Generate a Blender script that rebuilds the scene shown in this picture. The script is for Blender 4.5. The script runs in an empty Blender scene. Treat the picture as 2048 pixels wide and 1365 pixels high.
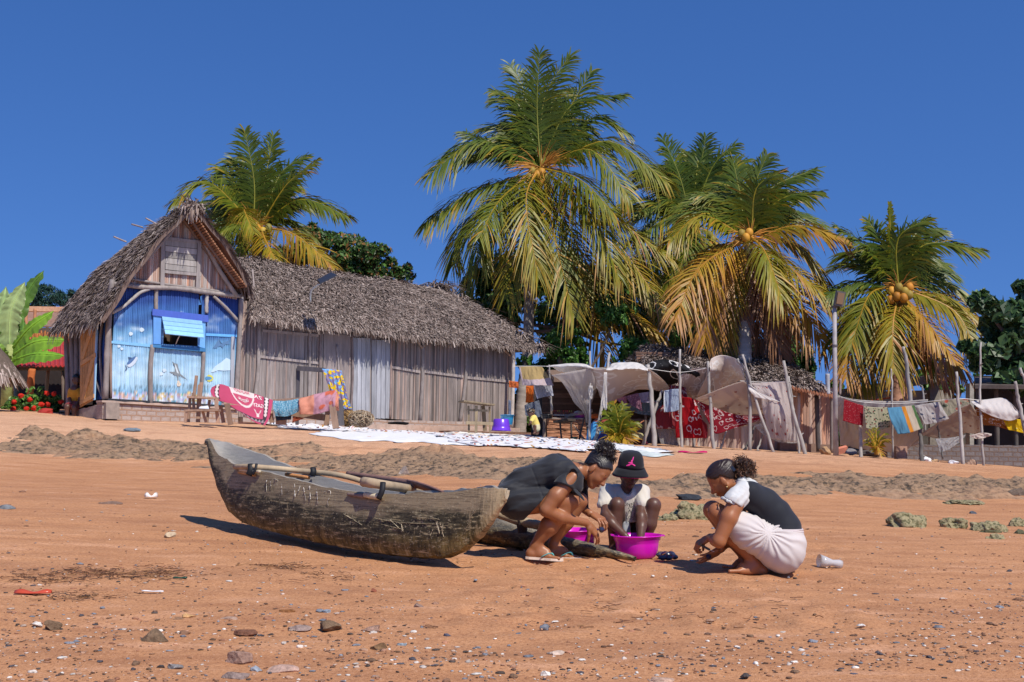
import bpy, math, random
import numpy as np
from mathutils import Vector, Matrix, Euler
S = bpy.context.scene
R = math.radians
# ------------------------------------------------------------------ camera
F = 2400.0
CAMZ = 0.75
PITCH, ROLL = R(5.6), R(0.7)
cd = bpy.data.cameras.new('camera'); cam = bpy.data.objects.new('camera', cd)
S.collection.objects.link(cam); S.camera = cam
cd.sensor_width = 36; cd.lens = 36*F/2048; cd.clip_start = 0.05; cd.clip_end = 2000
CR = Matrix.Rotation(R(90)+PITCH, 3, 'X') @ Matrix.Rotation(ROLL, 3, 'Z')
cam.matrix_world = Matrix.Translation((0, 0, CAMZ)) @ CR.to_4x4()
# ------------------------------------------------------------------ sky, sun, exposure
SUN = Vector((0.36, -0.52, 0.76)).normalized()
w = bpy.data.worlds.new('World'); S.world = w; w.use_nodes = True
nt = w.node_tree; nt.nodes.clear()
sky = nt.nodes.new('ShaderNodeTexSky'); sky.sky_type = 'NISHITA'; sky.sun_disc = False
sky.sun_elevation = math.asin(SUN.z); sky.sun_rotation = math.atan2(SUN.x, SUN.y)
sky.altitude = 0; sky.air_density = 1.0; sky.dust_density = 0.15; sky.ozone_density = 5.0
bg = nt.nodes.new('ShaderNodeBackground'); bg.inputs[1].default_value = 0.115
wo = nt.nodes.new('ShaderNodeOutputWorld')
tc = nt.nodes.new('ShaderNodeTexCoord'); va = nt.nodes.new('ShaderNodeVectorMath'); va.operation = 'ADD'; va.inputs[1].default_value = (0, 0, 0.24)
vn = nt.nodes.new('ShaderNodeVectorMath'); vn.operation = 'NORMALIZE'; hs = nt.nodes.new('ShaderNodeHueSaturation')
hs.inputs['Hue'].default_value = 0.512; hs.inputs['Saturation'].default_value = 1.22; hs.inputs['Value'].default_value = 1.30
nt.links.new(tc.outputs['Generated'], va.inputs[0]); nt.links.new(va.outputs[0], vn.inputs[0]); nt.links.new(vn.outputs[0], sky.inputs[0])
nt.links.new(sky.outputs[0], hs.inputs['Color']); nt.links.new(hs.outputs[0], bg.inputs[0]); nt.links.new(bg.outputs[0], wo.inputs[0])
ld = bpy.data.lights.new('sun', 'SUN'); ld.energy = 4.9; ld.angle = R(0.53); ld.color = (1.0, 0.94, 0.84)
sun = bpy.data.objects.new('sun', ld); S.collection.objects.link(sun)
sun.rotation_euler = SUN.to_track_quat('Z', 'Y').to_euler()
S.view_settings.view_transform = 'Standard'; S.view_settings.look = 'None'
S.view_settings.exposure = 0.0; S.view_settings.gamma = 1.0
S.cycles.max_bounces = 6; S.cycles.transparent_max_bounces = 12
# ------------------------------------------------------------------ geometry helpers
def P(px, py, Y):
    "a point of the place: image ray of the photograph taken to the depth Y"
    d = CR @ Vector(((px-1024)/F, (682.5-py)/F, -1.0))
    k = Y/d.y
    return Vector((d.x*k, Y, CAMZ+d.z*k))
def A(v): return np.array(v, dtype=float)
def lerp(a, b, t): return a+(b-a)*t
def hash2(i, j, s):
    n = (i.astype(np.int64)*374761393 + j.astype(np.int64)*668265263 + s*1274126177) & 0x7fffffff
    n = ((n ^ (n >> 13))*1274126177) & 0x7fffffff
    return ((n ^ (n >> 16)) & 0xffff)/65535.0
def vnoise(x, y, s=0):
    x = np.asarray(x, float); y = np.asarray(y, float)
    i = np.floor(x); j = np.floor(y); fx = x-i; fy = y-j
    fx = fx*fx*(3-2*fx); fy = fy*fy*(3-2*fy)
    a = hash2(i, j, s); b = hash2(i+1, j, s); c = hash2(i, j+1, s); d = hash2(i+1, j+1, s)
    return (a+(b-a)*fx)*(1-fy)+(c+(d-c)*fx)*fy
def fbm(x, y, o=4, s=0, g=0.5):
    v = 0; a = 1; t = 0
    for k in range(o):
        v = v+a*vnoise(np.asarray(x)*2**k, np.asarray(y)*2**k, s+k*17); t += a; a *= g
    return v/t
def noise3(p, f, s=0):
    p = np.asarray(p, float)*f
    return (vnoise(p[..., 0]+p[..., 2]*.37, p[..., 1]-p[..., 2]*.71, s)+vnoise(p[..., 1]+p[..., 0]*.53, p[..., 2]-p[..., 0]*.29, s+5))/2
# ground through measured points (px, py, depth)
GC = [(64,1365,4.8),(1024,1365,4.8),(1984,1365,4.75),(1530,1150,8.2),(1080,1118,8.6),(900,1121,8.5),(450,1052,10.3),
 (100,905,19.9),(100,1000,12),(1200,985,14.8),(700,935,18.7),(1800,1003,15.6),(100,858,22),(700,893,21),(1200,920,17.8),
 (1800,948,18.5),(300,845,26.3),(1025,872,31.5),(64,829,26),(1500,1052,11.7),(1000,900,20.5),(1190,884,27),(1309,894,26.5),
 (1428,899,26),(1546,903,26),(1672,912,25.5),(1926,928,25),(2040,938,25),(1100,877,29),(700,862,28),(500,850,27),(1980,1060,11.8)]
_g = A([list(P(*q)) for q in GC])
def _phi(r2): return 0.5*r2*np.log(r2+1e-9)
_n = len(_g); _K = _phi(((_g[:, None, :2]-_g[None, :, :2])**2).sum(-1)) + np.eye(_n)*2.0
_Pm = np.c_[np.ones(_n), _g[:, :2]]
_M = np.block([[_K, _Pm], [_Pm.T, np.zeros((3, 3))]])
_w = np.linalg.solve(_M, np.r_[_g[:, 2], 0, 0, 0])
def gz(X, Y):
    X = np.asarray(X, float); Y = np.asarray(Y, float)
    x = np.clip(X, -12, 13); y = np.clip(Y, 3, 32)
    sh = x.shape; q = np.c_[x.ravel(), y.ravel()]
    r2 = ((q[:, None, :]-_g[None, :, :2])**2).sum(-1)
    z = _phi(r2)@_w[:_n]+_w[_n]+q@_w[_n+1:]
    z = z.reshape(sh)
    z = z + 0.02*(fbm(X*.8, Y*.8, 3, 3)-.5)
    return z
def gzf(X, Y):
    X = np.atleast_1d(X).ravel(); Y = np.atleast_1d(Y).ravel()
    return np.concatenate([gz(X[i:i+20000], Y[i:i+20000]) for i in range(0, len(X), 20000)])
def G(x, y): return float(gz(np.array([x]), np.array([y]))[0])
def gp(px, py, y0=3.5, y1=45):
    "where the image ray meets the ground"
    ys = np.linspace(y0, y1, 700); d = CR @ Vector(((px-1024)/F, (682.5-py)/F, -1.0))
    xs = d.x/d.y*ys; zs = CAMZ+d.z/d.y*ys; h = zs-gz(xs, ys)
    k = np.where(h < 0)[0]
    i = k[0] if len(k) else int(np.argmin(np.abs(h)))
    return Vector((xs[i], ys[i], float(gz(xs[i:i+1], ys[i:i+1])[0])))
def onray(px, Y):
    p = P(px, 900, Y); return Vector((p.x, Y, G(p.x, Y)))
# ------------------------------------------------------------------ objects
col = S.collection
def tag(o, label=None, cat=None, group=None, kind=None):
    if label: o['label'] = label
    if cat: o['category'] = cat
    if group: o['group'] = group
    if kind: o['kind'] = kind
    return o
def empty(name, loc, label=None, cat=None, group=None):
    o = bpy.data.objects.new(name, None); col.objects.link(o); o.location = loc; o.empty_display_size = .1
    return tag(o, label, cat, group)
class MB:
    def __init__(s): s.v = []; s.f = []; s.c = []; s.m = []; s.uv = []; s.n = 0
    def add(s, v, f, c=(1, 1, 1), m=0, uv=None):
        v = np.asarray(v, float).reshape(-1, 3); c = np.asarray(c, float)
        if c.ndim == 1: c = np.tile(c, (len(v), 1))
        s.v.append(v); s.c.append(c)
        s.uv.append(np.zeros((len(v), 2)) if uv is None else np.asarray(uv, float))
        n = s.n
        s.f.extend([tuple(i+n for i in q) for q in f]); s.m.extend([m]*len(f)); s.n += len(v)
        return s
    def tube(s, pts, r, n=7, c=(1, 1, 1), m=0, jit=0, caps=True, flat=1.0):
        pts = A([list(p) for p in pts]); k = len(pts)
        r = np.full(k, r, float) if np.isscalar(r) else np.asarray(r, float)
        t = np.gradient(pts, axis=0); t /= np.linalg.norm(t, axis=1)[:, None]+1e-9
        up = np.array([0, 0, 1.]) if abs(t[0][2]) < .9 else np.array([0, 1., 0])
        V = []
        for i in range(k):
            a = np.cross(t[i], up); a /= np.linalg.norm(a)+1e-9; b = np.cross(a, t[i])
            up = b
            for j in range(n):
                th = 2*math.pi*j/n; rr = r[i]*(1+jit*(random.random()-.5))
                V.append(pts[i]+a*math.cos(th)*rr+b*math.sin(th)*rr*flat)
        fs = []
        for i in range(k-1):
            for j in range(n):
                q = (j+1) % n; fs.append((i*n+j, i*n+q, (i+1)*n+q, (i+1)*n+j))
        if caps: fs.append(tuple(range(n-1, -1, -1))); fs.append(tuple((k-1)*n+j for j in range(n)))
        cc = c
        if np.ndim(c) == 2 and len(c) == k: cc = np.repeat(np.asarray(c), n, axis=0)
        return s.add(V, fs, cc, m)
    def beam(s, a, b, w, h, up=(0, 0, 1), c=(1, 1, 1), m=0):
        a = A(list(a)); b = A(list(b)); t = b-a; t /= np.linalg.norm(t)+1e-9
        up = A(up); x = np.cross(t, up); x /= np.linalg.norm(x)+1e-9; y = np.cross(x, t)
        V = [p+x*i*w/2+y*j*h/2 for p in (a, b) for i, j in ((-1, -1), (1, -1), (1, 1), (-1, 1))]
        return s.add(V, [(0, 1, 2, 3), (7, 6, 5, 4), (0, 4, 5, 1), (1, 5, 6, 2), (2, 6, 7, 3), (3, 7, 4, 0)], c, m)
    def lathe(s, c0, prof, n=24, c=(1, 1, 1), m=0, axis=None):
        M = Matrix.Identity(3) if axis is None else Vector((0, 0, 1)).rotation_difference(Vector(axis)).to_matrix()
        V = []; c0 = Vector(c0)
        for r, z in prof:
            for j in range(n):
                th = 2*math.pi*j/n; V.append(c0+M@Vector((r*math.cos(th), r*math.sin(th), z)))
        fs = [(i*n+j, i*n+(j+1) % n, (i+1)*n+(j+1) % n, (i+1)*n+j) for i in range(len(prof)-1) for j in range(n)]
        return s.add([list(v) for v in V], fs, c, m)
    def grid(s, V, c=(1, 1, 1), m=0):
        "V: rows x cols x 3"
        V = np.asarray(V, float); a, b = V.shape[:2]
        uu, vv = np.meshgrid(np.linspace(0, 1, b), np.linspace(1, 0, a))
        c = np.asarray(c, float); c = c.reshape(-1, 3) if c.ndim == 3 else c
        return s.add(V.reshape(-1, 3), gridf(a, b), c, m, np.c_[uu.ravel(), vv.ravel()])
    def build(s, name, mats, parent=None, smooth=False, thick=0):
        me = bpy.data.meshes.new(name)
        V = np.concatenate(s.v) if s.v else np.zeros((0, 3))
        me.from_pydata(V.tolist(), [], s.f)
        C = np.concatenate(s.c); at = me.color_attributes.new('Col', 'FLOAT_COLOR', 'POINT')
        at.data.foreach_set('color', np.c_[C, np.ones(len(C))].astype(np.float32).ravel())
        U = np.concatenate(s.uv)
        if np.any(U):
            uvl = me.uv_layers.new(name='UVMap'); idx = np.empty(len(me.loops), dtype=np.int32); me.loops.foreach_get('vertex_index', idx)
            uvl.data.foreach_set('uv', U[idx].astype(np.float32).ravel())
        mats = mats if isinstance(mats, (list, tuple)) else [mats]
        for mm in mats: me.materials.append(mm)
        if len(mats) > 1: me.polygons.foreach_set('material_index', np.array(s.m, dtype=np.int32))
        if smooth: me.polygons.foreach_set('use_smooth', np.ones(len(me.polygons), dtype=bool))
        me.update()
        o = bpy.data.objects.new(name, me); col.objects.link(o)
        if parent is not None: setpar(o, parent)
        if thick:
            md = o.modifiers.new('solid', 'SOLIDIFY'); md.thickness = thick; md.offset = 0
        return o
def gridf(a, b):
    return [(i*b+j, i*b+j+1, (i+1)*b+j+1, (i+1)*b+j) for i in range(a-1) for j in range(b-1)]
def _wm(o):
    m = o.matrix_basis.copy()
    return _wm(o.parent)@o.matrix_parent_inverse@m if o.parent else m
def setpar(o, p):
    o.parent = p; o.matrix_parent_inverse = _wm(p).inverted()
def cpath(pts, n):
    "Catmull-Rom through points"
    p = A([list(q) for q in pts]); k = len(p)
    p = np.vstack([2*p[0]-p[1], p, 2*p[-1]-p[-2]])
    out = []
    for t in np.linspace(0, k-1-1e-6, n):
        i = int(t); f = t-i; a, b, c, d = p[i:i+4]
        out.append(.5*((2*b)+(-a+c)*f+(2*a-5*b+4*c-d)*f*f+(-a+3*b-3*c+d)*f**3))
    return np.array(out)
# ------------------------------------------------------------------ materials
def nmat(name):
    m = bpy.data.materials.new(name); m.use_nodes = True; t = m.node_tree
    return m, t, t.nodes['Principled BSDF'], t.nodes['Material Output']
class NT:
    def __init__(s, t): s.t = t
    def n(s, typ, **kw):
        q = s.t.nodes.new('ShaderNode'+typ)
        for k, v in kw.items():
            if k.startswith('i_'):
                key = k[2:]; key = int(key) if key.isdigit() else key.replace('_', ' ')
                if isinstance(v, bpy.types.NodeSocket): s.t.links.new(v, q.inputs[key])
                else: q.inputs[key].default_value = v
            else: setattr(q, k, v)
        return q
    def l(s, a, b): s.t.links.new(a, b)
    def math(s, op, a, b=0.0, c=None):
        q = s.t.nodes.new('ShaderNodeMath'); q.operation = op
        for i, v in enumerate((a, b) if c is None else (a, b, c)):
            if isinstance(v, bpy.types.NodeSocket): s.t.links.new(v, q.inputs[i])
            else: q.inputs[i].default_value = v
        return q.outputs[0]
    def mix(s, f, a, b, mode='MIX'):
        q = s.t.nodes.new('ShaderNodeMix'); q.data_type = 'RGBA'; q.blend_type = mode; q.clamp_factor = True
        for key, v in ((0, f), (6, a), (7, b)):
            if isinstance(v, bpy.types.NodeSocket): s.t.links.new(v, q.inputs[key])
            else: q.inputs[key].default_value = v if not isinstance(v, tuple) else (*v[:3], 1)
        return q.outputs[2]
    def ramp(s, f, stops):
        q = s.t.nodes.new('ShaderNodeValToRGB'); s.t.links.new(f, q.inputs[0]); e = q.color_ramp.elements
        while len(e) < len(stops): e.new(0.5)
        for i, (p, c) in enumerate(stops):
            e[i].position = p; e[i].color = (*c, 1) if isinstance(c, tuple) else (c, c, c, 1)
        return q.outputs[0]
    def noise(s, sc, det=4, rough=.55, vec=None, dist=0):
        q = s.n('TexNoise'); q.inputs['Scale'].default_value = sc; q.inputs['Detail'].default_value = det
        q.inputs['Roughness'].default_value = rough; q.inputs['Distortion'].default_value = dist
        if vec is not None: s.l(vec, q.inputs['Vector'])
        return q.outputs['Fac']
    def pos(s, scale=(1, 1, 1)):
        g = s.n('NewGeometry'); m = s.n('Mapping'); m.inputs['Scale'].default_value = scale
        s.l(g.outputs['Position'], m.inputs['Vector']); return m.outputs[0]
    def uv(s, scale=(1, 1, 1)):
        g = s.n('UVMap'); m = s.n('Mapping'); m.inputs['Scale'].default_value = scale
        s.l(g.outputs[0], m.inputs['Vector']); return m.outputs[0]
    def bump(s, h, strength=.3, dist=.01):
        b = s.n('Bump'); b.inputs['Strength'].default_value = strength; b.inputs['Distance'].default_value = dist
        s.l(h, b.inputs['Height']); return b.outputs[0]
def surf(name, color=None, rough=.7, var=.35, nscale=8, stretch=(1, 1, 1), bump=.3, bdist=.01, spec=.3, attr=True, dark=None, metal=0, det=5, trans=0, sheen=0, alpha=None):
    "general weathered surface: base colour (times the painted 'Col'), broken up by noise"
    m, t, b, out = nmat(name); k = NT(t)
    p = k.pos(stretch); n1 = k.noise(nscale, det, .6, p); n2 = k.noise(nscale*.23, 3, .5, p)
    base = k.n('Attribute', attribute_name='Col').outputs['Color'] if attr else k.n('RGB').outputs[0]
    if attr:
        if color: base = k.mix(1.0, base, color, 'MULTIPLY')
    else: t.nodes[-1]; base.default_value = (*color, 1)
    v = k.math('ADD', k.math('MULTIPLY', n1, 1.3), k.math('MULTIPLY', n2, .7))
    v = k.math('ADD', k.math('MULTIPLY', k.math('SUBTRACT', v, 1.0), var*2), 1.0)
    cc = k.n('CombineColor'); [k.l(v, cc.inputs[i]) for i in range(3)]
    base = k.mix(1.0, base, cc.outputs[0], 'MULTIPLY')
    if dark: base = k.mix(k.ramp(k.noise(nscale*.5, 4, .6, p), [(dark[1], 0.), (dark[1]+.14, 1.)]), base, dark[0])
    k.l(base, b.inputs['Base Color']); b.inputs['Roughness'].default_value = rough
    b.inputs['Specular IOR Level'].default_value = spec; b.inputs['Metallic'].default_value = metal
    if bump: k.l(k.bump(n1, bump, bdist), b.inputs['Normal'])
    if sheen: b.inputs['Sheen Weight'].default_value = sheen
    if trans or alpha:
        tr = k.n('BsdfTranslucent'); k.l(base, tr.inputs[0]); ms = k.n('MixShader'); ms.inputs[0].default_value = trans
        k.l(b.outputs[0], ms.inputs[1]); k.l(tr.outputs[0], ms.inputs[2]); res = ms.outputs[0]
        if alpha:
            tp = k.n('BsdfTransparent'); m2 = k.n('MixShader'); m2.inputs[0].default_value = alpha
            k.l(tp.outputs[0], m2.inputs[1]); k.l(res, m2.inputs[2]); res = m2.outputs[0]
        k.l(res, out.inputs[0])
    return m
M = {}
M['wood_grey'] = surf('weathered_wood', None, .85, .45, 14, (1, 1, .12), .5, .01)
M['wood'] = surf('wood', None, .75, .35, 12, (1, 1, 1), .4, .01)
M['pole'] = surf('pole_bark', None, .8, .45, 10, (1, 1, .5), .5, .01)
M['thatch'] = surf('thatch_leaf', None, .8, .45, 9, (1, 1, 1), .25, .01, spec=.2)
M['stone'] = surf('stone', None, .85, .4, 7, (1, 1, 1), .6, .02)
M['plastic'] = surf('plastic', None, .28, .03, 3, (1, 1, 1), 0, spec=.5)
M['paint'] = surf('paint', None, .6, .15, 12, (1, 1, .3), .1, .004)
M['cloth'] = surf('cloth', None, .85, .08, 6, (1, 1, 1), .15, .01, spec=.1, trans=.25)
M['rubber'] = surf('black_rubber', (.012, .012, .014), .6, .2, 20, attr=False)
M['leaf'] = surf('leaf', None, .44, .3, 5, (1, 1, 1), 0, spec=.36, trans=.22)
M['bark'] = surf('palm_bark', None, .85, .4, 6, (1, 1, 3), .6, .02)
M['metal'] = surf('rusty_metal', None, .6, .4, 6, (1, 1, 1), .2, .01, spec=.4)
M['dark'] = surf('dark_interior', (.02, .016, .013), .9, .3, 4, attr=False)
# ================================================================== THE BEACH
random.seed(7); rng = np.random.default_rng(7)
def sand_mat():
    m, t, b, out = nmat('beach_sand'); k = NT(t); p = k.pos()
    big = k.noise(.35, 4, .6, p); mid = k.noise(2.2, 5, .6, k.pos((.6, 2.2, 1))); fine = k.noise(55, 3, .7, p); gr = k.noise(230, 2, .7, p)
    sx = k.n('SeparateXYZ'); k.l(k.n('NewGeometry').outputs['Position'], sx.inputs[0])
    up = k.n('MapRange'); k.l(k.math('ADD', sx.outputs[2], k.math('MULTIPLY', k.math('SUBTRACT', mid, .5), .25)), up.inputs[0])
    up.inputs[1].default_value = .55; up.inputs[2].default_value = 1.0
    low = k.mix(big, (.44, .20, .088), (.58, .29, .135)); c = k.mix(up.outputs[0], low, (.66, .385, .225))
    streak = k.ramp(mid, [(.36, 1.), (.5, 0.)])
    c = k.mix(k.math('MULTIPLY', streak, .34), c, (.27, .105, .045)); wet = k.ramp(k.noise(1.1, 5, .65, k.pos((.35, 1.6, 1))), [(.50, 0.), (.60, 1.)]); c = k.mix(k.math('MULTIPLY', wet, .24), c, (.24, .10, .05))
    c = k.mix(k.math('MULTIPLY', k.ramp(mid, [(.56, 0.), (.68, 1.)]), .4), c, (.72, .40, .24))
    c = k.mix(k.math('MULTIPLY', k.ramp(fine, [(.36, 1.), (.5, 0.)]), .55), c, (.22, .085, .04)); c = k.mix(k.math('MULTIPLY', k.ramp(gr, [(.34, 1.), (.46, 0.)]), .45), c, (.17, .07, .035)); c = k.mix(k.math('MULTIPLY', k.ramp(gr, [(.58, 0.), (.68, 1.)]), .4), c, (.80, .50, .33))
    c = k.mix(k.math('MULTIPLY', k.ramp(fine, [(.58, 0.), (.72, 1.)]), .35), c, (.78, .48, .32))
    vor = k.n('TexVoronoi', i_Scale=34.0); k.l(p, vor.inputs['Vector'])
    spk = k.ramp(vor.outputs['Distance'], [(.08, 1.), (.15, 0.)]); sel = k.n('SeparateColor'); k.l(vor.outputs['Color'], sel.inputs[0])
    c = k.mix(k.math('MULTIPLY', spk, k.ramp(sel.outputs[0], [(.86, 0.), (.9, 1.)])), c, (.70, .62, .55))
    c = k.mix(k.math('MULTIPLY', spk, k.ramp(sel.outputs[1], [(.84, 0.), (.88, 1.)])), c, (.10, .06, .045))
    k.l(c, b.inputs['Base Color']); b.inputs['Roughness'].default_value = .85; b.inputs['Specular IOR Level'].default_value = .2
    h = k.math('ADD', k.math('MULTIPLY', fine, .5), k.math('ADD', k.math('MULTIPLY', gr, .2), k.math('MULTIPLY', mid, .6)))
    k.l(k.bump(h, .75, .014), b.inputs['Normal']); return m
xs = np.unique(np.r_[np.linspace(-150, -12, 24), np.linspace(-12, -6, 80), np.linspace(-6, 6, 430), np.linspace(6, 13, 90), np.linspace(13, 150, 24)])
ys = np.unique(np.r_[np.linspace(-6, 4, 14), np.linspace(4, 12, 300), np.linspace(12, 22, 170), np.linspace(22, 34, 90), np.linspace(34, 400, 30)])
XX, YY = np.meshgrid(xs, ys); ZZ = gzf(XX, YY).reshape(XX.shape)
rip = (fbm(XX*2.2, YY*3.5, 4, 11)-.5)*.03+(fbm(XX*9, YY*9, 3, 21)-.5)*.012
fade = np.clip((60-YY)/30, 0, 1); ZZ = ZZ+rip*fade
# scuffed footprints on the dry upper sand and near the people
for i in range(420):
    if i < 260: q = onray(random.uniform(60, 2000), random.uniform(19, 27))
    else: q = onray(random.uniform(900, 1750), random.uniform(6.0, 10))
    r = random.uniform(.06, .13); d2 = ((XX-q.x)/r)**2+((YY-q.y)/(r*1.6))**2
    near = d2 < 9; ZZ[near] += (-.022*np.exp(-d2[near]) + .010*np.exp(-(np.sqrt(d2[near])-1.5)**2*4))*(1 if i < 260 else .45)
mb = MB(); mb.grid(np.dstack([XX, YY, ZZ])[::-1]); g = mb.build('beach_sand', sand_mat(), smooth=True); tag(g, kind='structure')
# ---- rock ledge between wet and dry sand
def rock_mat():
    m, t, b, out = nmat('ledge_rock'); k = NT(t); p = k.pos((1, 1, 1.6))
    n1 = k.noise(1.3, 5, .6, p); n2 = k.noise(9, 6, .7, p); n3 = k.noise(40, 3, .6, p)
    c = k.mix(n1, (.16, .10, .055), (.40, .25, .145)); c = k.mix(k.ramp(n2, [(.40, 1.), (.5, 0.)]), c, (.06, .042, .028)); c = k.mix(k.math('MULTIPLY', k.ramp(k.noise(.5, 4, .6, p), [(.5, 0.), (.62, 1.)]), .6), c, (.42, .235, .13))
    c = k.mix(k.math('MULTIPLY', k.ramp(n2, [(.55, 0.), (.7, 1.)]), .5), c, (.50, .34, .22))
    k.l(c, b.inputs['Base Color']); b.inputs['Roughness'].default_value = .9
    k.l(k.bump(k.math('ADD', n2, k.math('MULTIPLY', n3, .4)), .9, .03), b.inputs['Normal']); return m
M['rock'] = rock_mat()
fx = [-9.0, -7.7, -5, -2.5, -.6, 1.1, 3, 5, 8.5]; fy = [19.2, 19.0, 18.4, 17.6, 15.6, 14.6, 14.7, 15.4, 15.2]
bx_ = [-9.5, -7.5, -2.5, 0, 1.4, 6, 9.5]; by_ = [21.8, 21.6, 20.9, 19.2, 17.6, 18.3, 18.6]
xs = np.linspace(-10.5, 9.8, 760); ys = np.linspace(13.6, 22.6, 330)
XX, YY = np.meshgrid(xs, ys)
yf = np.interp(XX, fx, fy)+(fbm(XX*1.1, XX*0, 4, 41)-.5)*1.6; yb = np.interp(XX, bx_, by_)+(fbm(XX*1.4, XX*0+9, 4, 43)-.5)*1.1
e = np.minimum((YY-yf)/.7, (yb-YY)/.5); gaps = fbm(XX*.55, YY*.8, 4, 51); e = np.minimum(e, (gaps-.42)*14)
mk = np.clip(e, -1, 1); mk = np.where(mk > 0, mk*mk*(3-2*mk), mk)
rg = 1-np.abs(fbm(XX*1.7, YY*2.4, 4, 61)-.5)*3.2; r2 = 1-np.abs(fbm(XX*5, YY*6.5, 4, 63)-.5)*2.6
lump = np.clip(fbm(XX*2.6, YY*2.2, 3, 67)-.48, 0, 1)*.75
ck = np.abs(fbm(XX*2.1+3, YY*3.4, 4, 77)-.5); crack = -np.exp(-(ck/.012)**2)*.07; st_ = fbm(XX*3.3, YY*5, 4, 79)*5; step = (np.floor(st_)+np.clip((st_-np.floor(st_))*4, 0, 1))/5
hh = -.02+.045*rg+.03*r2+.07*step*(.3+1.4*fbm(XX*.7, YY*.5, 2, 91))+lump*np.clip(1-np.abs(YY-yb+.35)/.6, .1, 1)*.62+(fbm(XX*12, YY*14, 4, 71)-.5)*.075+crack
ZZ = gzf(XX, YY).reshape(XX.shape)+np.where(mk > 0, mk*hh, mk*.12)-.012
keep = mk > -.95
V = np.dstack([XX, YY, ZZ]); nb = XX.shape[1]; mb = MB()
fs = [q for q in gridf(*XX.shape) if keep.flat[q[0]] and keep.flat[q[2]]]
mb.add(V.reshape(-1, 3), [q[::-1] for q in fs]); g = mb.build('rock_ledge', M['rock'], smooth=True); tag(g, kind='structure')
# ---- loose stones, each one a thing
M['pebble'] = surf('beach_stone', None, .9, .6, 55, (1, 1, 1), .9, .012, spec=.15)
def ico():
    t = (1+5**.5)/2
    v = A([(-1,t,0),(1,t,0),(-1,-t,0),(1,-t,0),(0,-1,t),(0,1,t),(0,-1,-t),(0,1,-t),(t,0,-1),(t,0,1),(-t,0,-1),(-t,0,1)]); v /= np.linalg.norm(v[0])
    f = [(0,11,5),(0,5,1),(0,1,7),(0,7,10),(0,10,11),(1,5,9),(5,11,4),(11,10,2),(10,7,6),(7,1,8),(3,9,4),(3,4,2),(3,2,6),(3,6,8),(3,8,9),(4,9,5),(2,4,11),(6,2,10),(8,6,7),(9,8,1)]
    return v, f
def subdiv(v, f):
    v = [tuple(q) for q in v]; mid = {}; nf = []
    def md(a, b):
        k = (min(a, b), max(a, b))
        if k not in mid:
            q = (A(v[a])+A(v[b])); q /= np.linalg.norm(q); mid[k] = len(v); v.append(tuple(q))
        return mid[k]
    for a, b, c in f:
        ab, bc, ca = md(a, b), md(b, c), md(c, a); nf += [(a, ab, ca), (b, bc, ab), (c, ca, bc), (ab, bc, ca)]
    return A(v), nf
I0 = ico(); I1 = subdiv(*I0); I2 = subdiv(*I1); I3 = subdiv(*I2)
def blob(sx, sy, sz, ang=.35, f=1.6, base=None, rz=0, seed=None, cuts=0):
    v, fc = base or I2; s0 = seed if seed is not None else random.randint(0, 9999)
    for _ in range(cuts):
        n_ = np.random.normal(0, 1, 3); n_ /= np.linalg.norm(n_); d_ = random.uniform(.45, .8); h_ = v@n_; v = np.where((h_ > d_)[:, None], v-(h_-d_)[:, None]*n_, v)
    n = noise3(v+s0*1.37, f, s0)-.5; v2 = v*(1+ang*2*n)[:, None]+(noise3(v+s0, f*3, s0+3)[:, None]-.5)*ang*.5*v
    v2 = v2*A((sx, sy, sz)); c, s_ = math.cos(rz), math.sin(rz)
    return np.c_[v2[:, 0]*c-v2[:, 1]*s_, v2[:, 0]*s_+v2[:, 1]*c, v2[:, 2]], fc
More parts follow.
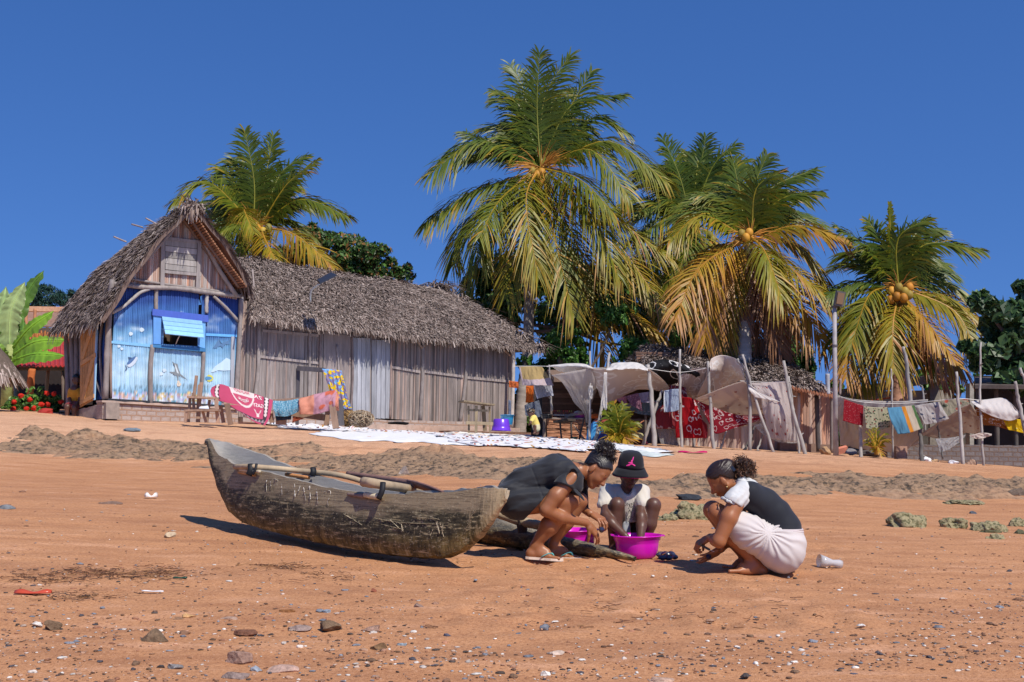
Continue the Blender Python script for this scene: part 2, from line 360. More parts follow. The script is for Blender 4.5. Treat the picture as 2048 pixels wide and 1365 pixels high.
# (px, py, width px, height px, colour, kind, label)
BR = (.20, .13, .08); GY = (.26, .24, .23); PK = (.46, .27, .19); WH = (.75, .68, .6); DK = (.09, .075, .07); OR = (.5, .24, .1)
ST = [(310,1276,62,26,BR,'large brown angular stone in the sand, biggest one at the lower left'),
 (102,1254,40,17,BR,'dark brown stone lying against a pale flat one at the far left'),
 (76,1252,26,9,WH,'pale flat stone leaning on a dark brown stone at the far left'),
 (659,1256,50,19,BR,'flat topped dark brown stone straight below the canoe'),
 (480,1322,62,24,(.34,.21,.16),'rounded reddish brown stone near the bottom edge of the beach'),
 (563,1342,62,14,(.55,.36,.28),'long pinkish broken stone by the bottom edge'),
 (478,1357,60,18,(.30,.22,.19),'mottled grey brown stone cut by the bottom edge of the view'),
 (512,1345,24,13,(.33,.36,.4),'small bluish grey stone touching the mottled stone at the bottom'),
 (490,1265,46,11,(.22,.10,.06),'long flat dark red stone left of centre'),
 (758,1297,42,14,(.21,.12,.06),'brown wedge shaped stone to the right of the flat topped one'),
 (806,1330,24,7,DK,'small black flat stone near the bottom centre'),
 (322,1340,18,8,DK,'small dark round stone below the largest brown stone'),
 (349,1337,34,11,GY,'pair shaped grey stone to the right of the small dark round one'),
 (600,1258,48,12,(.36,.26,.22),'low brown grey slab of stone left of the flat topped stone'),
 (378,1233,28,11,(.62,.36,.16),'orange tan shell like stone above the largest brown stone'),
 (356,1237,20,8,(.3,.17,.1),'small brown stone touching the orange tan one'),
 (654,1226,20,8,(.3,.36,.42),'small blue grey stone above the flat topped stone'),
 (572,1224,36,7,(.3,.13,.05),'thin rusty brown flat stone in the middle of the lower beach'),
 (838,1212,18,11,(.3,.2,.16),'small brown grey pyramid shaped stone right of centre'),
 (990,1246,22,7,(.3,.33,.4),'small slate blue stone in the lower centre'),
 (893,1273,17,9,(.12,.12,.16),'small dark blue mussel coloured stone'),
 (804,1292,20,9,(.28,.33,.36),'grey blue pebble beside the brown wedge shaped stone'),
 (748,1182,14,7,(.34,.12,.07),'small brick red pebble below the middle of the canoe'),
 (456,1240,44,7,(.5,.33,.24),'flat pinkish slab left of the middle'),
 (745,1258,40,12,(.4,.24,.17),'cracked reddish flat stone right of the flat topped stone'),
 (20,1226,22,8,(.27,.15,.1),'low reddish brown stone at the left edge of the beach'),
 (1112,1310,42,9,(.55,.42,.33),'flat pale stone in the lower middle of the beach'),
 (1124,1333,32,8,(.3,.2,.15),'flat brown stone just below the flat pale stone'),
 (1322,1358,56,11,(.55,.36,.26),'pinkish stone row cut by the bottom edge right of centre'),
 (1090,1353,19,11,(.85,.8,.72),'round white pebble near the bottom right of centre'),
 (1722,1254,16,6,(.85,.8,.73),'white oval pebble on the open sand at the right'),
 (1490,1350,26,9,DK,'small blackish stone near the bottom edge below the woman'),
 (1706,1349,20,8,(.1,.1,.13),'small black shell shaped stone by the bottom edge at the right'),
 (17,1016,34,10,(.2,.21,.22),'flat dark grey stone on the wet sand at the left edge'),
 (220,1007,46,8,(.24,.15,.11),'low brown seaweed covered stone on the wet sand at the left'),
 (340,1071,28,13,(.55,.42,.28),'round tan stone with a hole in front of the canoe stern'),
 (810,944,26,20,(.52,.42,.34),'pale upright stone behind the canoe, above the paddle'),
 (1374,994,50,19,(.045,.05,.06),'black glossy stone with a rusty side behind the boy'),
 (1944,1027,17,8,(.1,.11,.13),'small dark round stone in front of the rock ledge at the right'),
 (1980,1063,40,12,(.13,.12,.06),'low mossy stone at the right below the larger mossy rocks'),
 (2036,1064,24,12,(.12,.12,.07),'small dark mossy stone at the right edge of the view'),
 (264,860,34,9,(.2,.25,.29),'blue grey flat stone on the ledge behind the left beach'),
 (2034,985,40,18,(.17,.13,.1),'dark stone at the right edge in front of the ledge')]
for (px, py, wd, ht, c, lab) in ST:
    q = gp(px, py+ht*.35); s_ = q.y/F
    v, f = blob(wd*s_/2*1.05, wd*s_/2*.8, ht*s_/2*1.5, .26, 1.5, subdiv(*I3), cuts=9)
    hi = v[:, 2].max(); v[:, 2] = np.where(v[:, 2] < 0, v[:, 2]*.6, v[:, 2])
    cc = A(c)*.8*(1+.5*(noise3(v*30, 1.0, 3)[:, None]-.5)); mb = MB(); mb.add(v+A(list(q))+A((0, 0, ht*s_*.12)), f, np.clip(cc, 0, 1))
    o = mb.build('beach_stone', M['pebble'], smooth=True); tag(o, lab, 'stone', 'loose stones on the beach')
# mossy rocks in the middle distance
def moss_mat():
    m, t, b, out = nmat('mossy_rock'); k = NT(t); p = k.pos(); n1 = k.noise(9, 6, .7, p); n2 = k.noise(30, 4, .7, p)
    c = k.mix(n1, (.20, .17, .085), (.42, .35, .20)); c = k.mix(k.ramp(n2, [(.42, 1.), (.52, 0.)]), c, (.10, .095, .04))
    k.l(c, b.inputs['Base Color']); b.inputs['Roughness'].default_value = .95; k.l(k.bump(n2, .9, .02), b.inputs['Normal']); return m
M['moss'] = moss_mat()
for (px, py, wd, ht, lab) in [(1386,1028,86,38,'mossy tan rock standing between the boy and the woman'),(1335,1038,36,13,'low green weedy rock left of the mossy tan one'),
  (1815,1045,84,30,'largest mossy rock in the row at the right'),(1908,1050,54,22,'middle mossy rock in the row at the right'),
  (1974,1056,62,22,'dark green mossy rock right of the middle one'),(2036,1048,34,17,'mossy rock cut by the right edge'),
  (1925,1005,70,8,'flat patch of weedy rock in front of the ledge at the right'),(1990,1075,36,9,'thin low mossy rock below the mossy row')]:
    q = gp(px, py+ht*.3); s_ = q.y/F; v, f = blob(wd*s_/2, wd*s_/2*.7, ht*s_*.8, .55, 2.2, subdiv(*I3))
    v[:, 2] = np.where(v[:, 2] < 0, v[:, 2]*.3, v[:, 2]); v += (noise3(v, 28, 5)[:, None]-.5)*.03
    mb = MB(); mb.add(v+A(list(q)), f); o = mb.build('mossy_rock', M['moss'], smooth=True); tag(o, lab, 'rock', 'mossy rocks on the beach')
# ---- shells, chips and seaweed that nobody could count
pal = [(.74, .69, .62), (.62, .54, .47), (.5, .38, .3), (.10, .09, .10), (.2, .12, .075), (.28, .15, .09), (.24, .25, .28), (.16, .09, .06), (.36, .2, .13), (.5, .3, .2), (.09, .07, .06), (.42, .2, .12)]
mb = MB(); tv, tf = I1
for i in range(6500):
    py = 960+405*random.random()**.55; px = random.uniform(-40, 2090)
    cl = float(vnoise(px/150, py/40, 5)); 
    if random.random() > .25+cl*1.1: continue
    q = gp(px, py, 4.2, 18) if i < 700 else None
    if q is None:
        yy = 1.13/(max(py-915, 25)/F+.047-(px-1024)/F*.02); yy = min(yy, 17); p0 = P(px, py, yy); q = Vector((p0.x, yy, 0))
    r = random.choice([.003, .004, .005, .005, .006, .008, .012, .007])*random.uniform(.7, 1.3)*(2.1 if i % 23 == 0 else 1)
    k_ = np.array(tv)*A((r*random.uniform(.7, 1.6), r*random.uniform(.6, 1.1), r*random.uniform(.25, .6)))
    th = random.random()*6.3; k_ = np.c_[k_[:, 0]*math.cos(th)-k_[:, 1]*math.sin(th), k_[:, 0]*math.sin(th)+k_[:, 1]*math.cos(th), k_[:, 2]]
    k_ *= (1+.5*(np.random.rand(len(k_), 1)-.5)); mb.add(k_+A((q.x, q.y, 0)), tf, A(random.choice(pal[3:]) if i % 23 == 0 else random.choice(pal))*random.uniform(.7, 1.1))
V = np.concatenate(mb.v); cen = V.reshape(-1, len(tv), 3).mean(1); zz = gzf(cen[:, 0], cen[:, 1])
rip2 = (fbm(cen[:, 0]*2.2, cen[:, 1]*3.5, 4, 11)-.5)*.03+(fbm(cen[:, 0]*9, cen[:, 1]*9, 3, 21)-.5)*.012
V[:, 2] += np.repeat(zz+rip2, len(tv))+.002; mb.v = [V]
for i in range(0): pass
o = mb.build('shell_debris', M['pebble'], smooth=True); tag(o, 'small white and dark shell chips and pebbles scattered over the sand', 'shells', kind='stuff')
mb = MB()
for (cx, cy, wx, wy, n) in [(250,1150,170,16,260),(90,1160,100,12,90),(560,1135,60,8,70),(640,1155,110,12,40),(1320,1230,500,40,60),(150,1195,120,10,60),(820,1100,200,30,40)]:
    for i in range(n):
        q = gp(random.gauss(cx, wx*.5), random.gauss(cy, wy*.5), 4.2, 14); a = random.gauss(0, .5); L = random.uniform(.02, .09)
        pts = [(q.x+L*(t-.5)*math.cos(a), q.y+L*(t-.5)*math.sin(a)+.01*math.sin(t*5+i), q.z+.008+random.uniform(-.004, .008)) for t in (0, .3, .6, 1)]
        mb.tube(pts, random.uniform(.0015, .0045), 4, random.choice([(.12, .05, .025), (.2, .09, .04), (.07, .04, .03), (.3, .16, .07)]), flat=.5)
o = mb.build('seaweed_litter', M['wood']); tag(o, 'dry brown seaweed and twigs strewn in lines on the sand', 'seaweed', kind='stuff')
# a few single finds
def scrap(name, lab, cat, px, py, L, W, H_, c, ang=0, mat='plastic'):
    q = gp(px, py); mb = MB(); n = 9; V = []
    for i in range(n):
        t = i/(n-1); w_ = W*(.35+.65*math.sin(math.pi*min(1, t*.9+.1)))
        for s_ in (-1, 0, 1): V.append((q.x+(t-.5)*L*math.cos(ang)-s_*w_*math.sin(ang), q.y+(t-.5)*L*math.sin(ang)+s_*w_*math.cos(ang), q.z+.012+H_*(1-s_*s_)*(.6+.4*math.sin(t*9))))
    mb.grid(np.array(V).reshape(n, 3, 3), c); o = mb.build(name, M[mat], smooth=True, thick=.004); return tag(o, lab, cat)
scrap('plastic_scrap', 'crumpled red piece of rubber litter at the left of the beach', 'litter', 66, 1192, .20, .03, .02, (.5, .07, .03), .05)
scrap('plastic_strip', 'thin white plastic strip lying on the open sand at the left', 'litter', 305, 1190, .13, .008, .004, (.85, .85, .85), -.15)
scrap('glass_shard', 'dark green bottle glass shard below the canoe stern', 'glass', 360, 1163, .085, .014, .006, (.01, .06, .03), 0)
scrap('white_shell', 'curled white shell fragment left of the canoe stern', 'shell', 302, 997, .13, .02, .05, (.8, .72, .66), .4, 'pebble')
scrap('pink_cloth_scrap', 'small magenta rag lying on the dry sand behind the woman', 'rag', 1385, 907, .5, .09, .03, (.6, .02, .14), -.1, 'cloth')
# plastic cup
q = gp(1662, 1140); q2 = q+Vector((.0, 0, .045)); mb = MB()
mb.lathe(q2+Vector((-.085, 0, .012)), [(.002, .17), (.028, .17), (.030, .15), (.022, .10), (.036, .05), (.046, 0), (.043, .002), (.034, .05), (.02, .10), (.026, .16)], 22, (.5, .5, .52), axis=(1, .15, -.16))
gm, t_, b_, o_ = nmat('clear_plastic'); b_.inputs['Base Color'].default_value = (.62, .6, .6, 1); b_.inputs['Roughness'].default_value = .15; b_.inputs['Alpha'].default_value = .6
o = mb.build('plastic_cup', gm, smooth=True); tag(o, 'crushed clear plastic cup lying on its side right of the woman', 'cup')
# ================================================================== THE HOUSES
random.seed(21); np.random.seed(21)
DV = Vector((.743, .669, 0)).normalized(); NV = Vector((-DV.y, DV.x, 0))   # along the fronts, and backwards
def plane(o, d):
    "image ray met with the upright plane through o along d; off moves it out towards the viewer"
    nrm = Vector((d.y, -d.x, 0))
    if nrm.y > 0: nrm = -nrm
    def f(px, py, off=0.0):
        c = Vector((0, 0, CAMZ)); r = CR @ Vector(((px-1024)/F, (682.5-py)/F, -1.0)); q = o+nrm*off
        return c+r*((q-c).dot(nrm)/r.dot(nrm))
    f.n = nrm; f.d = d; f.o = o
    return f
hf = plane(P(218, 800, 26.0), DV)
wf = plane(hf(486, 815)+NV*.12, DV)
hl = plane(hf(214, 800), NV)
def cane(mb, f, tops, bots, colf, sw=.04, nv=2, off=0, m=0, depth=.018):
    "upright split stalks from the line bots to the line tops (pixel polylines) in the wall plane f"
    T = [f(*q, off) for q in tops]; B = [f(*q, off) for q in bots]; d = f.d
    st = A([(q-f.o).dot(d) for q in T]); sb = A([(q-f.o).dot(d) for q in B]); zt = A([q.z for q in T]); zb = A([q.z for q in B])
    if st[0] > st[-1]: st, zt, sb, zb = st[::-1], zt[::-1], sb[::-1], zb[::-1]
    s = sb[0]; s1 = sb[-1]; o = f.o; nr = f.n
    while s < s1-.005:
        w_ = sw*random.uniform(.7, 1.3); a, b = s, min(s+w_, s1); s += w_
        za, zc = np.interp((a+b)/2, sb, zb), np.interp((a+b)/2, st, zt)
        if zc-za < .02: continue
        h = depth*random.uniform(.6, 1.2); base = random.random(); V = []; C = []
        for i in range(nv+1):
            z = za+(zc-za)*i/nv
            for (u, k) in ((a, 0), (lerp(a, b, .25), 1), (lerp(a, b, .75), 1), (b, 0)):
                q = o+d*(u-0)+nr*(off+h*k); V.append((q.x, q.y, z)); C.append(colf(u, z, base, i/nv))
        mb.add(V, [q for q in gridf(nv+1, 4)], C, m)
def pxz(f, u, z):
    q = f.o+f.d*u; v = CR.transposed() @ Vector((q.x, q.y, z-CAMZ)); return 1024-F*v.x/v.z, 682.5+F*v.y/v.z
def greycane(u, z, b, t):
    c = [(.29, .25, .235), (.34, .29, .265), (.24, .21, .20), (.41, .31, .27), (.31, .27, .255), (.17, .145, .135)][int(b*5.99)]
    k = .8+.35*float(vnoise(u*3, z*2, 8)); return A(c)*k
def pinkcane(u, z, b, t):
    c = [(.42, .28, .22), (.50, .36, .30), (.36, .22, .17), (.46, .40, .36), (.28, .2, .17), (.55, .30, .2)][int(b*5.99)]
    return A(c)*(.85+.3*float(vnoise(u*3, z*2, 8)))
def log(name, pts, r, par, c=(.30, .26, .235), n=9, mat='pole'):
    mb = MB(); p = cpath(pts, max(8, len(pts)*4)); rr = r*(1+.18*(np.random.rand(len(p))-.5))
    mb.tube(p, rr, n, A(c)*random.uniform(.9, 1.1), jit=.12); return mb.build(name, M[mat], par, smooth=True)
def board(name, f, quad, par, c, off=.03, th=.03, mat='paint', n=1):
    mb = MB(); q = [f(*k, off) for k in quad]; nr = f.n*th
    V = [list(v) for v in q]+[list(v-nr) for v in q]
    mb.add(V, [(3, 2, 1, 0), (4, 5, 6, 7), (0, 1, 5, 4), (1, 2, 6, 5), (2, 3, 7, 6), (3, 0, 4, 7)], c); return mb.build(name, M[mat], par)
TH = [(.20, .15, .125), (.25, .19, .16), (.15, .11, .09), (.30, .24, .205), (.115, .082, .068), (.22, .165, .14), (.38, .31, .27)]
def thatch(par, A_, B_, C_, D_, n, bulge=.1, blen=.34, bw=.045, lift=.05, name='thatch', fringe=500, under=(.17, .085, .05), pal=TH, thick=.1, jit=.03, nrm=None, raked=200, yawsd=.32):
    "A-B ridge (left, right), D-C eave (left, right): slab plus many overlapping dry leaves"
    A_, B_, C_, D_ = [A(list(q)) for q in (A_, B_, C_, D_)]
    N = np.cross(C_-A_, B_-D_); N /= np.linalg.norm(N)
    if nrm is not None:
        if np.dot(N, A(nrm)) < 0: N = -N
    elif N[2] < 0: N = -N
    def S_(u, v):
        u = np.asarray(u)[..., None]; v = np.asarray(v)[..., None]
        p = (A_*(1-u)+B_*u)*(1-v)+(D_*(1-u)+C_*u)*v
        w_ = (vnoise(u[..., 0]*9+3, v[..., 0]*6, 12)[..., None]-.5)*.10
        return p+N*(bulge*np.sin(math.pi*v)+w_)
    uu, vv = np.meshgrid(np.linspace(0, 1, 40), np.linspace(0, 1, 16)); top = S_(uu, vv); bot = top-N*thick
    mb = MB(); mb.grid(top-N*.02, (.16, .12, .1)); mb.grid(bot, under)
    ed = [list(zip(top[0], bot[0])), list(zip(top[-1], bot[-1])), list(zip(top[:, 0], bot[:, 0])), list(zip(top[:, -1], bot[:, -1]))]
    for e in ed: mb.grid(np.array(e), (.16, .11, .09))
    L = np.linalg.norm(D_-A_); 
    def blades(u, v, ln, wd, lf, hang=0):
        k = len(u); p = S_(u, v); dn = S_(u, np.clip(v+.02, 0, 1.02))-p; dn /= np.linalg.norm(dn, axis=1)[:, None]
        sd = np.cross(dn, N); yaw = np.random.normal(0, yawsd, k)[:, None]
        t = dn*np.cos(yaw)+sd*np.sin(yaw); s2 = np.cross(t, N)*(wd*np.random.uniform(.5, 1.2, k))[:, None]/2
        tw = (np.random.rand(k, 1)-.5)*.8; s2 = s2+N*tw*np.linalg.norm(s2, axis=1)[:, None]
        ln = ln*np.random.uniform(.5, 1.25, k)[:, None]; up = N*(lf*np.random.uniform(-.1, 1.3, k))[:, None]
        g = A((0, 0, -1.))*(hang*np.random.uniform(.3, 1.2, k))[:, None]
        a = p-N*.01; b = p+t*ln*.55+up*.8+g*.3*ln; c = p+t*ln+up*np.random.uniform(.2, 1.6, k)[:, None]+g*ln
        V = np.stack([a-s2*.8, a+s2*.8, b-s2, b+s2, c-s2*.45, c+s2*.45], 1).reshape(-1, 3)
        ix = np.random.randint(0, len(pal), k); cc = A(pal)[ix]*np.random.uniform(.75, 1.2, (k, 1))
        f_ = []
        for i in range(k): q = i*6; f_ += [(q, q+1, q+3, q+2), (q+2, q+3, q+5, q+4)]
        mb.add(V, f_, np.repeat(cc, 6, 0))
    v = np.random.rand(n)**.9; blades(np.random.rand(n), v*.97, blen, bw, lift)
    if fringe: blades(np.random.rand(fringe), np.random.uniform(.93, 1.0, fringe), blen*.95, bw, .03, .8)
    if raked:
        blades(np.abs(np.random.normal(0, .012, raked)), np.random.rand(raked)*.97, blen, bw*.9, .05, .5)
        blades(1-np.abs(np.random.normal(0, .012, raked)), np.random.rand(raked)*.97, blen, bw*.9, .05, .5)
        blades(np.random.rand(raked), np.abs(np.random.normal(0, .012, raked)), blen*.8, bw, .09)
    return mb.build(name, M['thatch'], par)
# ---------------------------------------------------------------- gable hut
hut = empty('beach_hut', hf(345, 805), 'thatched gable hut with a blue underwater mural on its reed front', 'hut')
K_ = A([(575, .02, .045, .20), (600, .03, .08, .28), (625, .06, .17, .42), (645, .06, .15, .38), (665, .16, .36, .58), (690, .26, .48, .68), (725, .38, .58, .73), (750, .47, .65, .76), (775, .34, .55, .70), (790, .20, .42, .62), (800, .1, .3, .5)])
def mural(u, z, b, t):
    px, py = pxz(hf, u, z); w_ = 14*(float(vnoise(px/22, py/14, 3))-.5); y = py+w_
    if px > 408: y = y-26 if y < 700 else lerp(y-26, y, min(1, (y-700)/80))
    c = A([np.interp(y, K_[:, 0], K_[:, i]) for i in (1, 2, 3)])
    n = float(fbm(px/30, py/9, 3, 5)); c = c*(.80+.4*n)
    if 625 < py < 776 and n > .62: c = lerp(c, A((.58, .70, .76)), min(.6, (n-.62)*2.5))
    if 770 < py < 788 and float(vnoise(px/1.7, py/9, 9)) > .62: c = c*.55
    top = 784+5*float(vnoise(px/9, 0, 4))
    if py > top:
        pal_ = [(.16, .45, .34), (.75, .75, .78), (.62, .48, .2), (.55, .66, .76), (.50, .46, .64), (.60, .42, .34), (.14, .35, .46), (.66, .74, .8)]
        c = A(pal_[int(float(vnoise(px/7, py/7, 31))*7.99)])*(.75+.4*b)
    return np.clip(c*(.88+.24*b), 0, 1)
win = ((322, 633), (396, 643), (396, 692), (322, 688))
mb = MB()
cane(mb, hf, [(220, 565), (306, 576)], [(220, 798), (306, 806)], mural, .042, 40)
cane(mb, hf, [(306, 576), (322, 578)], [(306, 806), (322, 808)], mural, .042, 40)
cane(mb, hf, [(322, 577), (396, 584)], [(322, 632), (396, 642)], mural, .042, 14)
cane(mb, hf, [(322, 688), (396, 693)], [(322, 808), (396, 812)], mural, .042, 24)
cane(mb, hf, [(396, 584), (478, 592)], [(396, 812), (474, 816)], mural, .042, 40)
mb.build('mural_wall', M['paint'], hut)
mb = MB(); cane(mb, hf, [(248, 558), (378, 428), (474, 590)], [(248, 570), (378, 585), (474, 600)], pinkcane, .045, 4, m=0, off=.004); mb.build('gable_wall', M['wood_grey'], hut)
# dark room behind: back and side walls, floor
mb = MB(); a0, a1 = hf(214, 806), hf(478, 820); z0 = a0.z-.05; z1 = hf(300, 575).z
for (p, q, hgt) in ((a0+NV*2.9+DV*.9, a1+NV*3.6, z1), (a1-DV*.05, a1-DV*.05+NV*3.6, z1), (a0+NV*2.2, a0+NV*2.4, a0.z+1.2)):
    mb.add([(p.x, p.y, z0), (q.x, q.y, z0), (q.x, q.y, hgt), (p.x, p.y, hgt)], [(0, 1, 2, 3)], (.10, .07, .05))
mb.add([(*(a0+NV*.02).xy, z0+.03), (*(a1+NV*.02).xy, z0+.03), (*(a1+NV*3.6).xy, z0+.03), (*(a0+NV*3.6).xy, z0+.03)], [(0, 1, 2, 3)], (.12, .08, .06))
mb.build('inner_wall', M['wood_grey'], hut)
g1, g2, g3 = (.25, .215, .20), (.30, .26, .24), (.40, .37, .35)
LG = [([(225, 560), (220, 612), (215, 690), (211, 798)], .062, g1, .06), ([(483, 594), (478, 690), (471, 818)], .055, g1, .06),
 ([(219, 612), (221, 700), (222, 797)], .028, (.26, .18, .15), .04), ([(305, 690), (301, 740), (301, 810)], .052, g1, .05),
 ([(313, 580), (312, 600), (312, 622)], .045, g2, .04), ([(414, 588), (413, 606), (413, 627)], .045, g3, .04),
 ([(407, 704), (405, 750), (399, 802)], .045, g1, .05), ([(224, 626), (246, 614), (262, 601), (280, 586), (299, 578)], .038, g3, .08),
 ([(427, 593), (450, 614), (477, 643)], .036, g2, .08), ([(228, 568), (290, 575), (350, 577), (420, 586), (482, 593)], .05, g2, .09),
 ([(252, 557), (330, 569), (400, 578), (474, 588)], .03, g1, .06), ([(376, 424), (402, 470), (436, 535), (472, 592)], .055, g2, .12),
 ([(376, 424), (330, 478), (256, 560)], .04, g1, .10)]
for pts, r, c, off in LG: log('wall_post' if abs(pts[0][0]-pts[-1][0]) < 20 else 'timber_brace', [hf(*q, off) for q in pts], r, hut, c)
board('wall_rail', hf, [(222, 682), (302, 690), (302, 695), (222, 687)], hut, (.22, .5, .76)); board('wall_rail', hf, [(412, 667), (474, 670), (474, 675), (412, 672)], hut, (.14, .42, .78))
board('corner_plank', hf, [(463, 673), (470, 674), (467, 815), (460, 814)], hut, (.36, .38, .42), .05)
board('sill_beam', hf, [(214, 797), (470, 812), (470, 819), (214, 804)], hut, (.03, .032, .038), .09, .09)
wn = empty('window', hf(360, 660, .05)); setpar(wn, hut)
board('lintel', hf, [(305, 618), (417, 631), (417, 645), (305, 631)], wn, (.07, .13, .50), .09)
board('jamb', hf, [(307, 631), (323, 633), (322, 689), (307, 688)], wn, (.13, .33, .70), .06)
board('jamb', hf, [(396, 642), (411, 644), (410, 697), (396, 694)], wn, (.17, .42, .76), .06)
board('window_sill', hf, [(306, 689), (411, 697), (411, 704), (306, 695)], wn, (.05, .2, .42), .10, .07)
mb = MB(); TL, TR = hf(324, 633, .1), hf(404, 642, .1); BL, BR = hf(331, 668, .34), hf(408, 676, .34)
for i in range(4):
    a, b = i/4+.008, (i+1)/4-.012; q = [TL.lerp(BL, a), TR.lerp(BR, a), TR.lerp(BR, b), TL.lerp(BL, b)]; nn = Vector((.4, -.44, .5)).normalized()*.02
    mb.add([list(v) for v in q]+[list(v-nn) for v in q], [(3, 2, 1, 0), (4, 5, 6, 7), (0, 1, 5, 4), (1, 2, 6, 5), (2, 3, 7, 6), (3, 0, 4, 7)], A((.25, .50, .76))*(.85+.1*i))
mb.build('shutter', M['paint'], wn)
log('prop_stick', [hf(351, 690, .03), hf(356, 678, .2), hf(360, 671, .3)], .012, wn, (.5, .45, .4))
w2 = empty('gable_window', hf(360, 510, .05)); setpar(w2, hut)
mb = MB()
for i in range(5):
    y0, y1 = 480+i*12, 491+i*12; sh = [.30, .42, .24, .36, .3][i]; q = [hf(331, y0, .07), hf(394, y0+7, .07), hf(394, y1+7, .07), hf(331, y1, .07)]; nn = hf.n*.03
    mb.add([list(v) for v in q]+[list(v-nn) for v in q], [(3, 2, 1, 0), (4, 5, 6, 7), (0, 1, 5, 4), (1, 2, 6, 5), (2, 3, 7, 6), (3, 0, 4, 7)], A((1, .93, .88))*sh)
mb.build('shutter', M['wood_grey'], w2)
for q in ([(324, 473), (403, 482), (403, 488), (324, 479)], [(324, 540), (403, 547), (403, 553), (324, 546)], [(323, 473), (331, 474), (329, 578), (321, 577)], [(396, 482), (403, 483), (399, 584), (392, 583)]):
    board('frame', hf, q, w2, (.29, .26, .25), .10 if q[0][0] > 350 or q[1][0] < 350 else .09, .05, 'wood_grey')
# painted fish on the wall
def paintpoly(name, pts, c, par=hut, off=.024):
    q = [hf(*k, off) for k in pts]; mb = MB(); ctr = sum(q, Vector())/len(q)
    mb.add([list(v) for v in q]+[list(ctr)], [(i, (i+1) % len(q), len(q)) for i in range(len(q))], c); o = mb.build(name, M['paint'], par); return o
def fishbody(cx, cy, L, H, ang, n=18):
    out = []
    for i in range(n):
        a = 2*math.pi*i/n; x = math.cos(a)*L/2; y = math.sin(a)*H/2*(1-.25*math.cos(a)); out.append((cx+x*math.cos(ang)+y*math.sin(ang), cy-x*math.sin(ang)+y*math.cos(ang)))
    return out
paintpoly('painted_fish', fishbody(265, 724, 27, 12, .75), (.55, .63, .72)); paintpoly('painted_fish', fishbody(263, 721, 24, 6, .75), (.08, .16, .34), off=.027)
paintpoly('painted_fish', [(254, 735), (250, 729), (252, 736), (249, 744), (255, 738)], (.1, .15, .25)); paintpoly('painted_fish', [(258, 720), (256, 714), (265, 716)], (.05, .1, .2))
paintpoly('painted_marlin', [(344, 723), (349, 727), (355, 728), (358, 740), (361, 748), (376, 761), (360, 752), (357, 752), (357, 772), (354, 752), (350, 751), (338, 744), (350, 744), (350, 733)], (.22, .25, .27))
paintpoly('painted_marlin', [(350, 728), (353, 734), (358, 748), (354, 746), (350, 735)], (.6, .68, .7), off=.027)
paintpoly('painted_shark', [(425, 697), (432, 688), (437, 678), (440, 688), (452, 684), (461, 679), (457, 686), (460, 690), (450, 689), (446, 697), (441, 692), (432, 697)], (.10, .20, .36))
paintpoly('painted_whale', [(422, 744), (430, 733), (442, 725), (453, 716), (461, 720), (461, 741), (448, 742), (436, 741), (426, 745)], (.52, .68, .78))
paintpoly('painted_yellow_fish', fishbody(420, 757, 14, 14, 0), (.62, .60, .12)); paintpoly('painted_yellow_fish', fishbody(417, 757, 14, 7, 0), (.10, .28, .5), off=.027)
for (x, y, r) in ((262, 668, 4), (284, 660, 4.5), (323, 748, 4), (329, 741, 4), (358, 769, 4.5), (357, 764, 2.5), (238, 693, 3), (244, 698, 3)):
    paintpoly('painted_bubble', fishbody(x, y, r*2, r*1.9, 0), (.56, .68, .75) if x < 350 else (.7, .62, .5))
# left side wall with the open door
mb = MB()
cane(mb, hl, [(212, 612), (186, 606)], [(210, 798), (186, 801)], lambda u, z, b, t: A((.02, .07, .26))*(.7+.6*b), .05, 4)
cane(mb, hl, [(163, 622), (150, 630)], [(160, 812), (147, 818)], greycane, .06, 2); cane(mb, hl, [(147, 640), (130, 648)], [(146, 820), (131, 826)], greycane, .06, 2)
mb.build('side_wall', M['wood_grey'], hut)
for pts, r in (([(131, 650), (134, 740), (137, 830)], .05), ([(141, 640), (146, 730), (144, 826)], .04), ([(150, 630), (153, 720), (150, 822)], .05), ([(205, 640), (200, 700), (206, 790)], .03), ([(192, 760), (203, 790), (209, 800)], .03)):
    log('side_post', [hl(*q, .06) for q in pts], r, hut, (.22, .19, .18))
dr = empty('door', hl(176, 720, .12)); setpar(dr, hut)
for i in range(6):
    a, b = i/6+.01, (i+1)/6-.01; x0, x1 = lerp(161, 193, a), lerp(161, 193, b); y0, y1 = lerp(640, 618, a), lerp(640, 618, b); xb0, xb1 = lerp(159, 187, a), lerp(159, 187, b); z0_, z1_ = lerp(816, 800, a), lerp(816, 800, b)
    board('door_board', hl, [(x1, y1), (x0, y0), (xb0, z0_), (xb1, z1_)], dr, A((.52, .27, .10))*random.uniform(.8, 1.1), .14, .02, 'wood')
for q in ([(192, 627), (161, 648), (161, 656), (192, 635)], [(190, 706), (160, 724), (160, 733), (190, 714)], [(187, 788), (159, 803), (159, 811), (187, 796)], [(184, 640), (190, 640), (166, 720), (162, 715)], [(183, 714), (189, 714), (167, 803), (161, 803)]):
    board('door_batten', hl, q, dr, (.56, .30, .12), .165, .02, 'wood')
board('door_edge', hl, [(195, 617), (192.5, 618), (186.5, 801), (188.5, 800)], dr, (.3, .5, .72), .145, .03)
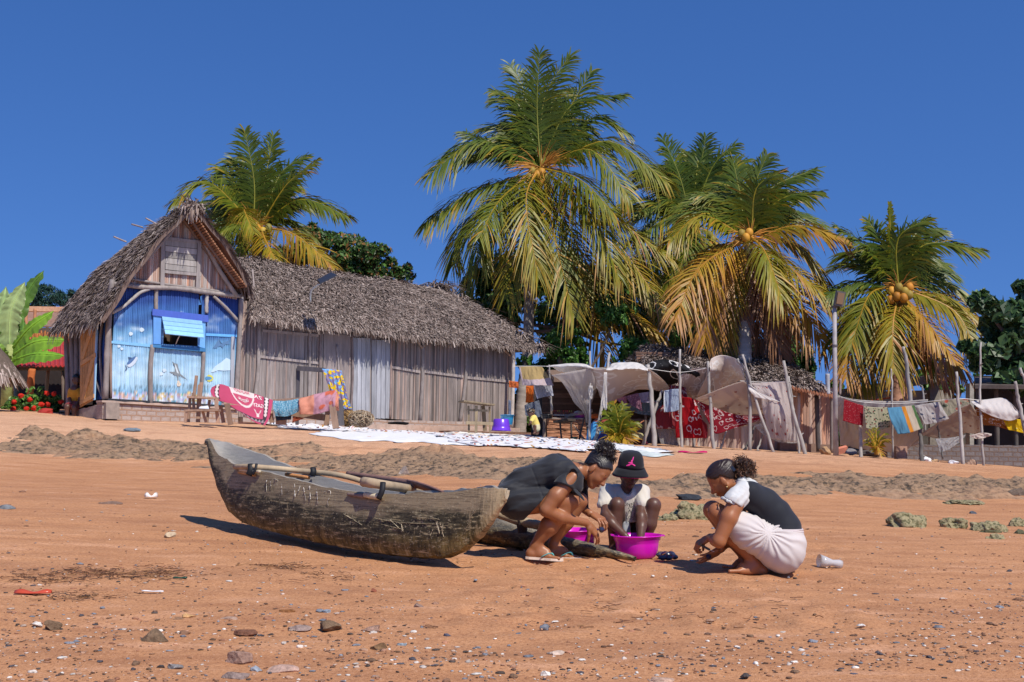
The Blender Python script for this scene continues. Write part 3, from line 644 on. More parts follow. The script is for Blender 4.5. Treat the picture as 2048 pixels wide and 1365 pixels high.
# plinth
def blockmat():
    m, t, b, out = nmat('block_masonry'); k = NT(t); tcn = k.n('TexCoord'); br = k.n('TexBrick'); mp = k.n('Mapping'); k.l(k.n('UVMap').outputs[0], mp.inputs[0]); mp.inputs['Scale'].default_value = (1, 1, 1)
    k.l(mp.outputs[0], br.inputs[0]); br.inputs['Scale'].default_value = 2.2; br.inputs['Color1'].default_value = (.52, .46, .42, 1); br.inputs['Color2'].default_value = (.38, .33, .31, 1); br.inputs['Mortar'].default_value = (.40, .25, .17, 1)
    br.inputs['Mortar Size'].default_value = .035; n1 = k.noise(10, 5, .6, k.pos()); c = k.mix(k.math('MULTIPLY', n1, .9), br.outputs[0], (.30, .2, .15)); c = k.mix(1.0, c, k.n('Attribute', attribute_name='Col').outputs['Color'], 'MULTIPLY'); k.l(c, b.inputs['Base Color'])
    b.inputs['Roughness'].default_value = .9; k.l(k.bump(k.math('ADD', k.math('MULTIPLY', br.outputs['Fac'], -.6), n1), .8, .03), b.inputs['Normal']); return m
M['block'] = blockmat()
def wallslab(name, f, px0, px1, top, bot, off, th, par, mat='block', c=(1, 1, 1), uvs=1.0, topc=None):
    "masonry slab between image columns in plane f; bot/top are py at both ends"
    mb = MB(); n = 24; r0 = [f(lerp(px0, px1, i/n), lerp(top[0], top[1], i/n), off) for i in range(n+1)]; r1 = [f(lerp(px0, px1, i/n), lerp(bot[0], bot[1], i/n), off) for i in range(n+1)]
    V = []; U = []
    for row in (r0, r1):
        for v in row: V.append((v.x, v.y, v.z+(random.uniform(-.012, .012) if row is r0 else 0))); U.append(((v-f.o).dot(f.d)*uvs, v.z*uvs))
    mb.add(V, gridf(2, n+1), c, 0, U)
    bk = [Vector(v)-f.n*th for v in V[:n+1]]; mb.add(V[:n+1]+[list(q) for q in bk], [(i, i+n+1, i+n+2, i+1) for i in range(n)], c, 0, U[:n+1]+[(u+.3, v+.3) for u, v in U[:n+1]])
    for e in (0, n):
        a = Vector(V[e]); b_ = Vector(V[e+n+1]); mb.add([list(a), list(b_), list(b_-f.n*th), list(a-f.n*th)], [(0, 1, 2, 3)], c, 0, [(0, 1), (0, 0), (1, 0), (1, 1)])
    return mb.build(name, M[mat], par)
wallslab('plinth', hf, 205, 476, (803, 819), (838, 862), .16, .3, hut)
wallslab('plinth', hl, 212, 146, (806, 822), (838, 846), .14, .3, hut, 'stone', (.30, .24, .2))
wallslab('plinth_ledge', hf, 204, 476, (801, 816), (805, 820), .22, .3, hut, 'stone', (.46, .34, .27))
# roof
Rf = hf(386, 404, .62); Rb = P(303, 455, 28.6); E0 = P(203, 642, 25.35); E1 = P(100, 656, 27.5)
rt = thatch(hut, Rb, Rf, E0, E1, 9500, .14, .22, .032, .042, 'roof', 700, raked=260)
E2 = hf(500, 568, .55)+DV*.02; thatch(hut, Rf, Rb, E2+NV*3.0+Vector((0, 0, .1)), E2, 1600, .05, .3, .045, .04, 'roof', 160, raked=260)
mb = MB(); a, b, c_, d_ = [A(list(q)) for q in (Rf, Rb, E2+NV*3.0, E2)]; N_ = np.cross(c_-a, b-d_); N_ /= np.linalg.norm(N_); N_ = N_ if N_[2] > 0 else -N_
for i in range(34):
    t = (i+.5)/34; p = lerp(a, d_, t)-N_*(.125+.03*math.sin(t*3)); q = lerp(b, c_, t)-N_*.125; mb.beam(p, q, .045, .035, N_, A((.30, .135, .07))*random.uniform(.6, 1.2))
mb.build('roof_lining', M['wood'], hut)
for off_ in (.25, .75): log('rafter', [Vector(lerp(a, d_, t)-N_*.17)+NV*(.1+off_*.6) for t in (.02, .5, .97)], .035, hut, (.2, .13, .1))
for (x0, y0, x1, y1) in ((292, 437, 312, 448), (228, 474, 252, 484), (264, 449, 285, 455), (373, 397, 400, 412), (372, 402, 395, 408), (505, 540, 508, 575)):
    log('roof_pole', [P(x0, y0, 27.4), P((x0+x1)/2, (y0+y1)/2, 27.2), P(x1, y1, 27.0)], .02, hut, (.33, .27, .24))
mb = MB()
for i in range(210):   # ragged ridge tuft over the gable point
    p = hf(386+random.gauss(0, 9), 407+abs(random.gauss(0, 5)), .62+random.uniform(-.5, .12)); a = random.gauss(-1.5, .9); L = random.uniform(.15, .42)
    q = p+DV*math.cos(a)*L*.7+Vector((0, 0, 1))*math.sin(a)*L+hf.n*random.uniform(0, .15); mm = (p+q)/2+Vector((0, 0, .05))
    mb.tube([p, mm, q], [.018, .02, .006], 4, A(random.choice(TH))*1.1, flat=.3)
mb.build('ridge_tuft', M['thatch'], hut)
# ---------------------------------------------------------------- long wing
wing = empty('thatched_house', wf(760, 840), 'long low grey reed house with a wide thatched roof joined to the blue hut', 'house')
mb = MB()
cane(mb, wf, [(474, 600), (700, 630)], [(474, 834), (700, 840)], greycane, .038, 4); cane(mb, wf, [(700, 630), (1022, 690)], [(700, 834), (846, 842), (1022, 850)], lambda u, z, b, t: greycane(u, z, b, t)*A((1.0, .97, .94)), .038, 4)
mb.build('reed_wall', M['wood_grey'], wing)
mb = MB(); a0 = wf(486, 838); a1 = wf(1022, 850); zt = wf(486, 600).z
for p, q in ((a1-DV*.02, a1+NV*4), (a0+NV*4, a1+NV*4)): mb.add([(*p.xy, a1.z-.3), (*q.xy, a1.z-.3), (*q.xy, zt), (*p.xy, zt)], [(0, 1, 2, 3)], (.22, .18, .16))
mb.build('end_wall', M['wood_grey'], wing)
for pts, r, c in (([(518, 640), (516, 740), (509, 800)], .05, g2), ([(619, 650), (619, 740), (617, 835)], .04, g1), ([(641, 655), (640, 740), (636, 836)], .035, (.2, .16, .15)),
   ([(704, 660), (705, 760), (700, 836)], .03, (.18, .14, .13)), ([(783, 668), (782, 760), (780, 838)], .03, (.28, .2, .17)), ([(846, 674), (845, 760), (840, 842)], .055, g1),
   ([(934, 690), (931, 760), (920, 846)], .055, (.26, .22, .2)), ([(596, 736), (596, 780), (592, 836)], .04, (.15, .12, .12)), ([(674, 690), (677, 740), (677, 836)], .03, (.3, .26, .25))):
    log('wall_post', [wf(*q, .05) for q in pts], r, wing, c)
for a, b, y in (((525, 659), (637, 669), 0), ((519, 711), (637, 724), 0), ((784, 732), (841, 742), 0), ((849, 741), (927, 751), 0), ((935, 753), (1020, 761), 0)):
    board('wall_rail', wf, [a, b, (b[0], b[1]+5), (a[0], a[1]+5)], wing, (.33, .28, .26), .05, .03, 'wood_grey')
log('eave_brace', [wf(826, 672, .1), wf(845, 696, .08)], .03, wing, (.3, .22, .17)); log('eave_brace', [wf(862, 676, .1), wf(847, 694, .08)], .03, wing, (.3, .22, .17)); log('eave_brace', [wf(1002, 694, .1), wf(1021, 712, .08)], .03, wing, (.36, .26, .2))
for x0, x1, y in ((706, 741, 676), (744, 781, 680)):
    dd = empty('door', wf((x0+x1)/2, 830, .06)); setpar(dd, wing)
    k = 4
    for i in range(k):
        a, b = lerp(x0, x1, i/k+.01), lerp(x0, x1, (i+1)/k-.012); sh = random.uniform(.85, 1.15)
        board('door_board', wf, [(a, y), (b, y+1), (b-1, 838), (a-1, 837)], dd, A((.34, .345, .37))*sh, .045, .03, 'wood_grey')
board('door_panel', wf, [(648, 664), (700, 672), (697, 836), (645, 836)], wing, (.27, .225, .21), .03, .03, 'wood_grey')
log('corner_post', [wf(1027, 690, .35), wf(1026, 770, .35), wf(1023, 856, .35)], .055, wing, (.48, .42, .37))
WT = [wf(478, 512, -1.9), wf(888, 578, -1.9), wf(1089, 703, .55), wf(506, 632, .55)]
thatch(wing, *WT, 30000, .12, .16, .028, .036, 'roof', 2600, raked=600, nrm=(.3, -.4, 1), yawsd=.6)
bk = [WT[0], WT[1], WT[1]+NV*2.6+Vector((0, 0, -1.9)), WT[0]+NV*2.6+Vector((0, 0, -1.9))]
thatch(wing, *bk, 500, .02, .4, .06, .06, 'back_roof', 0, raked=100, nrm=(-.3, .4, 1))
mb = MB(); e = [WT[1], WT[2], WT[1]+NV*2.6+Vector((0, 0, -1.9))]; mb.add([list(v) for v in e], [(0, 1, 2)], (.2, .15, .12)); mb.build('hip_end', M['thatch'], wing)
mb = MB()
for i in range(330):
    t = random.random()**.7; p = WT[1].lerp(WT[2], t) if i % 3 else WT[0].lerp(WT[1], .93+.1*random.random()); a = Vector((random.gauss(0, .3), random.gauss(0, .3), random.gauss(0.02, .1)))
    mb.tube([p+Vector((0, 0, .04)), p+a*.5+Vector((0, 0, .1)), p+a+DV*.1-Vector((0, 0, .05))], [.02, .022, .006], 4, A(random.choice(TH)), flat=.3)
mb.build('ridge_tuft', M['thatch'], wing)
wallslab('plinth', wf, 486, 1022, (835, 845), (866, 870), .30, .5, wing, 'block', uvs=.9)
wallslab('step', wf, 735, 1040, (848, 856), (866, 876), .75, .5, wing, 'stone', (.45, .32, .25)); wallslab('step', wf, 900, 1085, (862, 866), (878, 884), 1.2, .5, wing, 'block', (.45, .32, .25))
# solar lamp on the roof
lp = P(621, 602, 28.6); sl = empty('solar_lamp', lp, 'solar street lamp with a flat panel standing out of the long thatched roof', 'lamp')
mb = MB(); mb.tube(cpath([P(621, 604, 28.7), P(621, 590, 28.6), P(624, 580, 28.5), P(640, 568, 28.3)], 10), .022, 7, (.45, .5, .5)); mb.build('bracket', M['plastic'], sl, smooth=True)
mb = MB(); a, b, c_, d_ = P(634, 563, 28.2), P(640, 569, 28.0), P(673, 553, 28.1), P(662, 548, 28.4); up = Vector((0, 0, .04))
mb.add([list(v) for v in (a, b, c_, d_)]+[list(v+up) for v in (a, b, c_, d_)], [(0, 1, 2, 3), (7, 6, 5, 4), (0, 4, 5, 1), (1, 5, 6, 2), (2, 6, 7, 3), (3, 7, 4, 0)], (.03, .03, .035)); mb.build('panel', M['plastic'], sl)
mb = MB(); ce = (a+b+c_+d_)/4; q = [ce+(v-ce)*.55-Vector((0, 0, .012)) for v in (a, b, c_, d_)]; mb.add([list(v) for v in q], [(0, 1, 2, 3)], (.60, .33, .10)); mb.build('lens', M['plastic'], sl)
# ================================================================== PALMS AND TREES
random.seed(33); np.random.seed(33)
AGE = A([(0, .042, .078, .008), (.25, .085, .120, .010), (.45, .165, .175, .012), (.65, .27, .21, .014), (.85, .42, .22, .018), (1.0, .42, .19, .05), (1.2, .26, .13, .07)])
def agecol(a): return A([np.interp(a, AGE[:, 0], AGE[:, i]) for i in (1, 2, 3)])
def frond(par, base, mid, tip, age=.3, nl=46, ll=.8, hang=.5, wd=.033, name='frond', ref=None):
    p = cpath([base, mid, tip], 36); n = len(p); seg = np.r_[0, np.cumsum(np.linalg.norm(np.diff(p, axis=0), axis=1))]; L = seg[-1]; s = seg/L
    T = np.gradient(p, axis=0); T /= np.linalg.norm(T, axis=1)[:, None]
    mb = MB(); rc = agecol(min(age+.35, .9))*1.15 if age < 1 else agecol(1.1)
    mb.tube(p[::3], np.linspace(.035, .006, len(p[::3])), 5, rc, 0, caps=False)
    ref = A(ref if ref is not None else (random.uniform(-.2, .2), -.55, 1.0))
    k = nl; V = []; C = []; Fc = []
    for sd in (-1, 1):
        for i in range(k):
            t = .13+.86*(i+random.random()*.6)/k
            q = A([np.interp(t, s, p[:, j]) for j in range(3)]); tt = A([np.interp(t, s, T[:, j]) for j in range(3)]); tt /= np.linalg.norm(tt)
            N = ref-tt*np.dot(ref, tt); N /= np.linalg.norm(N)+1e-9; S_ = np.cross(tt, N)*sd
            ph = R(26+34*t**1.3)+random.gauss(0, .12); l = S_*math.cos(ph)+tt*math.sin(ph)+N*random.uniform(.05, .38)+A((.10, 0, 0)); l /= np.linalg.norm(l)
            ln = ll*.92*min(1, .45+1.7*t)*(1 if t < .6 else 1-.60*((t-.6)/.4)**1.6)*random.uniform(.78, 1.12)
            if age > .6 and random.random() < .05: continue
            hg = hang*random.uniform(.5, 1.5); w_ = wd*random.uniform(.8, 1.15)
            a = age+random.gauss(0, .07)+.18*max(0, t-.55)
            if random.random() < .06: a += .35
            b = len(V)
            for (r, ww, da) in ((0, .5, .0), (.3, 1, 0), (.62, .85, .04), (.85, .5, .12), (1, .06, .3)):
                c = q+l*ln*r+A((0, 0, -1))*hg*ln*r*r; dl = l+A((0, 0, -1))*hg*2*r; dl /= np.linalg.norm(dl)
                wv = np.cross(dl, np.cross(tt, dl)); wv = tt-dl*np.dot(tt, dl); wv = wv/(np.linalg.norm(wv)+1e-9)*.75+np.cross(dl, wv)*.35*sd
                V += [c-wv*w_*ww, c+wv*w_*ww]; cc = agecol(a+da); C += [cc, cc]
            for j in range(4): Fc.append((b+2*j, b+2*j+1, b+2*j+3, b+2*j+2))
    mb.add(V, Fc, C)
    return mb.build(name, M['leaf'], par)
def trunk(par, pts, r0, r1, c=(.30, .26, .23), name='trunk', ring=True):
    p = cpath(pts, 60); r = np.linspace(r0, r1, 60); r = r*(1+.06*np.sin(np.arange(60)*2.6)*ring)
    mb = MB(); cc = A(c)*np.random.uniform(.75, 1.1, (60, 1)); mb.tube(p, r, 12, cc, jit=.05); return mb.build(name, M['bark'], par, smooth=True)
def nuts(par, ctr, spots, r, c=(.55, .26, .03)):
    for (dx, dz, dy) in spots:
        v, f = blob(r, r, r*1.2, .08, 1.0, I2); mb = MB(); mb.add(v+A(list(ctr))+A((dx, dy, dz)), f, A(random.choice([c, (.40, .27, .04), (.5, .2, .02), (.3, .26, .05)]))*random.uniform(.6, 1.1)); mb.build('coconut', M['paint'], par, smooth=True)
def flowerstalks(par, ctr, n, L, c=(.52, .23, .04), spread=1.0):
    mb = MB(); ctr = A(list(ctr))
    for i in range(n):
        a = random.uniform(-2.9, 3.2); dy = random.uniform(-.7, .1); d = A((math.cos(a)*spread*1.1, dy, math.sin(a)*.45+.1)); d /= np.linalg.norm(d)
        b = ctr+d*L*.35*random.random(); e = b+d*L*random.uniform(.4, .9)+A((0, 0, -.12*L))
        cc = A(c)*random.uniform(.5, 1.25); mb.tube([b, (b+e)/2+A((0, 0, .04)), e], [.018, .014, .005], 4, cc)
    mb.build('flower_stalk', M['paint'], par)
def palm(label, ctr, Y, fronds, tr, tw, nutsp=(), fl=(26, .8), nr=.11, ll=.8, extra=(), fringe=0):
    C0 = P(*ctr, Y); base = P(*tr[0]); base.z = min(base.z, G(base.x, base.y)-.1); root = empty('palm_tree', base, label, 'palm tree', 'coconut palms behind the houses')
    pts = [base]+[P(*q) for q in tr[1:]]+[C0+Vector((0, 0, -.1))]
    trunk(root, pts, *tw)
    sc = Y/34
    for f in fronds:
        mx, my, tx, ty, dm, dt, ag = f[:7]; bs = C0+Vector((random.uniform(-.1, .1), dm*.1, random.uniform(-.1, .15)))
        m_, t_ = P(mx, my, Y+dm*sc), P(tx, ty, Y+dt*sc); up = max(0, min(1, (m_.z-C0.z)/((m_-C0).length+.01)))
        frond(root, bs, m_, t_, ag, 62, ll*1.16*(f[7] if len(f) > 7 else 1), hang=.40+.3*(1-up))
    for i in range(extra[0] if extra else 0):   # inner and far side of the crown
        a = R(random.uniform(extra[1], extra[2])); L = random.uniform(.55, 1)*extra[3]; dy = random.uniform(.5, 2.6)
        m_ = P(ctr[0]+math.cos(a)*L*.55, ctr[1]-math.sin(a)*L*.55-L*.08, Y+dy*.6); t_ = P(ctr[0]+math.cos(a)*L*1.02, ctr[1]-math.sin(a)*L*.9+L*.16, Y+dy*1.4)
        frond(root, C0+Vector((0, .1, 0)), m_, t_, random.uniform(.02, .34), 56, ll*1.15, .45)
    if fringe:
        mb = MB()
        for i in range(fringe):
            p0 = C0+Vector((random.gauss(0, .22), random.uniform(-.3, .3), -.25-random.random()*.5)); L = random.uniform(.7, 2.2); x = random.gauss(0, .14)
            mb.tube([p0, p0+Vector((x, 0, -L*.5)), p0+Vector((x*1.6, 0, -L))], [.02, .016, .004], 4, A(random.choice([(.30, .13, .06), (.2, .09, .05), (.38, .2, .1), (.15, .08, .05)])), flat=.4)
        mb.build('dead_leaf_skirt', M['thatch'], root)
    flowerstalks(root, C0+Vector((0, -.3, 0)), fl[0], fl[1])
    nuts(root, C0+Vector((0, -.4, 0)), nutsp, nr)
    return root
palm('tallest coconut palm, with a huge crown, in the middle behind the house end', (1080, 340), 37.5, [
 (1074, 215, 1079, 104, .1, .0, .12), (1088, 200, 1142, 108, .3, .5, .2), (1040, 215, 987, 182, .4, .4, .15), (1046, 180, 1020, 128, .8, 1.2, .1),
 (1142, 212, 1248, 190, .3, .3, .12), (1125, 240, 1185, 140, .8, 1.2, .1), (1180, 238, 1252, 265, .8, 1., .2), (1215, 283, 1335, 365, -.3, -.8, .38, 1.1),
 (1180, 300, 1262, 400, -.8, -1.4, .35), (958, 282, 858, 350, 0, -.2, .18), (945, 384, 852, 448, .4, .3, .3), (960, 440, 955, 520, -.8, -1.2, .3, 1.1),
 (1002, 398, 958, 478, -1.2, -2., .36), (1052, 400, 1078, 560, -1.5, -1.9, .52), (1060, 430, 1010, 600, -.5, -.8, .5), (1110, 480, 1150, 640, -1.3, -1.6, .45),
 (1180, 420, 1240, 560, -1.4, -1.8, .42, 1.1), (1230, 480, 1345, 645, -1.0, -1.5, .6, 1.1), (1220, 430, 1346, 520, -.5, -.7, .5), (1160, 360, 1232, 432, -1.4, -2., .38),
 (1195, 560, 1322, 672, -.3, -.6, .66, 1.1), (930, 450, 905, 535, .6, .8, .28), (1010, 300, 930, 265, 1, 1.6, .1), (1180, 600, 1225, 770, .2, .2, .7), (940, 550, 915, 640, 1, 1, .4)],
 [(1038, 866, 36.6), (1046, 780, 36.9), (1056, 700, 37.3), (1060, 560, 37.6)], (.20, .14), [(-.25, -.15, 0), (-.1, -.3, -.1), (.05, -.22, -.1), (-.35, -.35, 0), (.2, -.35, 0), (0, -.5, -.05)],
 (60, 1.15), .13, 1.03, (20, 15, 165, 225), 60)
palm('small coconut palm with orange nuts rising behind the blue hut roof', (513, 455), 36, [
 (508, 360, 489, 260, 0, 0, .15), (528, 370, 547, 270, .5, .8, .2), (560, 350, 612, 312, .5, .8, .12), (572, 372, 634, 322, -.2, -.3, .38), (480, 330, 452, 330, .6, .8, .12),
 (418, 366, 350, 402, -.3, -.6, .35), (455, 345, 434, 362, .3, .2, .2), (600, 400, 694, 432, -.3, -.7, .28), (590, 470, 672, 540, -.8, -1.2, .68), (535, 490, 556, 528, -1.2, -1.6, .62),
 (488, 420, 508, 468, -1.6, -2.2, .5, .7), (465, 450, 438, 480, -.3, -.5, .3), (478, 490, 455, 530, -.8, -1., .4), (545, 395, 590, 350, .6, 1., .1), (560, 440, 620, 470, .9, 1.4, .2)],
 [(528, 800, 36), (522, 600, 36)], (.22, .15), [(-.35, -.3, 0), (-.2, -.42, -.1), (-.42, -.5, 0), (-.3, -.62, -.1), (.15, -.15, -.2), (.3, -.22, -.1), (.22, -.35, -.15), (.38, -.4, 0), (.45, -.1, 0), (-.2, -.68, 0)],
 (34, .8), .12, .85, (15, 20, 155, 155), 20)
palm('dark green coconut palm behind the other one over the stall roof', (1385, 440), 38, [
 (1358, 350, 1325, 275, 0, 0, .08), (1400, 340, 1412, 272, .4, .6, .05), (1425, 335, 1470, 288, .2, .3, .08), (1430, 360, 1492, 320, .5, .8, .08), (1340, 400, 1270, 425, .2, 0, .2),
 (1345, 430, 1268, 480, -.3, -.6, .3), (1335, 500, 1292, 580, -.5, -.8, .3), (1375, 490, 1350, 570, -.9, -1.2, .35), (1410, 500, 1440, 560, -.7, -1, .55), (1340, 470, 1250, 540, 0, -.2, .45), (1350, 560, 1330, 690, -.3, -.4, .6), (1400, 580, 1400, 700, .2, .3, .6)],
 [(1352, 860, 38), (1358, 660, 38), (1378, 560, 38)], (.26, .17, (.2, .17, .15)), [(.45, -.6, -.2), (.55, -.75, -.2), (.5, -.9, -.2), (.65, -.95, -.2)], (10, .6), .12, .95, (24, 10, 175, 190), 30)
palm('coconut palm with orange drooping fronds and dead brown leaves over the stall', (1497, 478), 31, [
 (1512, 380, 1560, 345, -.2, -.4, .3), (1560, 400, 1636, 385, 0, -.2, .2), (1540, 380, 1628, 340, .4, .5, .12), (1480, 390, 1465, 318, .4, .6, .12), (1505, 385, 1535, 308, .6, .8, .12), (1460, 400, 1400, 390, .5, .6, .2),
 (1590, 452, 1690, 478, -.3, -.6, .72), (1405, 432, 1338, 482, -.2, -.5, .5), (1400, 535, 1350, 640, -.9, -1.3, .82, 1.1), (1428, 575, 1408, 690, -.5, -.7, .85), (1445, 600, 1440, 700, -.2, -.2, .6),
 (1560, 520, 1672, 608, -1.1, -1.6, .66), (1585, 575, 1652, 700, -.7, -1, .82, 1.1), (1530, 505, 1565, 600, -1.5, -2, .52), (1590, 490, 1668, 590, .3, .4, .6), (1540, 560, 1600, 660, .4, .4, .75), (1425, 500, 1380, 560, .3, .2, .6),
 (1530, 580, 1564, 715, -.4, -.5, 1.15), (1478, 590, 1470, 690, -.2, -.3, 1.2, .7), (1515, 590, 1520, 710, .1, .1, 1.2, .8), (1545, 600, 1545, 700, .2, .2, 1.1, .8)],
 [(1492, 890, 30.5), (1489, 720, 30.5), (1492, 600, 31)], (.22, .12, (.33, .29, .26)), [(-.3, .02, -.2), (-.2, -.1, -.3), (-.38, -.18, -.1), (-.1, .05, -.2)], (40, .7), .1, .8, (22, 20, 155, 170), 60)
palm('short bushy coconut palm with bright yellow nuts at the right', (1791, 582), 29.5, [
 (1783, 490, 1778, 404, 0, 0, .3, .35), (1796, 480, 1855, 438, -.1, -.3, .2), (1765, 490, 1735, 440, .3, .4, .12), (1745, 505, 1672, 456, .2, .1, .15), (1850, 490, 1960, 500, 0, -.3, .22), (1830, 470, 1880, 460, .5, .7, .1),
 (1722, 566, 1655, 590, .2, .1, .12), (1738, 592, 1700, 700, -.6, -1, .45), (1735, 640, 1690, 760, -.7, -1, .78), (1786, 650, 1787, 748, -1.3, -1.6, .6), (1755, 690, 1712, 785, -.2, -.2, .45),
 (1880, 590, 1960, 640, .1, 0, .62), (1905, 620, 1950, 695, -.6, -1, .55), (1858, 650, 1922, 738, -1, -1.4, .85, 1.1), (1850, 680, 1895, 765, -.2, -.3, .9), (1830, 640, 1836, 730, .3, .5, .3), (1720, 610, 1660, 690, .5, .6, .25), (1870, 560, 1930, 590, .8, 1.2, .3)],
 [(1801, 918, 28), (1800, 840, 28.6), (1796, 700, 29.3)], (.22, .16, (.42, .22, .14)), [(-.28, -.1, -.2), (-.14, -.02, -.3), (0, -.12, -.3), (-.2, -.24, -.3), (-.05, -.28, -.35), (.1, -.2, -.3), (-.3, -.3, -.2), (.15, .0, -.2), (-.6, -.3, 0), (-.7, -.45, 0)],
 (40, .6), .1, .72, (20, 15, 160, 155), 40)
# ---- broadleaf trees
def leafcloud(mb, ells, n, size, cols, Y, aspect=.55, down=.3, dens=.35, gapf=1.3, gapt=.66):
    e2 = []
    for (x, y, rx, ry, dy) in ells:
        e2.append((x, y, rx*.72, ry*.72, dy))
        for j in range(9): a_ = random.uniform(0, 6.28); r_ = random.uniform(.45, .85); e2.append((x+math.cos(a_)*rx*r_, y+math.sin(a_)*ry*r_, rx*random.uniform(.2, .42), ry*random.uniform(.2, .42), dy+random.uniform(-.5, .3)*rx*Y/F))
    E = [(P(x, y, Y+dy), rx*Y/F, ry*Y/F) for (x, y, rx, ry, dy) in e2]; wts = A([a*b for _, a, b in E]); wts = wts/wts.sum()
    ix = np.random.choice(len(E), n, p=wts); n = int(n*1.35); ix = np.random.choice(len(E), n, p=wts); d = np.random.normal(0, 1, (n, 3)); d /= np.linalg.norm(d, axis=1)[:, None]
    rad = np.random.rand(n)**dens; c = A([list(E[i][0]) for i in ix]); rx = A([E[i][1] for i in ix]); rz = A([E[i][2] for i in ix])
    p = c+d*np.c_[rx, np.minimum(rx, rz*1.3), rz]*rad[:, None]*(.82+.36*noise3(d*1.0+ix[:, None], 2.3, 4)[:, None])
    keep = noise3(p, gapf*1.3, 9)+.5*noise3(p, gapf*4, 19) > gapt; p = p[keep]; d = d[keep]; k = len(p)
    nn = d+np.random.normal(0, .6, (k, 3))+A((0, -.1, .35)); nn /= np.linalg.norm(nn, axis=1)[:, None]
    a = np.cross(nn, np.random.normal(0, 1, (k, 3))); a /= np.linalg.norm(a, axis=1)[:, None]; a[:, 2] -= down; b = np.cross(nn, a)
    s_ = size*np.random.uniform(.6, 1.25, (k, 1)); a = a*s_; b = b*s_*aspect
    V = np.stack([p-a*.5, p+b*.5+nn*s_*.08, p+a*.5, p-b*.5+nn*s_*.08], 1).reshape(-1, 3)
    cc = A(cols)[np.random.randint(0, len(cols), k)]*np.random.uniform(.75, 1.25, (k, 1))
    mb.add(V, [(4*i, 4*i+1, 4*i+2, 4*i+3) for i in range(k)], np.repeat(cc, 4, 0))
def tree(label, ells, n, size, cols, Y, tr, name='broadleaf_tree', group=None, r=.18, **kw):
    main = [P(*q) for q in tr]; main[0].z = min(main[0].z, G(main[0].x, main[0].y)-.15); root = empty(name, main[0], label, 'tree', group); mb = MB(); mb.tube(cpath(main, 14), np.linspace(r, r*.45, 14), 8, (.16, .12, .09), jit=.1)
    for (x, y, rx, ry, dy) in ells:
        e = P(x, y, Y+dy); s_ = main[-1]; mb.tube(cpath([s_, (s_+e)/2+Vector((0, 0, -.2)), e], 7), np.linspace(r*.45, .02, 7), 5, (.15, .11, .085))
    mb.build('trunk', M['bark'], root); mb = MB(); leafcloud(mb, ells, n, size, cols, Y, **kw); mb.build('crown', M['leaf'], root); return root
DG = [(.04, .095, .018), (.07, .15, .026), (.10, .19, .034), (.05, .11, .024)]; BG = [(.05, .14, .02), (.08, .20, .03), (.04, .11, .018), (.12, .25, .05)]
tree('dense dark tree with small orange tinged leaves behind the long roof', [(690, 500, 78, 50, 0), (625, 485, 46, 40, .5), (745, 545, 62, 40, 0), (812, 556, 30, 26, .5), (660, 540, 60, 40, -.5), (440, 470, 30, 45, 1), (560, 520, 60, 30, 1)],
 15000, .17, DG+[(.03, .06, .015)]*2+[(.28, .14, .04)], 41, [(700, 800, 41), (690, 620, 41), (685, 560, 41)], gapt=.60)
tree('dark shady tree behind the tallest palm and the laundry', [(1180, 610, 90, 75, 0), (1105, 640, 62, 70, 1), (1030, 590, 75, 60, 2), (1255, 640, 60, 60, 0), (1130, 700, 60, 40, 1), (1000, 540, 60, 60, 3), (960, 610, 50, 60, 2), (1080, 760, 60, 50, 2), (1290, 690, 50, 50, 1), (1110, 540, 90, 60, 2), (980, 640, 60, 50, 1), (1230, 560, 70, 70, 2), (1310, 620, 70, 70, 2)],
 30000, .20, DG, 39, [(1120, 850, 39), (1125, 720, 39), (1140, 660, 39)], gapf=.9, gapt=.56)
tree('bright green bush with fresh leaves behind the laundry under the tallest palm', [(1150, 720, 38, 28, 0), (1235, 620, 42, 40, 0), (1260, 700, 40, 35, 0), (1115, 700, 25, 20, 0), (1130, 670, 40, 25, 0)], 5200, .16, BG, 36.5, [(1170, 850, 36.5), (1180, 740, 36.5)], r=.1)
tree('bright green mango tree behind the orange palm', [(1575, 690, 44, 62, 0), (1602, 740, 26, 36, 0), (1545, 640, 30, 36, 1), (1430, 650, 70, 60, 1), (1480, 690, 60, 50, 1), (1590, 775, 40, 30, 0), (1370, 650, 50, 60, 2)],
 21000, .18, BG+DG[2:], 35, [(1560, 880, 35), (1560, 780, 35), (1545, 720, 35)], gapf=.8, gapt=.58)
tree('almond tree with big round leaves reaching in from the right edge', [(1965, 605, 34, 22, 0), (2020, 620, 50, 28, 0), (2060, 660, 70, 60, 0), (1985, 655, 34, 26, .3), (1990, 705, 52, 40, 0), (2040, 740, 60, 50, 0), (2070, 590, 40, 30, .5), (1965, 700, 28, 16, 0), (1930, 690, 14, 8, 0)],
 5400, .25, [(.03, .07, .02), (.05, .10, .028), (.10, .17, .07), (.025, .06, .02)], 27, [(2110, 900, 27), (2090, 780, 27), (2060, 700, 27)], 'almond_tree', aspect=.7, r=.16, gapf=1.2, gapt=.58)
tree('feathery dark tree far behind the banana plant', [(95, 592, 48, 26, 0), (60, 600, 30, 26, 0), (135, 600, 30, 20, 0), (20, 640, 30, 40, 0)], 3600, .2, [(.02, .06, .045), (.03, .075, .05)], 50, [(95, 760, 50), (95, 640, 50)], r=.14, aspect=.25)
tree('small light green tree behind the concrete beam at the right', [(1880, 780, 46, 34, 0), (1935, 760, 34, 30, 0), (1850, 760, 24, 24, 0), (1900, 735, 30, 20, 0), (1960, 800, 30, 30, 0)], 3600, .14, BG, 33, [(1890, 900, 33), (1888, 820, 33)], r=.08)
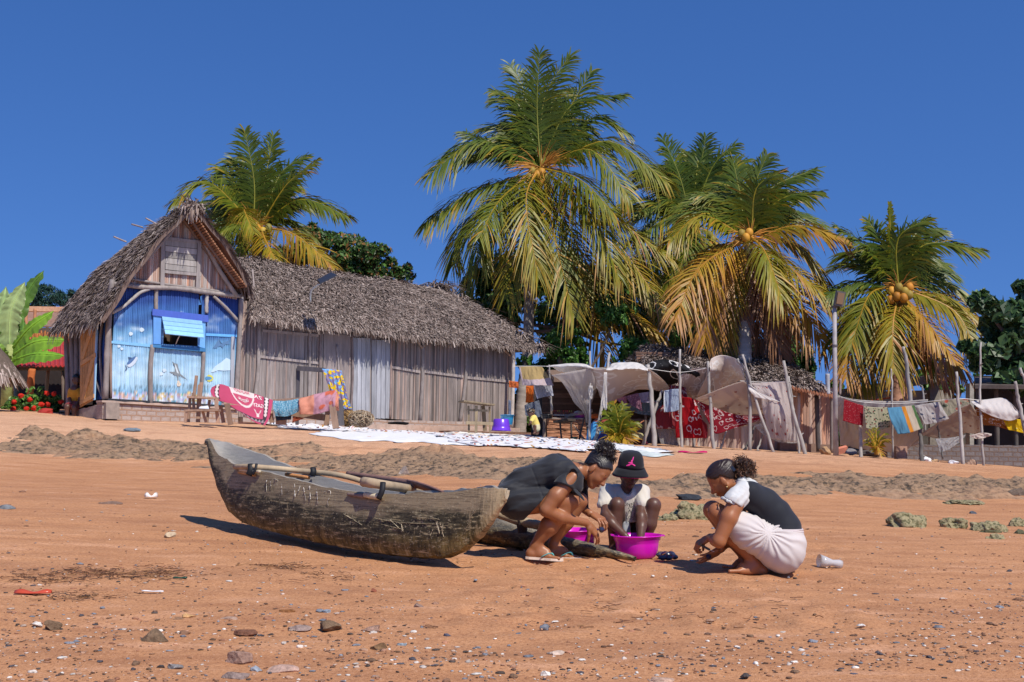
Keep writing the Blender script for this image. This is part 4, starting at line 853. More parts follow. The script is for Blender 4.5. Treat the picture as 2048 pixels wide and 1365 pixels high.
tree('small light green bush seen in the gap under the tallest palm', [(1100, 790, 30, 30, 0), (1050, 730, 20, 20, 0), (1060, 760, 14, 30, 0)], 2000, .14, BG, 37, [(1100, 860, 37), (1100, 810, 37)], r=.06)
for lab_, (a_, b_, y_) in (('dark undergrowth behind the end of the long reed house', (1000, 1200, 38)), ('dark undergrowth behind the tan awning', (1180, 1400, 40)), ('dark undergrowth behind the plank stall', (1380, 1700, 42)), ('dark undergrowth behind the short palm', (1690, 1900, 40)), ('dark bushes behind the red roofed shelter at the far left', (-60, 180, 42))):
    c0_ = P((a_+b_)/2, 880, y_); rt_ = empty('undergrowth', c0_, lab_, 'bushes'); mb = MB(); w2_ = (b_-a_)/2; top_ = 800 if a_ > 1600 else (760 if a_ > 0 else 680)
    leafcloud(mb, [(a_+w2_*2*(i+.5)/5, top_+60+random.uniform(-12, 12), w2_*.32, 62, random.uniform(-.5, .5)) for i in range(5)], 7000, .26, DG, y_, gapf=.5, gapt=.45); mb.build('leaves', M['leaf'], rt_)
# ---- banana plant
def bigleaf(par, pts, wd, c, Y, tatter=.2, face=-1):
    p = cpath([P(*q) for q in pts], 26); T = np.gradient(p, axis=0); T /= np.linalg.norm(T, axis=1)[:, None]; rows = []; cols = []
    nrm = A((.15, face, .45)); nrm /= np.linalg.norm(nrm)
    for i in range(26):
        t = i/25; w_ = wd*math.sin(math.pi*min(1, t*.93+.07))**.55*(1 if t < .96 else .5); s_ = np.cross(T[i], nrm); s_ /= np.linalg.norm(s_); r = []; rv_ = random.uniform(.7, 1.15)
        for j, u in enumerate((-1, -.66, -.33, 0, .33, .66, 1)):
            q = p[i]+s_*u*w_*(1-2*tatter*(random.random()**2 if abs(u) > .9 else 0))-nrm*.0+A((0, 0, -1))*(abs(u)**1.6)*w_*.35+nrm*abs(u)*w_*.15*math.sin(i*2.4); r.append(q)
            cols.append(A(c)*(1.5 if j == 3 else rv_*random.uniform(.85, 1.1)))
        rows.append(r)
    mb = MB(); mb.grid(np.array(rows), np.array(cols)); mb.tube(p[::3], np.linspace(.035, .01, len(p[::3])), 5, A(c)*1.5); return mb.build('leaf', M['leaf'], par, smooth=True)
bp = empty('banana_plant', P(20, 800, 30), 'banana plant with long torn green leaves beside the red roofed shelter', 'plant')
mb = MB(); mb.tube([P(14, 815, 30), P(16, 740, 30), P(22, 690, 30)], [.16, .13, .1], 10, (.30, .34, .12)); mb.build('stem', M['bark'], bp, smooth=True)
for pts, w_, c in (([(18, 700, 30), (22, 620, 29.8), (50, 564, 29.8)], .30, (.34, .44, .17)), ([(20, 690, 30), (52, 590, 30.3), (88, 541, 30.3)], .22, (.10, .20, .03)), ([(10, 690, 30), (4, 630, 30), (12, 573, 30)], .26, (.30, .42, .16)),
   ([(22, 700, 30), (60, 655, 29.6), (108, 622, 29.6)], .22, (.20, .38, .03)), ([(24, 712, 30), (70, 684, 29.4), (132, 680, 29.2)], .26, (.20, .37, .03)), ([(24, 722, 30), (70, 708, 29.2), (130, 712, 29.)], .2, (.18, .36, .03)),
   ([(14, 700, 30), (-10, 640, 30), (-30, 620, 30)], .3, (.2, .36, .04)), ([(26, 700, 30), (44, 668, 30), (46, 630, 30)], .1, (.12, .25, .05)), ([(10, 730, 30), (-5, 700, 29.6), (-20, 700, 29.6)], .3, (.2, .34, .05))): bigleaf(bp, pts, w_, c, 30)
# ---- small palms and the flower bed
def sprout(name, lab, px, py, Y, specs, ll, wd, leafc=.3, nl=14):
    b = P(px, py, Y); root = empty(name, b, lab, 'plant')
    for (mx, my, tx, ty, dy, ag) in specs: frond(root, b, P(mx, my, Y+dy*.5), P(tx, ty, Y+dy), ag, nl, ll, .4, wd, 'leaf')
    return root
sprout('young_palm', 'leafy young palm growing under the tan awning cloth', 1237, 886, 26.3, [(1236, 840, 1228, 805, 0, .3), (1228, 850, 1208, 822, 0, .2), (1245, 845, 1262, 828, -.2, .4), (1225, 862, 1200, 850, -.2, .3), (1248, 862, 1270, 858, -.3, .5), (1240, 835, 1248, 808, .3, .3), (1222, 870, 1212, 884, -.4, .65), (1252, 870, 1268, 884, -.4, .7), (1232, 850, 1215, 805, .3, .2), (1243, 868, 1256, 890, -.5, .7), (1230, 868, 1228, 880, -.5, .6), (1250, 850, 1275, 845, .2, .3)], .34, .030)
sprout('coconut_sprout', 'small yellow green coconut seedling in front of the grey sheet', 1752, 908, 24.6, [(1748, 880, 1738, 858, 0, .5), (1745, 880, 1731, 862, -.1, .4), (1758, 880, 1772, 866, 0, .45), (1762, 885, 1779, 878, -.1, .6), (1740, 888, 1733, 880, .1, .5), (1755, 895, 1764, 910, -.2, .8), (1752, 875, 1752, 855, .1, .4)], .2, .022, nl=7)
fb = empty('hibiscus_bush', P(70, 826, 28.2), 'green hibiscus bush dotted with red flowers at the left', 'bush')
mb = MB(); leafcloud(mb, [(40, 808, 30, 20, 0), (75, 800, 34, 24, 0), (105, 806, 24, 22, 0), (20, 815, 20, 12, 0), (60, 816, 50, 12, -.2)], 4200, .10, [(.06, .14, .02), (.10, .21, .03), (.04, .09, .015), (.16, .28, .05)], 28.2, gapf=3); mb.build('leaves', M['leaf'], fb)
for x, y in ((42, 792), (60, 800), (82, 809), (53, 817), (96, 809), (108, 788), (122, 804), (26, 819), (28, 804), (93, 787), (68, 816)):
    mb = MB(); c = P(x, y, 27.6); v, f = blob(.06, .05, .055, .5, 2, I2); mb.add(v+A(list(c)), f, (.62, .04, .025)); mb.build('flower', M['cloth'], fb, smooth=True)
# ================================================================== STALLS, LAUNDRY, POLES
random.seed(55); np.random.seed(55)
def prop_pole(lab, pts, w_, c=(.38, .34, .31), name='wooden_pole', group='poles carrying the washing', n=7):
    mb = MB(); q = [P(*k) for k in pts]; q[-1] = q[-1]+(q[-1]-q[0]).normalized()*.12; p = cpath(q, 14); p[1:-1] += np.random.normal(0, .006, (12, 3))
    r = w_/2*q[0].y/F; mb.tube(p, np.linspace(r*.75, r*1.1, 14), n, A(c)*np.random.uniform(.8, 1.1, (14, 1)), jit=.15)
    for i in (3, 7, 10): 
        d = np.random.normal(0, 1, 3)*.04; mb.tube([p[i], p[i]+d], [r*.7, r*.2], 4, A(c)*.8)
    return tag(mb.build(name, M['pole'], smooth=True), lab, 'pole', group)
# --- procedural cloth prints
def printmat(name, ground, marks, scale=12, thr=(.30, .36), mode='voro', trans=.25, alpha=None, ring=False, uvs=(1, 1, 1), second=None, rough=.85):
    m, t, b, out = nmat(name); k = NT(t); uv = k.uv(uvs)
    if mode == 'voro':
        v = k.n('TexVoronoi'); k.l(uv, v.inputs['Vector']); v.inputs['Scale'].default_value = scale; d = v.outputs['Distance']
        wob = k.noise(scale*2.2, 2, .5, uv); d = k.math('ADD', d, k.math('MULTIPLY', k.math('SUBTRACT', wob, .5), .45))
    elif mode == 'noise': d = k.noise(scale, 4, .6, uv)
    else:
        wv = k.n('TexWave'); k.l(uv, wv.inputs['Vector']); wv.inputs['Scale'].default_value = scale; wv.inputs['Distortion'].default_value = 9; d = wv.outputs['Fac']
    f = k.ramp(d, [(thr[0]-.06, 0.), (thr[0], 1.), (thr[1], 1.), (thr[1]+.05, 0.)]) if ring else k.ramp(d, [(thr[0], 1.), (thr[1], 0.)])
    if isinstance(marks, list):
        sc = k.n('SeparateColor'); k.l(v.outputs['Color'], sc.inputs[0]); mc = k.ramp(sc.outputs[0], [(i/len(marks), c) for i, c in enumerate(marks)]); mc.node.color_ramp.interpolation = 'CONSTANT'
    else: mc = marks
    base = k.n('Attribute', attribute_name='Col').outputs['Color']; g_ = k.mix(1.0, base, ground, 'MULTIPLY')
    if second: g_ = k.mix(k.ramp(k.noise(scale*.8, 3, .5, uv), [(second[1], 0.), (second[1]+.05, 1.)]), g_, second[0])
    c = k.mix(f, g_, mc); k.l(c, b.inputs['Base Color']); b.inputs['Roughness'].default_value = rough; b.inputs['Specular IOR Level'].default_value = .1
    tr = k.n('BsdfTranslucent'); k.l(c, tr.inputs[0]); ms = k.n('MixShader'); ms.inputs[0].default_value = trans; k.l(b.outputs[0], ms.inputs[1]); k.l(tr.outputs[0], ms.inputs[2]); res = ms.outputs[0]
    if alpha:
        tp = k.n('BsdfTransparent'); m2 = k.n('MixShader'); af = k.math('MAXIMUM', f, alpha); k.l(af, m2.inputs[0]); k.l(tp.outputs[0], m2.inputs[1]); k.l(res, m2.inputs[2]); res = m2.outputs[0]
    k.l(res, out.inputs[0]); return m
W_ = (.80, .78, .75)
CM = {
 'white': printmat('white_cotton', (.76, .72, .68), (.7, .68, .66), 30, (.05, .08), trans=.30),
 'lace': printmat('white_lace', (.56, .50, .46), (.35, .33, .32), 38, (.22, .30), trans=.35, alpha=.75, uvs=(1, 2, 1)),
 'tan': printmat('backlit_tan_batik', (.60, .50, .43), (.74, .70, .66), 5, (.42, .46), ring=True, trans=.30),  # off-white cloth; brown of backlight and sand bounce put into its colour
 'black': printmat('black_batik', (.02, .02, .022), (.72, .70, .68), 4.2, (.34, .37), ring=True, trans=.1, uvs=(1, .6, 1)),
 'redflower': printmat('red_batik', (.42, .012, .018), (.75, .68, .66), 4.5, (.33, .375), ring=True, trans=.3, uvs=(1, 1.2, 1)),
 'maroon': printmat('maroon_batik', (.17, .012, .022), (.62, .5, .48), 7, (.36, .40), ring=True, trans=.25, uvs=(2, .7, 1)),
 'wine': printmat('wine_sheet', (.26, .035, .045), (.6, .45, .42), 3, (.5, .505), ring=True, trans=.3),
 'sheerred': printmat('sheer_printed_sheet', (.66, .58, .55), (.34, .08, .09), 9, (.17, .22), trans=.4, alpha=.62),
 'sheer': printmat('sheer_sheet', (.56, .46, .39), (.28, .10, .08), 7, (.12, .16), trans=.4, alpha=.82),  # backlit brown of the sheer cloth is put into this colour
 'greylace': printmat('grey_lace', (.42, .41, .41), (.62, .6, .6), 46, (.25, .33), trans=.3, alpha=.7),
 'rednet': printmat('maroon_towel', (.24, .012, .02), (.5, .2, .2), 16, (.16, .22), trans=.1),
 'olive': printmat('olive_print', (.38, .36, .24), [(.02, .05, .03), (.16, .03, .03), (.03, .03, .03), (.05, .1, .05)], 11, (.34, .42), trans=.15),
 'bluegrey': printmat('blue_grey_print', (.27, .30, .38), (.14, .15, .22), 26, (.22, .32), trans=.2),
 'palmleaf': printmat('leaf_print', (.42, .39, .37), (.07, .08, .13), 4, (.24, .30), trans=.2),
 'oliveflower': printmat('faded_flower_print', (.32, .29, .21), [(.38, .09, .06), (.11, .13, .09), (.38, .09, .06)], 3.4, (.34, .42), trans=.2),
 'mauve': printmat('mauve_print', (.20, .09, .13), (.5, .3, .36), 14, (.22, .3), trans=.2),
 'pinkprint': printmat('pink_print', (.46, .16, .19), (.7, .6, .6), 14, (.20, .28), trans=.2),
 'teal': printmat('teal_print', (.12, .17, .20), [(.3, .08, .12), (.2, .3, .32), (.35, .35, .4)], 10, (.30, .4), trans=.15),
 'amber': printmat('amber_batik', (.36, .13, .03), (.75, .7, .62), 5, (.36, .40), ring=True, trans=.3),
 'yellow': printmat('yellow_cloth', (.72, .50, .02), (.8, .7, .5), 4, (.06, .08), trans=.3),
 'gold': printmat('gold_lace', (.42, .30, .13), (.26, .18, .1), 40, (.2, .3), trans=.2),
 'lilac': printmat('lilac_cloth', (.52, .40, .42), (.6, .5, .52), 20, (.1, .14), trans=.25, alpha=.9),
 'bluespot': printmat('blue_spotted_cotton', (.10, .26, .36), (.66, .74, .76), 26, (.24, .33), trans=.1),
 'plain': surf('plain_cloth', None, .85, .1, 6, (1, 1, 1), .15, .01, spec=.1, trans=.25),
}
def bez(g, nu, nv):
    g = A(g); rows = np.array([cpath(r, nu) for r in g]); return np.array([cpath(rows[:, j], nv) for j in range(nu)]).transpose(1, 0, 2)
def cloth(lab, grid, mat, Y=26, cat='cloth', c=(1, 1, 1), wr=.02, wf_=(3, 1), group='cloths hung out to dry', name='hanging_cloth', nu=44, nv=30, colf=None, par=None):
    g = [[list(P(q[0], q[1], Y+(q[2] if len(q) > 2 else 0))) for q in r] for r in grid]
    V = bez(g, nu, nv); a, b = V.shape[:2]; U, Vv = np.meshgrid(np.linspace(0, 1, b), np.linspace(0, 1, a)); s0 = random.random()*50
    du = np.gradient(V, axis=1); dv = np.gradient(V, axis=0); N = np.cross(du, dv); N /= np.linalg.norm(N, axis=2)[..., None]+1e-9
    n = (fbm(U*wf_[0]*3+s0, Vv*wf_[1]*2+s0, 4, 7)-.5)*2*wr*1.4+(fbm((U+Vv*.35)*wf_[0]*7+s0, (Vv-U*.3)*wf_[1]*1.3, 3, 9)-.5)*wr*1.5; n = n*np.clip(Vv*5+.2, 0, 1)
    V = V+N*n[..., None]; mb = MB(); cc = c if colf is None else np.array([[colf(U[i, j], Vv[i, j]) for j in range(b)] for i in range(a)])
    mb.grid(V, cc); o = mb.build(name, CM.get(mat, CM['plain']), par, smooth=True, thick=.004)
    return tag(o, lab, cat, group) if lab else o
# ---------------- long stall with thatched roof at the back
st = empty('market_stall', P(1500, 898, 29), 'weathered plank stall under a sagging thatched roof behind the laundry', 'stall')
sfp = plane(P(1500, 896, 29), Vector((1, .10, 0)).normalized())
mb = MB(); cane(mb, sfp, [(1335, 775), (1668, 776)], [(1335, 894), (1668, 905)], lambda u, z, b, t: pinkcane(u, z, b, t)*.92, .09, 2, depth=.012); mb.build('plank_wall', M['wood_grey'], st)
T0, T1, T2, T3 = P(1290, 690, 31.5), P(1560, 712, 31.8), P(1648, 776, 28.2), P(1290, 762, 28)
thatch(st, T0, T1, T2, T3, 7500, .02, .2, .035, .06, 'roof', 500, raked=260, nrm=(0, -.4, 1), yawsd=.6)
thatch(st, P(1256, 722, 32.5), P(1300, 690, 31.5), P(1300, 762, 28), P(1262, 724, 31), 700, .02, .25, .04, .06, 'roof', 60, raked=120, nrm=(-.6, -.3, 1), yawsd=.6)
mb = MB()
for i in range(9): y = 706+i*5.5; mb.beam(P(1272+2*i*.3, y, 30.2), P(1340, y+1, 30.2), .05, .05, c=A((.22, .12, .08))*random.uniform(.7, 1.2))
mb.build('roof_lining', M['wood'], st)
mb = MB()
n = 40; r0 = [P(lerp(1578, 1672, i/n), lerp(768, 790, i/n), 28.6) for i in range(n+1)]; r1 = [P(lerp(1578, 1668, i/n), lerp(777, 797, i/n), 27.7) for i in range(n+1)]
V = [[(*v.xy, v.z+.03*math.sin(i*2.4)) for i, v in enumerate(r)] for r in (r0, r1)]; mb.grid(np.array(V), (.26, .10, .05)); mb.build('rusty_sheet', M['metal'], st, thick=.02)
for (x0, y0, x1, y1, w_, c) in ((1633, 790, 1637, 904, 9, (.08, .07, .07)), (1598, 786, 1597, 900, 6, (.4, .36, .34)), (1664, 792, 1664, 906, 8, (.2, .17, .16)), (1387, 800, 1388, 900, 7, (.3, .26, .24)), (1655, 748, 1656, 790, 9, (.36, .36, .38)), (1681, 758, 1680, 790, 5, (.25, .2, .18))):
    log('stall_post', [P(x0, y0, 28.3), P((x0+x1)/2, (y0+y1)/2, 28.3), P(x1, y1, 28.3)], w_*.5*28/F, st, c)
wallslab('skirting', sfp, 1560, 1668, (886, 890), (906, 912), .25, .2, st, 'wood', (.2, .13, .1))
# bar stall: shaded back wall, counter of woven sticks
bar = empty('bar_stall', P(1140, 880, 28.5), 'open shaded bar with a counter of stacked sticks between house and young palm', 'stall')
bpl = plane(P(1140, 880, 30.2), Vector((1, .12, 0)).normalized())
mb = MB()
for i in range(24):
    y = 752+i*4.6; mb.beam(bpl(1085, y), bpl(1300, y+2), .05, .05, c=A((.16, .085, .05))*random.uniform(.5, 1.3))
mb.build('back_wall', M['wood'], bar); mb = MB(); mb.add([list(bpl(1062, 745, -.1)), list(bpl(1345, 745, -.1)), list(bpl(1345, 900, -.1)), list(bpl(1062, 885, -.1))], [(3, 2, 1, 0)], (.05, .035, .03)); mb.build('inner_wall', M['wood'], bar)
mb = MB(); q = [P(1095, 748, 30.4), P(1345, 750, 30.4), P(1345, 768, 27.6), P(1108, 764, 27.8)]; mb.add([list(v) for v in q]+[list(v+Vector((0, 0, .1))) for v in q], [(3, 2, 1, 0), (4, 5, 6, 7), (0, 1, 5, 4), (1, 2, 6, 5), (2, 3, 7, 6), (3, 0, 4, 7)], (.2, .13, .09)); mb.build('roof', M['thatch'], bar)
mb = MB(); cpl = plane(P(1140, 878, 28.4), Vector((1, .10, 0)).normalized())
for i in range(15):
    y = 839+i*2.75; p = [cpl(lerp(1094, 1177, t/7), y+random.gauss(0, .5)+t*.15, random.uniform(0, .05)) for t in range(8)]; mb.tube(p, .018, 5, A((.46, .22, .12))*random.uniform(.55, 1.15), jit=.2)
mb.build('stick_front', M['wood'], bar); mb = MB(); mb.beam(cpl(1090, 837, -.15), cpl(1180, 839, -.15), .4, .04, c=(.3, .24, .2)); mb.build('counter_top', M['wood'], bar)
wallslab('back_planks', bpl, 1250, 1345, (838, 840), (886, 892), 1.0, .05, bar, 'wood_grey', (.17, .15, .15))
for (x0, y0, x1, y1, w_) in ((1089, 830, 1088, 880, 6), (1104, 760, 1102, 835, 5), (1165, 785, 1178, 880, 5), (1195, 772, 1172, 830, 5), (1292, 800, 1290, 890, 5), (1253, 815, 1250, 850, 4)):
    log('bar_post', [P(x0, y0, 28.2), P((x0+x1)/2, (y0+y1)/2, 28.2), P(x1, y1, 28.2)], w_*.5*28/F, bar, (.2, .15, .12))
log('side_roof_edge', [P(1185, 822, 28.3), P(1155, 828, 28.4), P(1130, 834, 28.5)], .04, bar, (.3, .24, .2))
# bottles and basins on the counter
CX = [1105, 1108.5, 1112, 1115.5, 1119, 1123, 1127, 1131.5, 1135, 1139, 1143, 1147]; BC = [(.5, .03, .02), (.5, .05, .03), (.45, .03, .03), (.5, .3, .04), (.3, .3, .05), (.1, .02, .02)]
for i, x in enumerate(CX):
    b0 = cpl(x, 834.5+i*.1, -.12); bo = empty('sauce_bottle', b0, (['leftmost', 'second', 'third', 'fourth', 'fifth', 'sixth'][i]+' sauce bottle from the left end of the row on the counter' if i < 6 else ['rightmost', 'second', 'third', 'fourth', 'fifth', 'sixth'][11-i]+' sauce bottle from the right end, nearest the purple basin'), 'bottle', 'sauce bottles on the bar counter')
    mb = MB(); mb.lathe(b0, [(0, 0), (.022, 0), (.022, .09), (.010, .12), (.010, .135)], 9, (.12, .03, .02) if i % 2 else (.2, .05, .02)); mb.build('bottle_body', M['plastic'], bo, smooth=True)
    mb = MB(); mb.lathe(b0, [(.013, .133), (.013, .165), (0, .167)], 8, BC[i % 6]); mb.build('bottle_cap', M['plastic'], bo, smooth=True)
    mb = MB(); mb.lathe(b0, [(.0235, .03), (.0235, .07)], 9, (.55, .5, .42)); mb.build('bottle_label', M['paint'], bo, smooth=True)
def basin(name, lab, c, r, h, col_, Y=None, taper=.78, rim=.012, ax=None, mat='plastic', cat='basin', invert=False, n=32):
    mb = MB(); k = [(r*taper*.97, 0), (r*taper, .01*h), (r*(taper*.5+.5), h*.55), (r, h), (r+rim, h), (r+rim, h-.012), (r+rim*.4, h-.014)]
    pr = [(0, .004)]+[(a*(1 if i > 1 else 1), b) for i, (a, b) in enumerate(k)]
    outer = [(0, 0), (r*taper*.9, 0), (r*taper, h*.06), (r*(taper*.45+.55), h*.6), (r*.985, h-.012), (r+rim, h-.014), (r+rim, h), (r*.99, h+.002), (r*(taper*.45+.55)-.006, h*.6), (r*taper-.008, h*.09), (0, h*.05)]
    if invert: outer = [(a, h-b) for a, b in outer][::-1]
    mb.lathe(c, outer, n, col_, axis=ax); return tag(mb.build(name, M[mat], smooth=True), lab, cat)
basin('purple_basin', 'purple plastic basin of dishes on the stick counter', cpl(1158, 837, -.1), .16, .11, (.30, .04, .28))
mb = MB(); v, f = blob(.1, .1, .06, .1, 1, I2); mb.add(v+A(list(cpl(1156, 827, -.15))), f, (.6, .6, .62)); tag(mb.build('metal_pot', M['plastic'], smooth=True), 'silver metal pot lying in the purple basin', 'pot')
basin('blue_tub', 'low light blue tub on the ground before the bar counter', P(1102, 881, 27.8), .12, .07, (.04, .30, .48)); basin('green_dish', 'small green dish on the ground under the dark table', P(1148, 878, 27.9), .09, .04, (.03, .30, .14))
log_ = prop_pole('thin plank lying on the ground in front of the bar counter', [(1112, 880, 27.6), (1140, 881, 27.5), (1172, 880.5, 27.4)], 3, (.5, .36, .26), 'plank', None)
tb = empty('side_table', P(1140, 878, 28), 'dark rough table standing against the stick counter', 'table')
mb = MB(); mb.beam(P(1118, 845, 27.9), P(1140, 840, 27.7), .45, .05, c=(.06, .045, .035)); mb.build('table_top', M['wood'], tb)
for x0, y0, x1, y1 in ((1120, 846, 1123, 879), (1142, 838, 1143, 879), (1168, 836, 1158, 881), (1174, 846, 1176, 884)): log('leg', [P(x0, y0, 27.8), P((x0+x1)/2, (y0+y1)/2, 27.8), P(x1, y1, 27.8)], .022, tb, (.08, .06, .05))
log('brace', [P(1147, 850, 27.8), P(1160, 868, 27.8), P(1172, 882, 27.8)], .018, tb, (.3, .2, .14))
basin('black_pot', 'black cooking pot on the posts left of the bottles', P(1094, 838, 27.9), .15, .10, (.02, .02, .022))
mb = MB(); v, f = blob(.12, .08, .05, .5, 2, I2); mb.add(v+A(list(P(1190, 833, 27.5))), f, (.62, .13, .03)); tag(mb.build('orange_bundle', M['cloth'], smooth=True), 'orange red cloth bundle at the right end of the counter', 'bundle')
mb = MB(); mb.tube(cpath([P(1258, 862, 27), P(1268, 868, 26.8), P(1284, 872, 26.7), P(1262, 876, 26.6)], 12), np.linspace(.05, .13, 12), 9, (.5, .44, .22), flat=.5); tag(mb.build('sack', M['cloth'], smooth=True), 'pale yellow sack lying beside the young palm', 'sack')
mb = MB(); v, f = blob(.35, .12, .07, .3, 2, I3); mb.add(v+A(list(P(1265, 885, 26.9))), f, (.10, .02, .04)); tag(mb.build('purple_bundle', M['cloth'], smooth=True), 'flat dark purple bundle on the ground right of the young palm', 'bundle')
prop_pole('thin orange stick leaning across the dark planks', [(1288, 842, 27), (1275, 849, 26.9), (1262, 857, 26.8)], 2.4, (.5, .2, .1), 'stick', None)
# ---------------- poles
for lab, pts, w_ in (
 ('upright pole left of the lace sheet', [(1180, 703, 26.6), (1180, 800, 26.4), (1179, 882, 26.4)], 5), ('leaning pale pole that holds the white awning strip', [(1219, 706, 27), (1206, 800, 26.6), (1190, 884, 26.3)], 7),
 ('thick pinkish grey pole at the right end of the tan awning', [(1296, 730, 26.4), (1303, 800, 26.3), (1309, 895, 26.2)], 10), ('slanting forked pole crossing the thick pinkish one', [(1324, 781, 26.8), (1306, 830, 26.6), (1287, 887, 26.6)], 7),
 ('tall thin pole in front of the red flowered cloth', [(1360, 699, 26.3), (1360, 800, 26.2), (1364, 897, 26.2)], 6), ('pale pole left of the big white billowing sheet', [(1416, 723, 26), (1420, 800, 25.9), (1428, 900, 25.8)], 7),
 ('upright pole under the middle of the big billowing sheet', [(1475, 718, 26), (1497, 765, 25.9), (1499, 902, 25.8)], 7), ('long leaning pale pole right of the billowing sheet', [(1485, 710, 25.9), (1505, 780, 25.8), (1546, 903, 25.6)], 6),
 ('crooked pale pole beside the sheer flowered sheet', [(1567, 722, 25.6), (1584, 815, 25.5), (1612, 912, 25.4)], 8), ('thinner pole standing behind the crooked pale pole', [(1577, 753, 25.9), (1590, 840, 25.8), (1600, 910, 25.7)], 5),
 ('short post right of the rusty roof holding the clothes line', [(1720, 850, 25.2), (1721, 880, 25.2), (1722, 910, 25.1)], 7), ('thin pole rising through the short palm at its left', [(1782, 738, 25.5), (1784, 770, 25.5), (1785, 905, 25.5)], 4),
 ('bare pole sticking up in the middle of the short palm', [(1807, 694, 26.5), (1815, 745, 26.5), (1827, 860, 26.5)], 9), ('thin twisted stick right of the short palm trunk', [(1843, 772, 26.5), (1846, 785, 26.5), (1850, 860, 26.5)], 4),
 ('tall knotty pale pole in front of the brown billowing sheet', [(1913, 744, 24.4), (1918, 820, 24.4), (1926, 929, 24.3)], 7), ('tall thin dark pole at the right under the almond tree', [(1962, 685, 24.8), (1960, 790, 24.7), (1967, 931, 24.6)], 5),
 ('dark thick post below the striped blue cloth', [(1840, 850, 25), (1842, 890, 24.9), (1844, 925, 24.8)], 9), ('dark thin stick under the brown sheer sheet', [(1874, 840, 25), (1878, 870, 25), (1884, 906, 24.9)], 4),
 ('pale pole leaning at the right edge of the view', [(2030, 763, 24.6), (2038, 805, 24.6), (2050, 860, 24.5)], 8), ('second pale pole leaning out of view at the right edge', [(2040, 736, 24.9), (2052, 770, 24.8), (2070, 850, 24.7)], 7),
 ('slanting dark stick under the red cloths, left one', [(1510, 852, 27.2), (1500, 880, 27), (1490, 897, 26.9)], 5), ('slanting pinkish stick under the maroon cloth', [(1453, 860, 27.2), (1447, 880, 27), (1442, 898, 26.9)], 4),
 ('thin grey stick leaning under the grey lace', [(1527, 865, 27), (1520, 885, 27), (1516, 899, 26.8)], 4), ('short pale stick right of the row of poles', [(1843, 905, 25.3), (1850, 915, 25.2), (1856, 925, 25.1)], 3),
 ('thin post at the left end of the laundry beside the house', [(1098, 730, 27.5), (1100, 770, 27.5), (1103, 812, 27.5)], 4)): prop_pole(lab, pts, w_, A((.38, .345, .315))*(.35 if 'dark' in lab and 'tall' not in lab else random.uniform(.8, 1.1)))
lm = empty('street_lamp', P(1672, 913, 25.3), 'street lamp with a flat grey head on a tall straight pole at the right', 'lamp')
mb = MB(); mb.tube([P(1669, 615, 25.3), P(1670, 760, 25.3), P(1672, 914, 25.3)], [.045, .05, .06], 10, (.33, .30, .30)); mb.build('pole', M['metal'], lm, smooth=True)
for y in (690, 612): mb = MB(); mb.tube([P(1669.5, y, 25.3), P(1669.5, y+4, 25.3)], .06, 10, (.12, .11, .11)); mb.build('band', M['metal'], lm)
mb = MB(); c_ = P(1679, 598, 25.2); ax = Vector((.16, -.1, 1)).normalized(); mb.beam(c_-ax*.16, c_+ax*.16, .2, .07, (0.3, -1, .2), (.10, .09, .08)); mb.build('lamp_head', M['plastic'], lm)
mb = MB(); mb.beam(c_-ax*.12+Vector((0, -.05, 0)), c_+ax*.12+Vector((0, -.05, 0)), .15, .03, (0.3, -1, .2), (.20, .12, .06)); mb.build('lens', M['plastic'], lm)
mb = MB(); mb.tube([P(1669, 618, 25.3), P(1674, 606, 25.25), c_], .025, 6, (.2, .18, .17)); mb.build('bracket', M['metal'], lm)
# ---------------- washing on the lines
cloth('gold centred lilac cloth hanging beside the house end post', [[(1038, 734), (1060, 733), (1084, 734)], [(1042, 755), (1068, 756, -.1), (1097, 752)], [(1045, 771), (1074, 771, -.2), (1107, 772)]], 'gold', 27.2, colf=lambda u, v: (1, 1, 1) if v < .6 and u > .05 else (1.2, 1.35, 3.2))
cloth('grey patterned cloth with white edges hanging under the lilac cloth', [[(1067, 770), (1085, 770), (1103, 769)], [(1070, 785), (1088, 783), (1105, 781)], [(1074, 798), (1090, 794), (1107, 792)]], 'bluegrey', 27.4, c=(1.1, 1.0, .9), colf=lambda u, v: (2.4, 2.2, 1.9) if u < .08 or u > .92 else (1.1, 1.0, .9))
cloth('narrow bright orange cloth hanging beside the house end', [[(1052, 772), (1067, 772)], [(1052, 790), (1067, 790)], [(1051, 806), (1067, 804)]], 'plain', 27.6, c=(.68, .17, .03), wr=.03)
cloth('strip of orange cloth behind the house end post', [[(1018, 762), (1037, 764)], [(1018, 768), (1037, 771)], [(1018, 775), (1037, 777)]], 'plain', 30, c=(.6, .16, .05))
cloth('dark slate blue cloth draped behind the small child', [[(1049, 811), (1062, 806), (1078, 801)], [(1050, 822), (1064, 820), (1082, 818)], [(1051, 831), (1066, 836), (1085, 834)]], 'plain', 28.0, c=(.15, .17, .22), wr=.03)
cloth('faded blue cloth hanging between the house end and its post', [[(1017, 800), (1022, 802)], [(1017, 830), (1022, 832)]], 'plain', 31, c=(.25, .3, .42))
cloth('thin white sheet with a billowing hump on the upper line', [[(1090, 733, .8), (1120, 729, .6), (1148, 727, .4), (1172, 729, .3), (1184, 735, 0)], [(1098, 734, .6), (1122, 734, .3), (1146, 733, 0), (1170, 734, -.2), (1186, 738, -.3)], [(1118, 742, .7), (1135, 747, .6), (1150, 748, .6), (1172, 742, .4), (1190, 742, .3)]], 'white', 26.4)
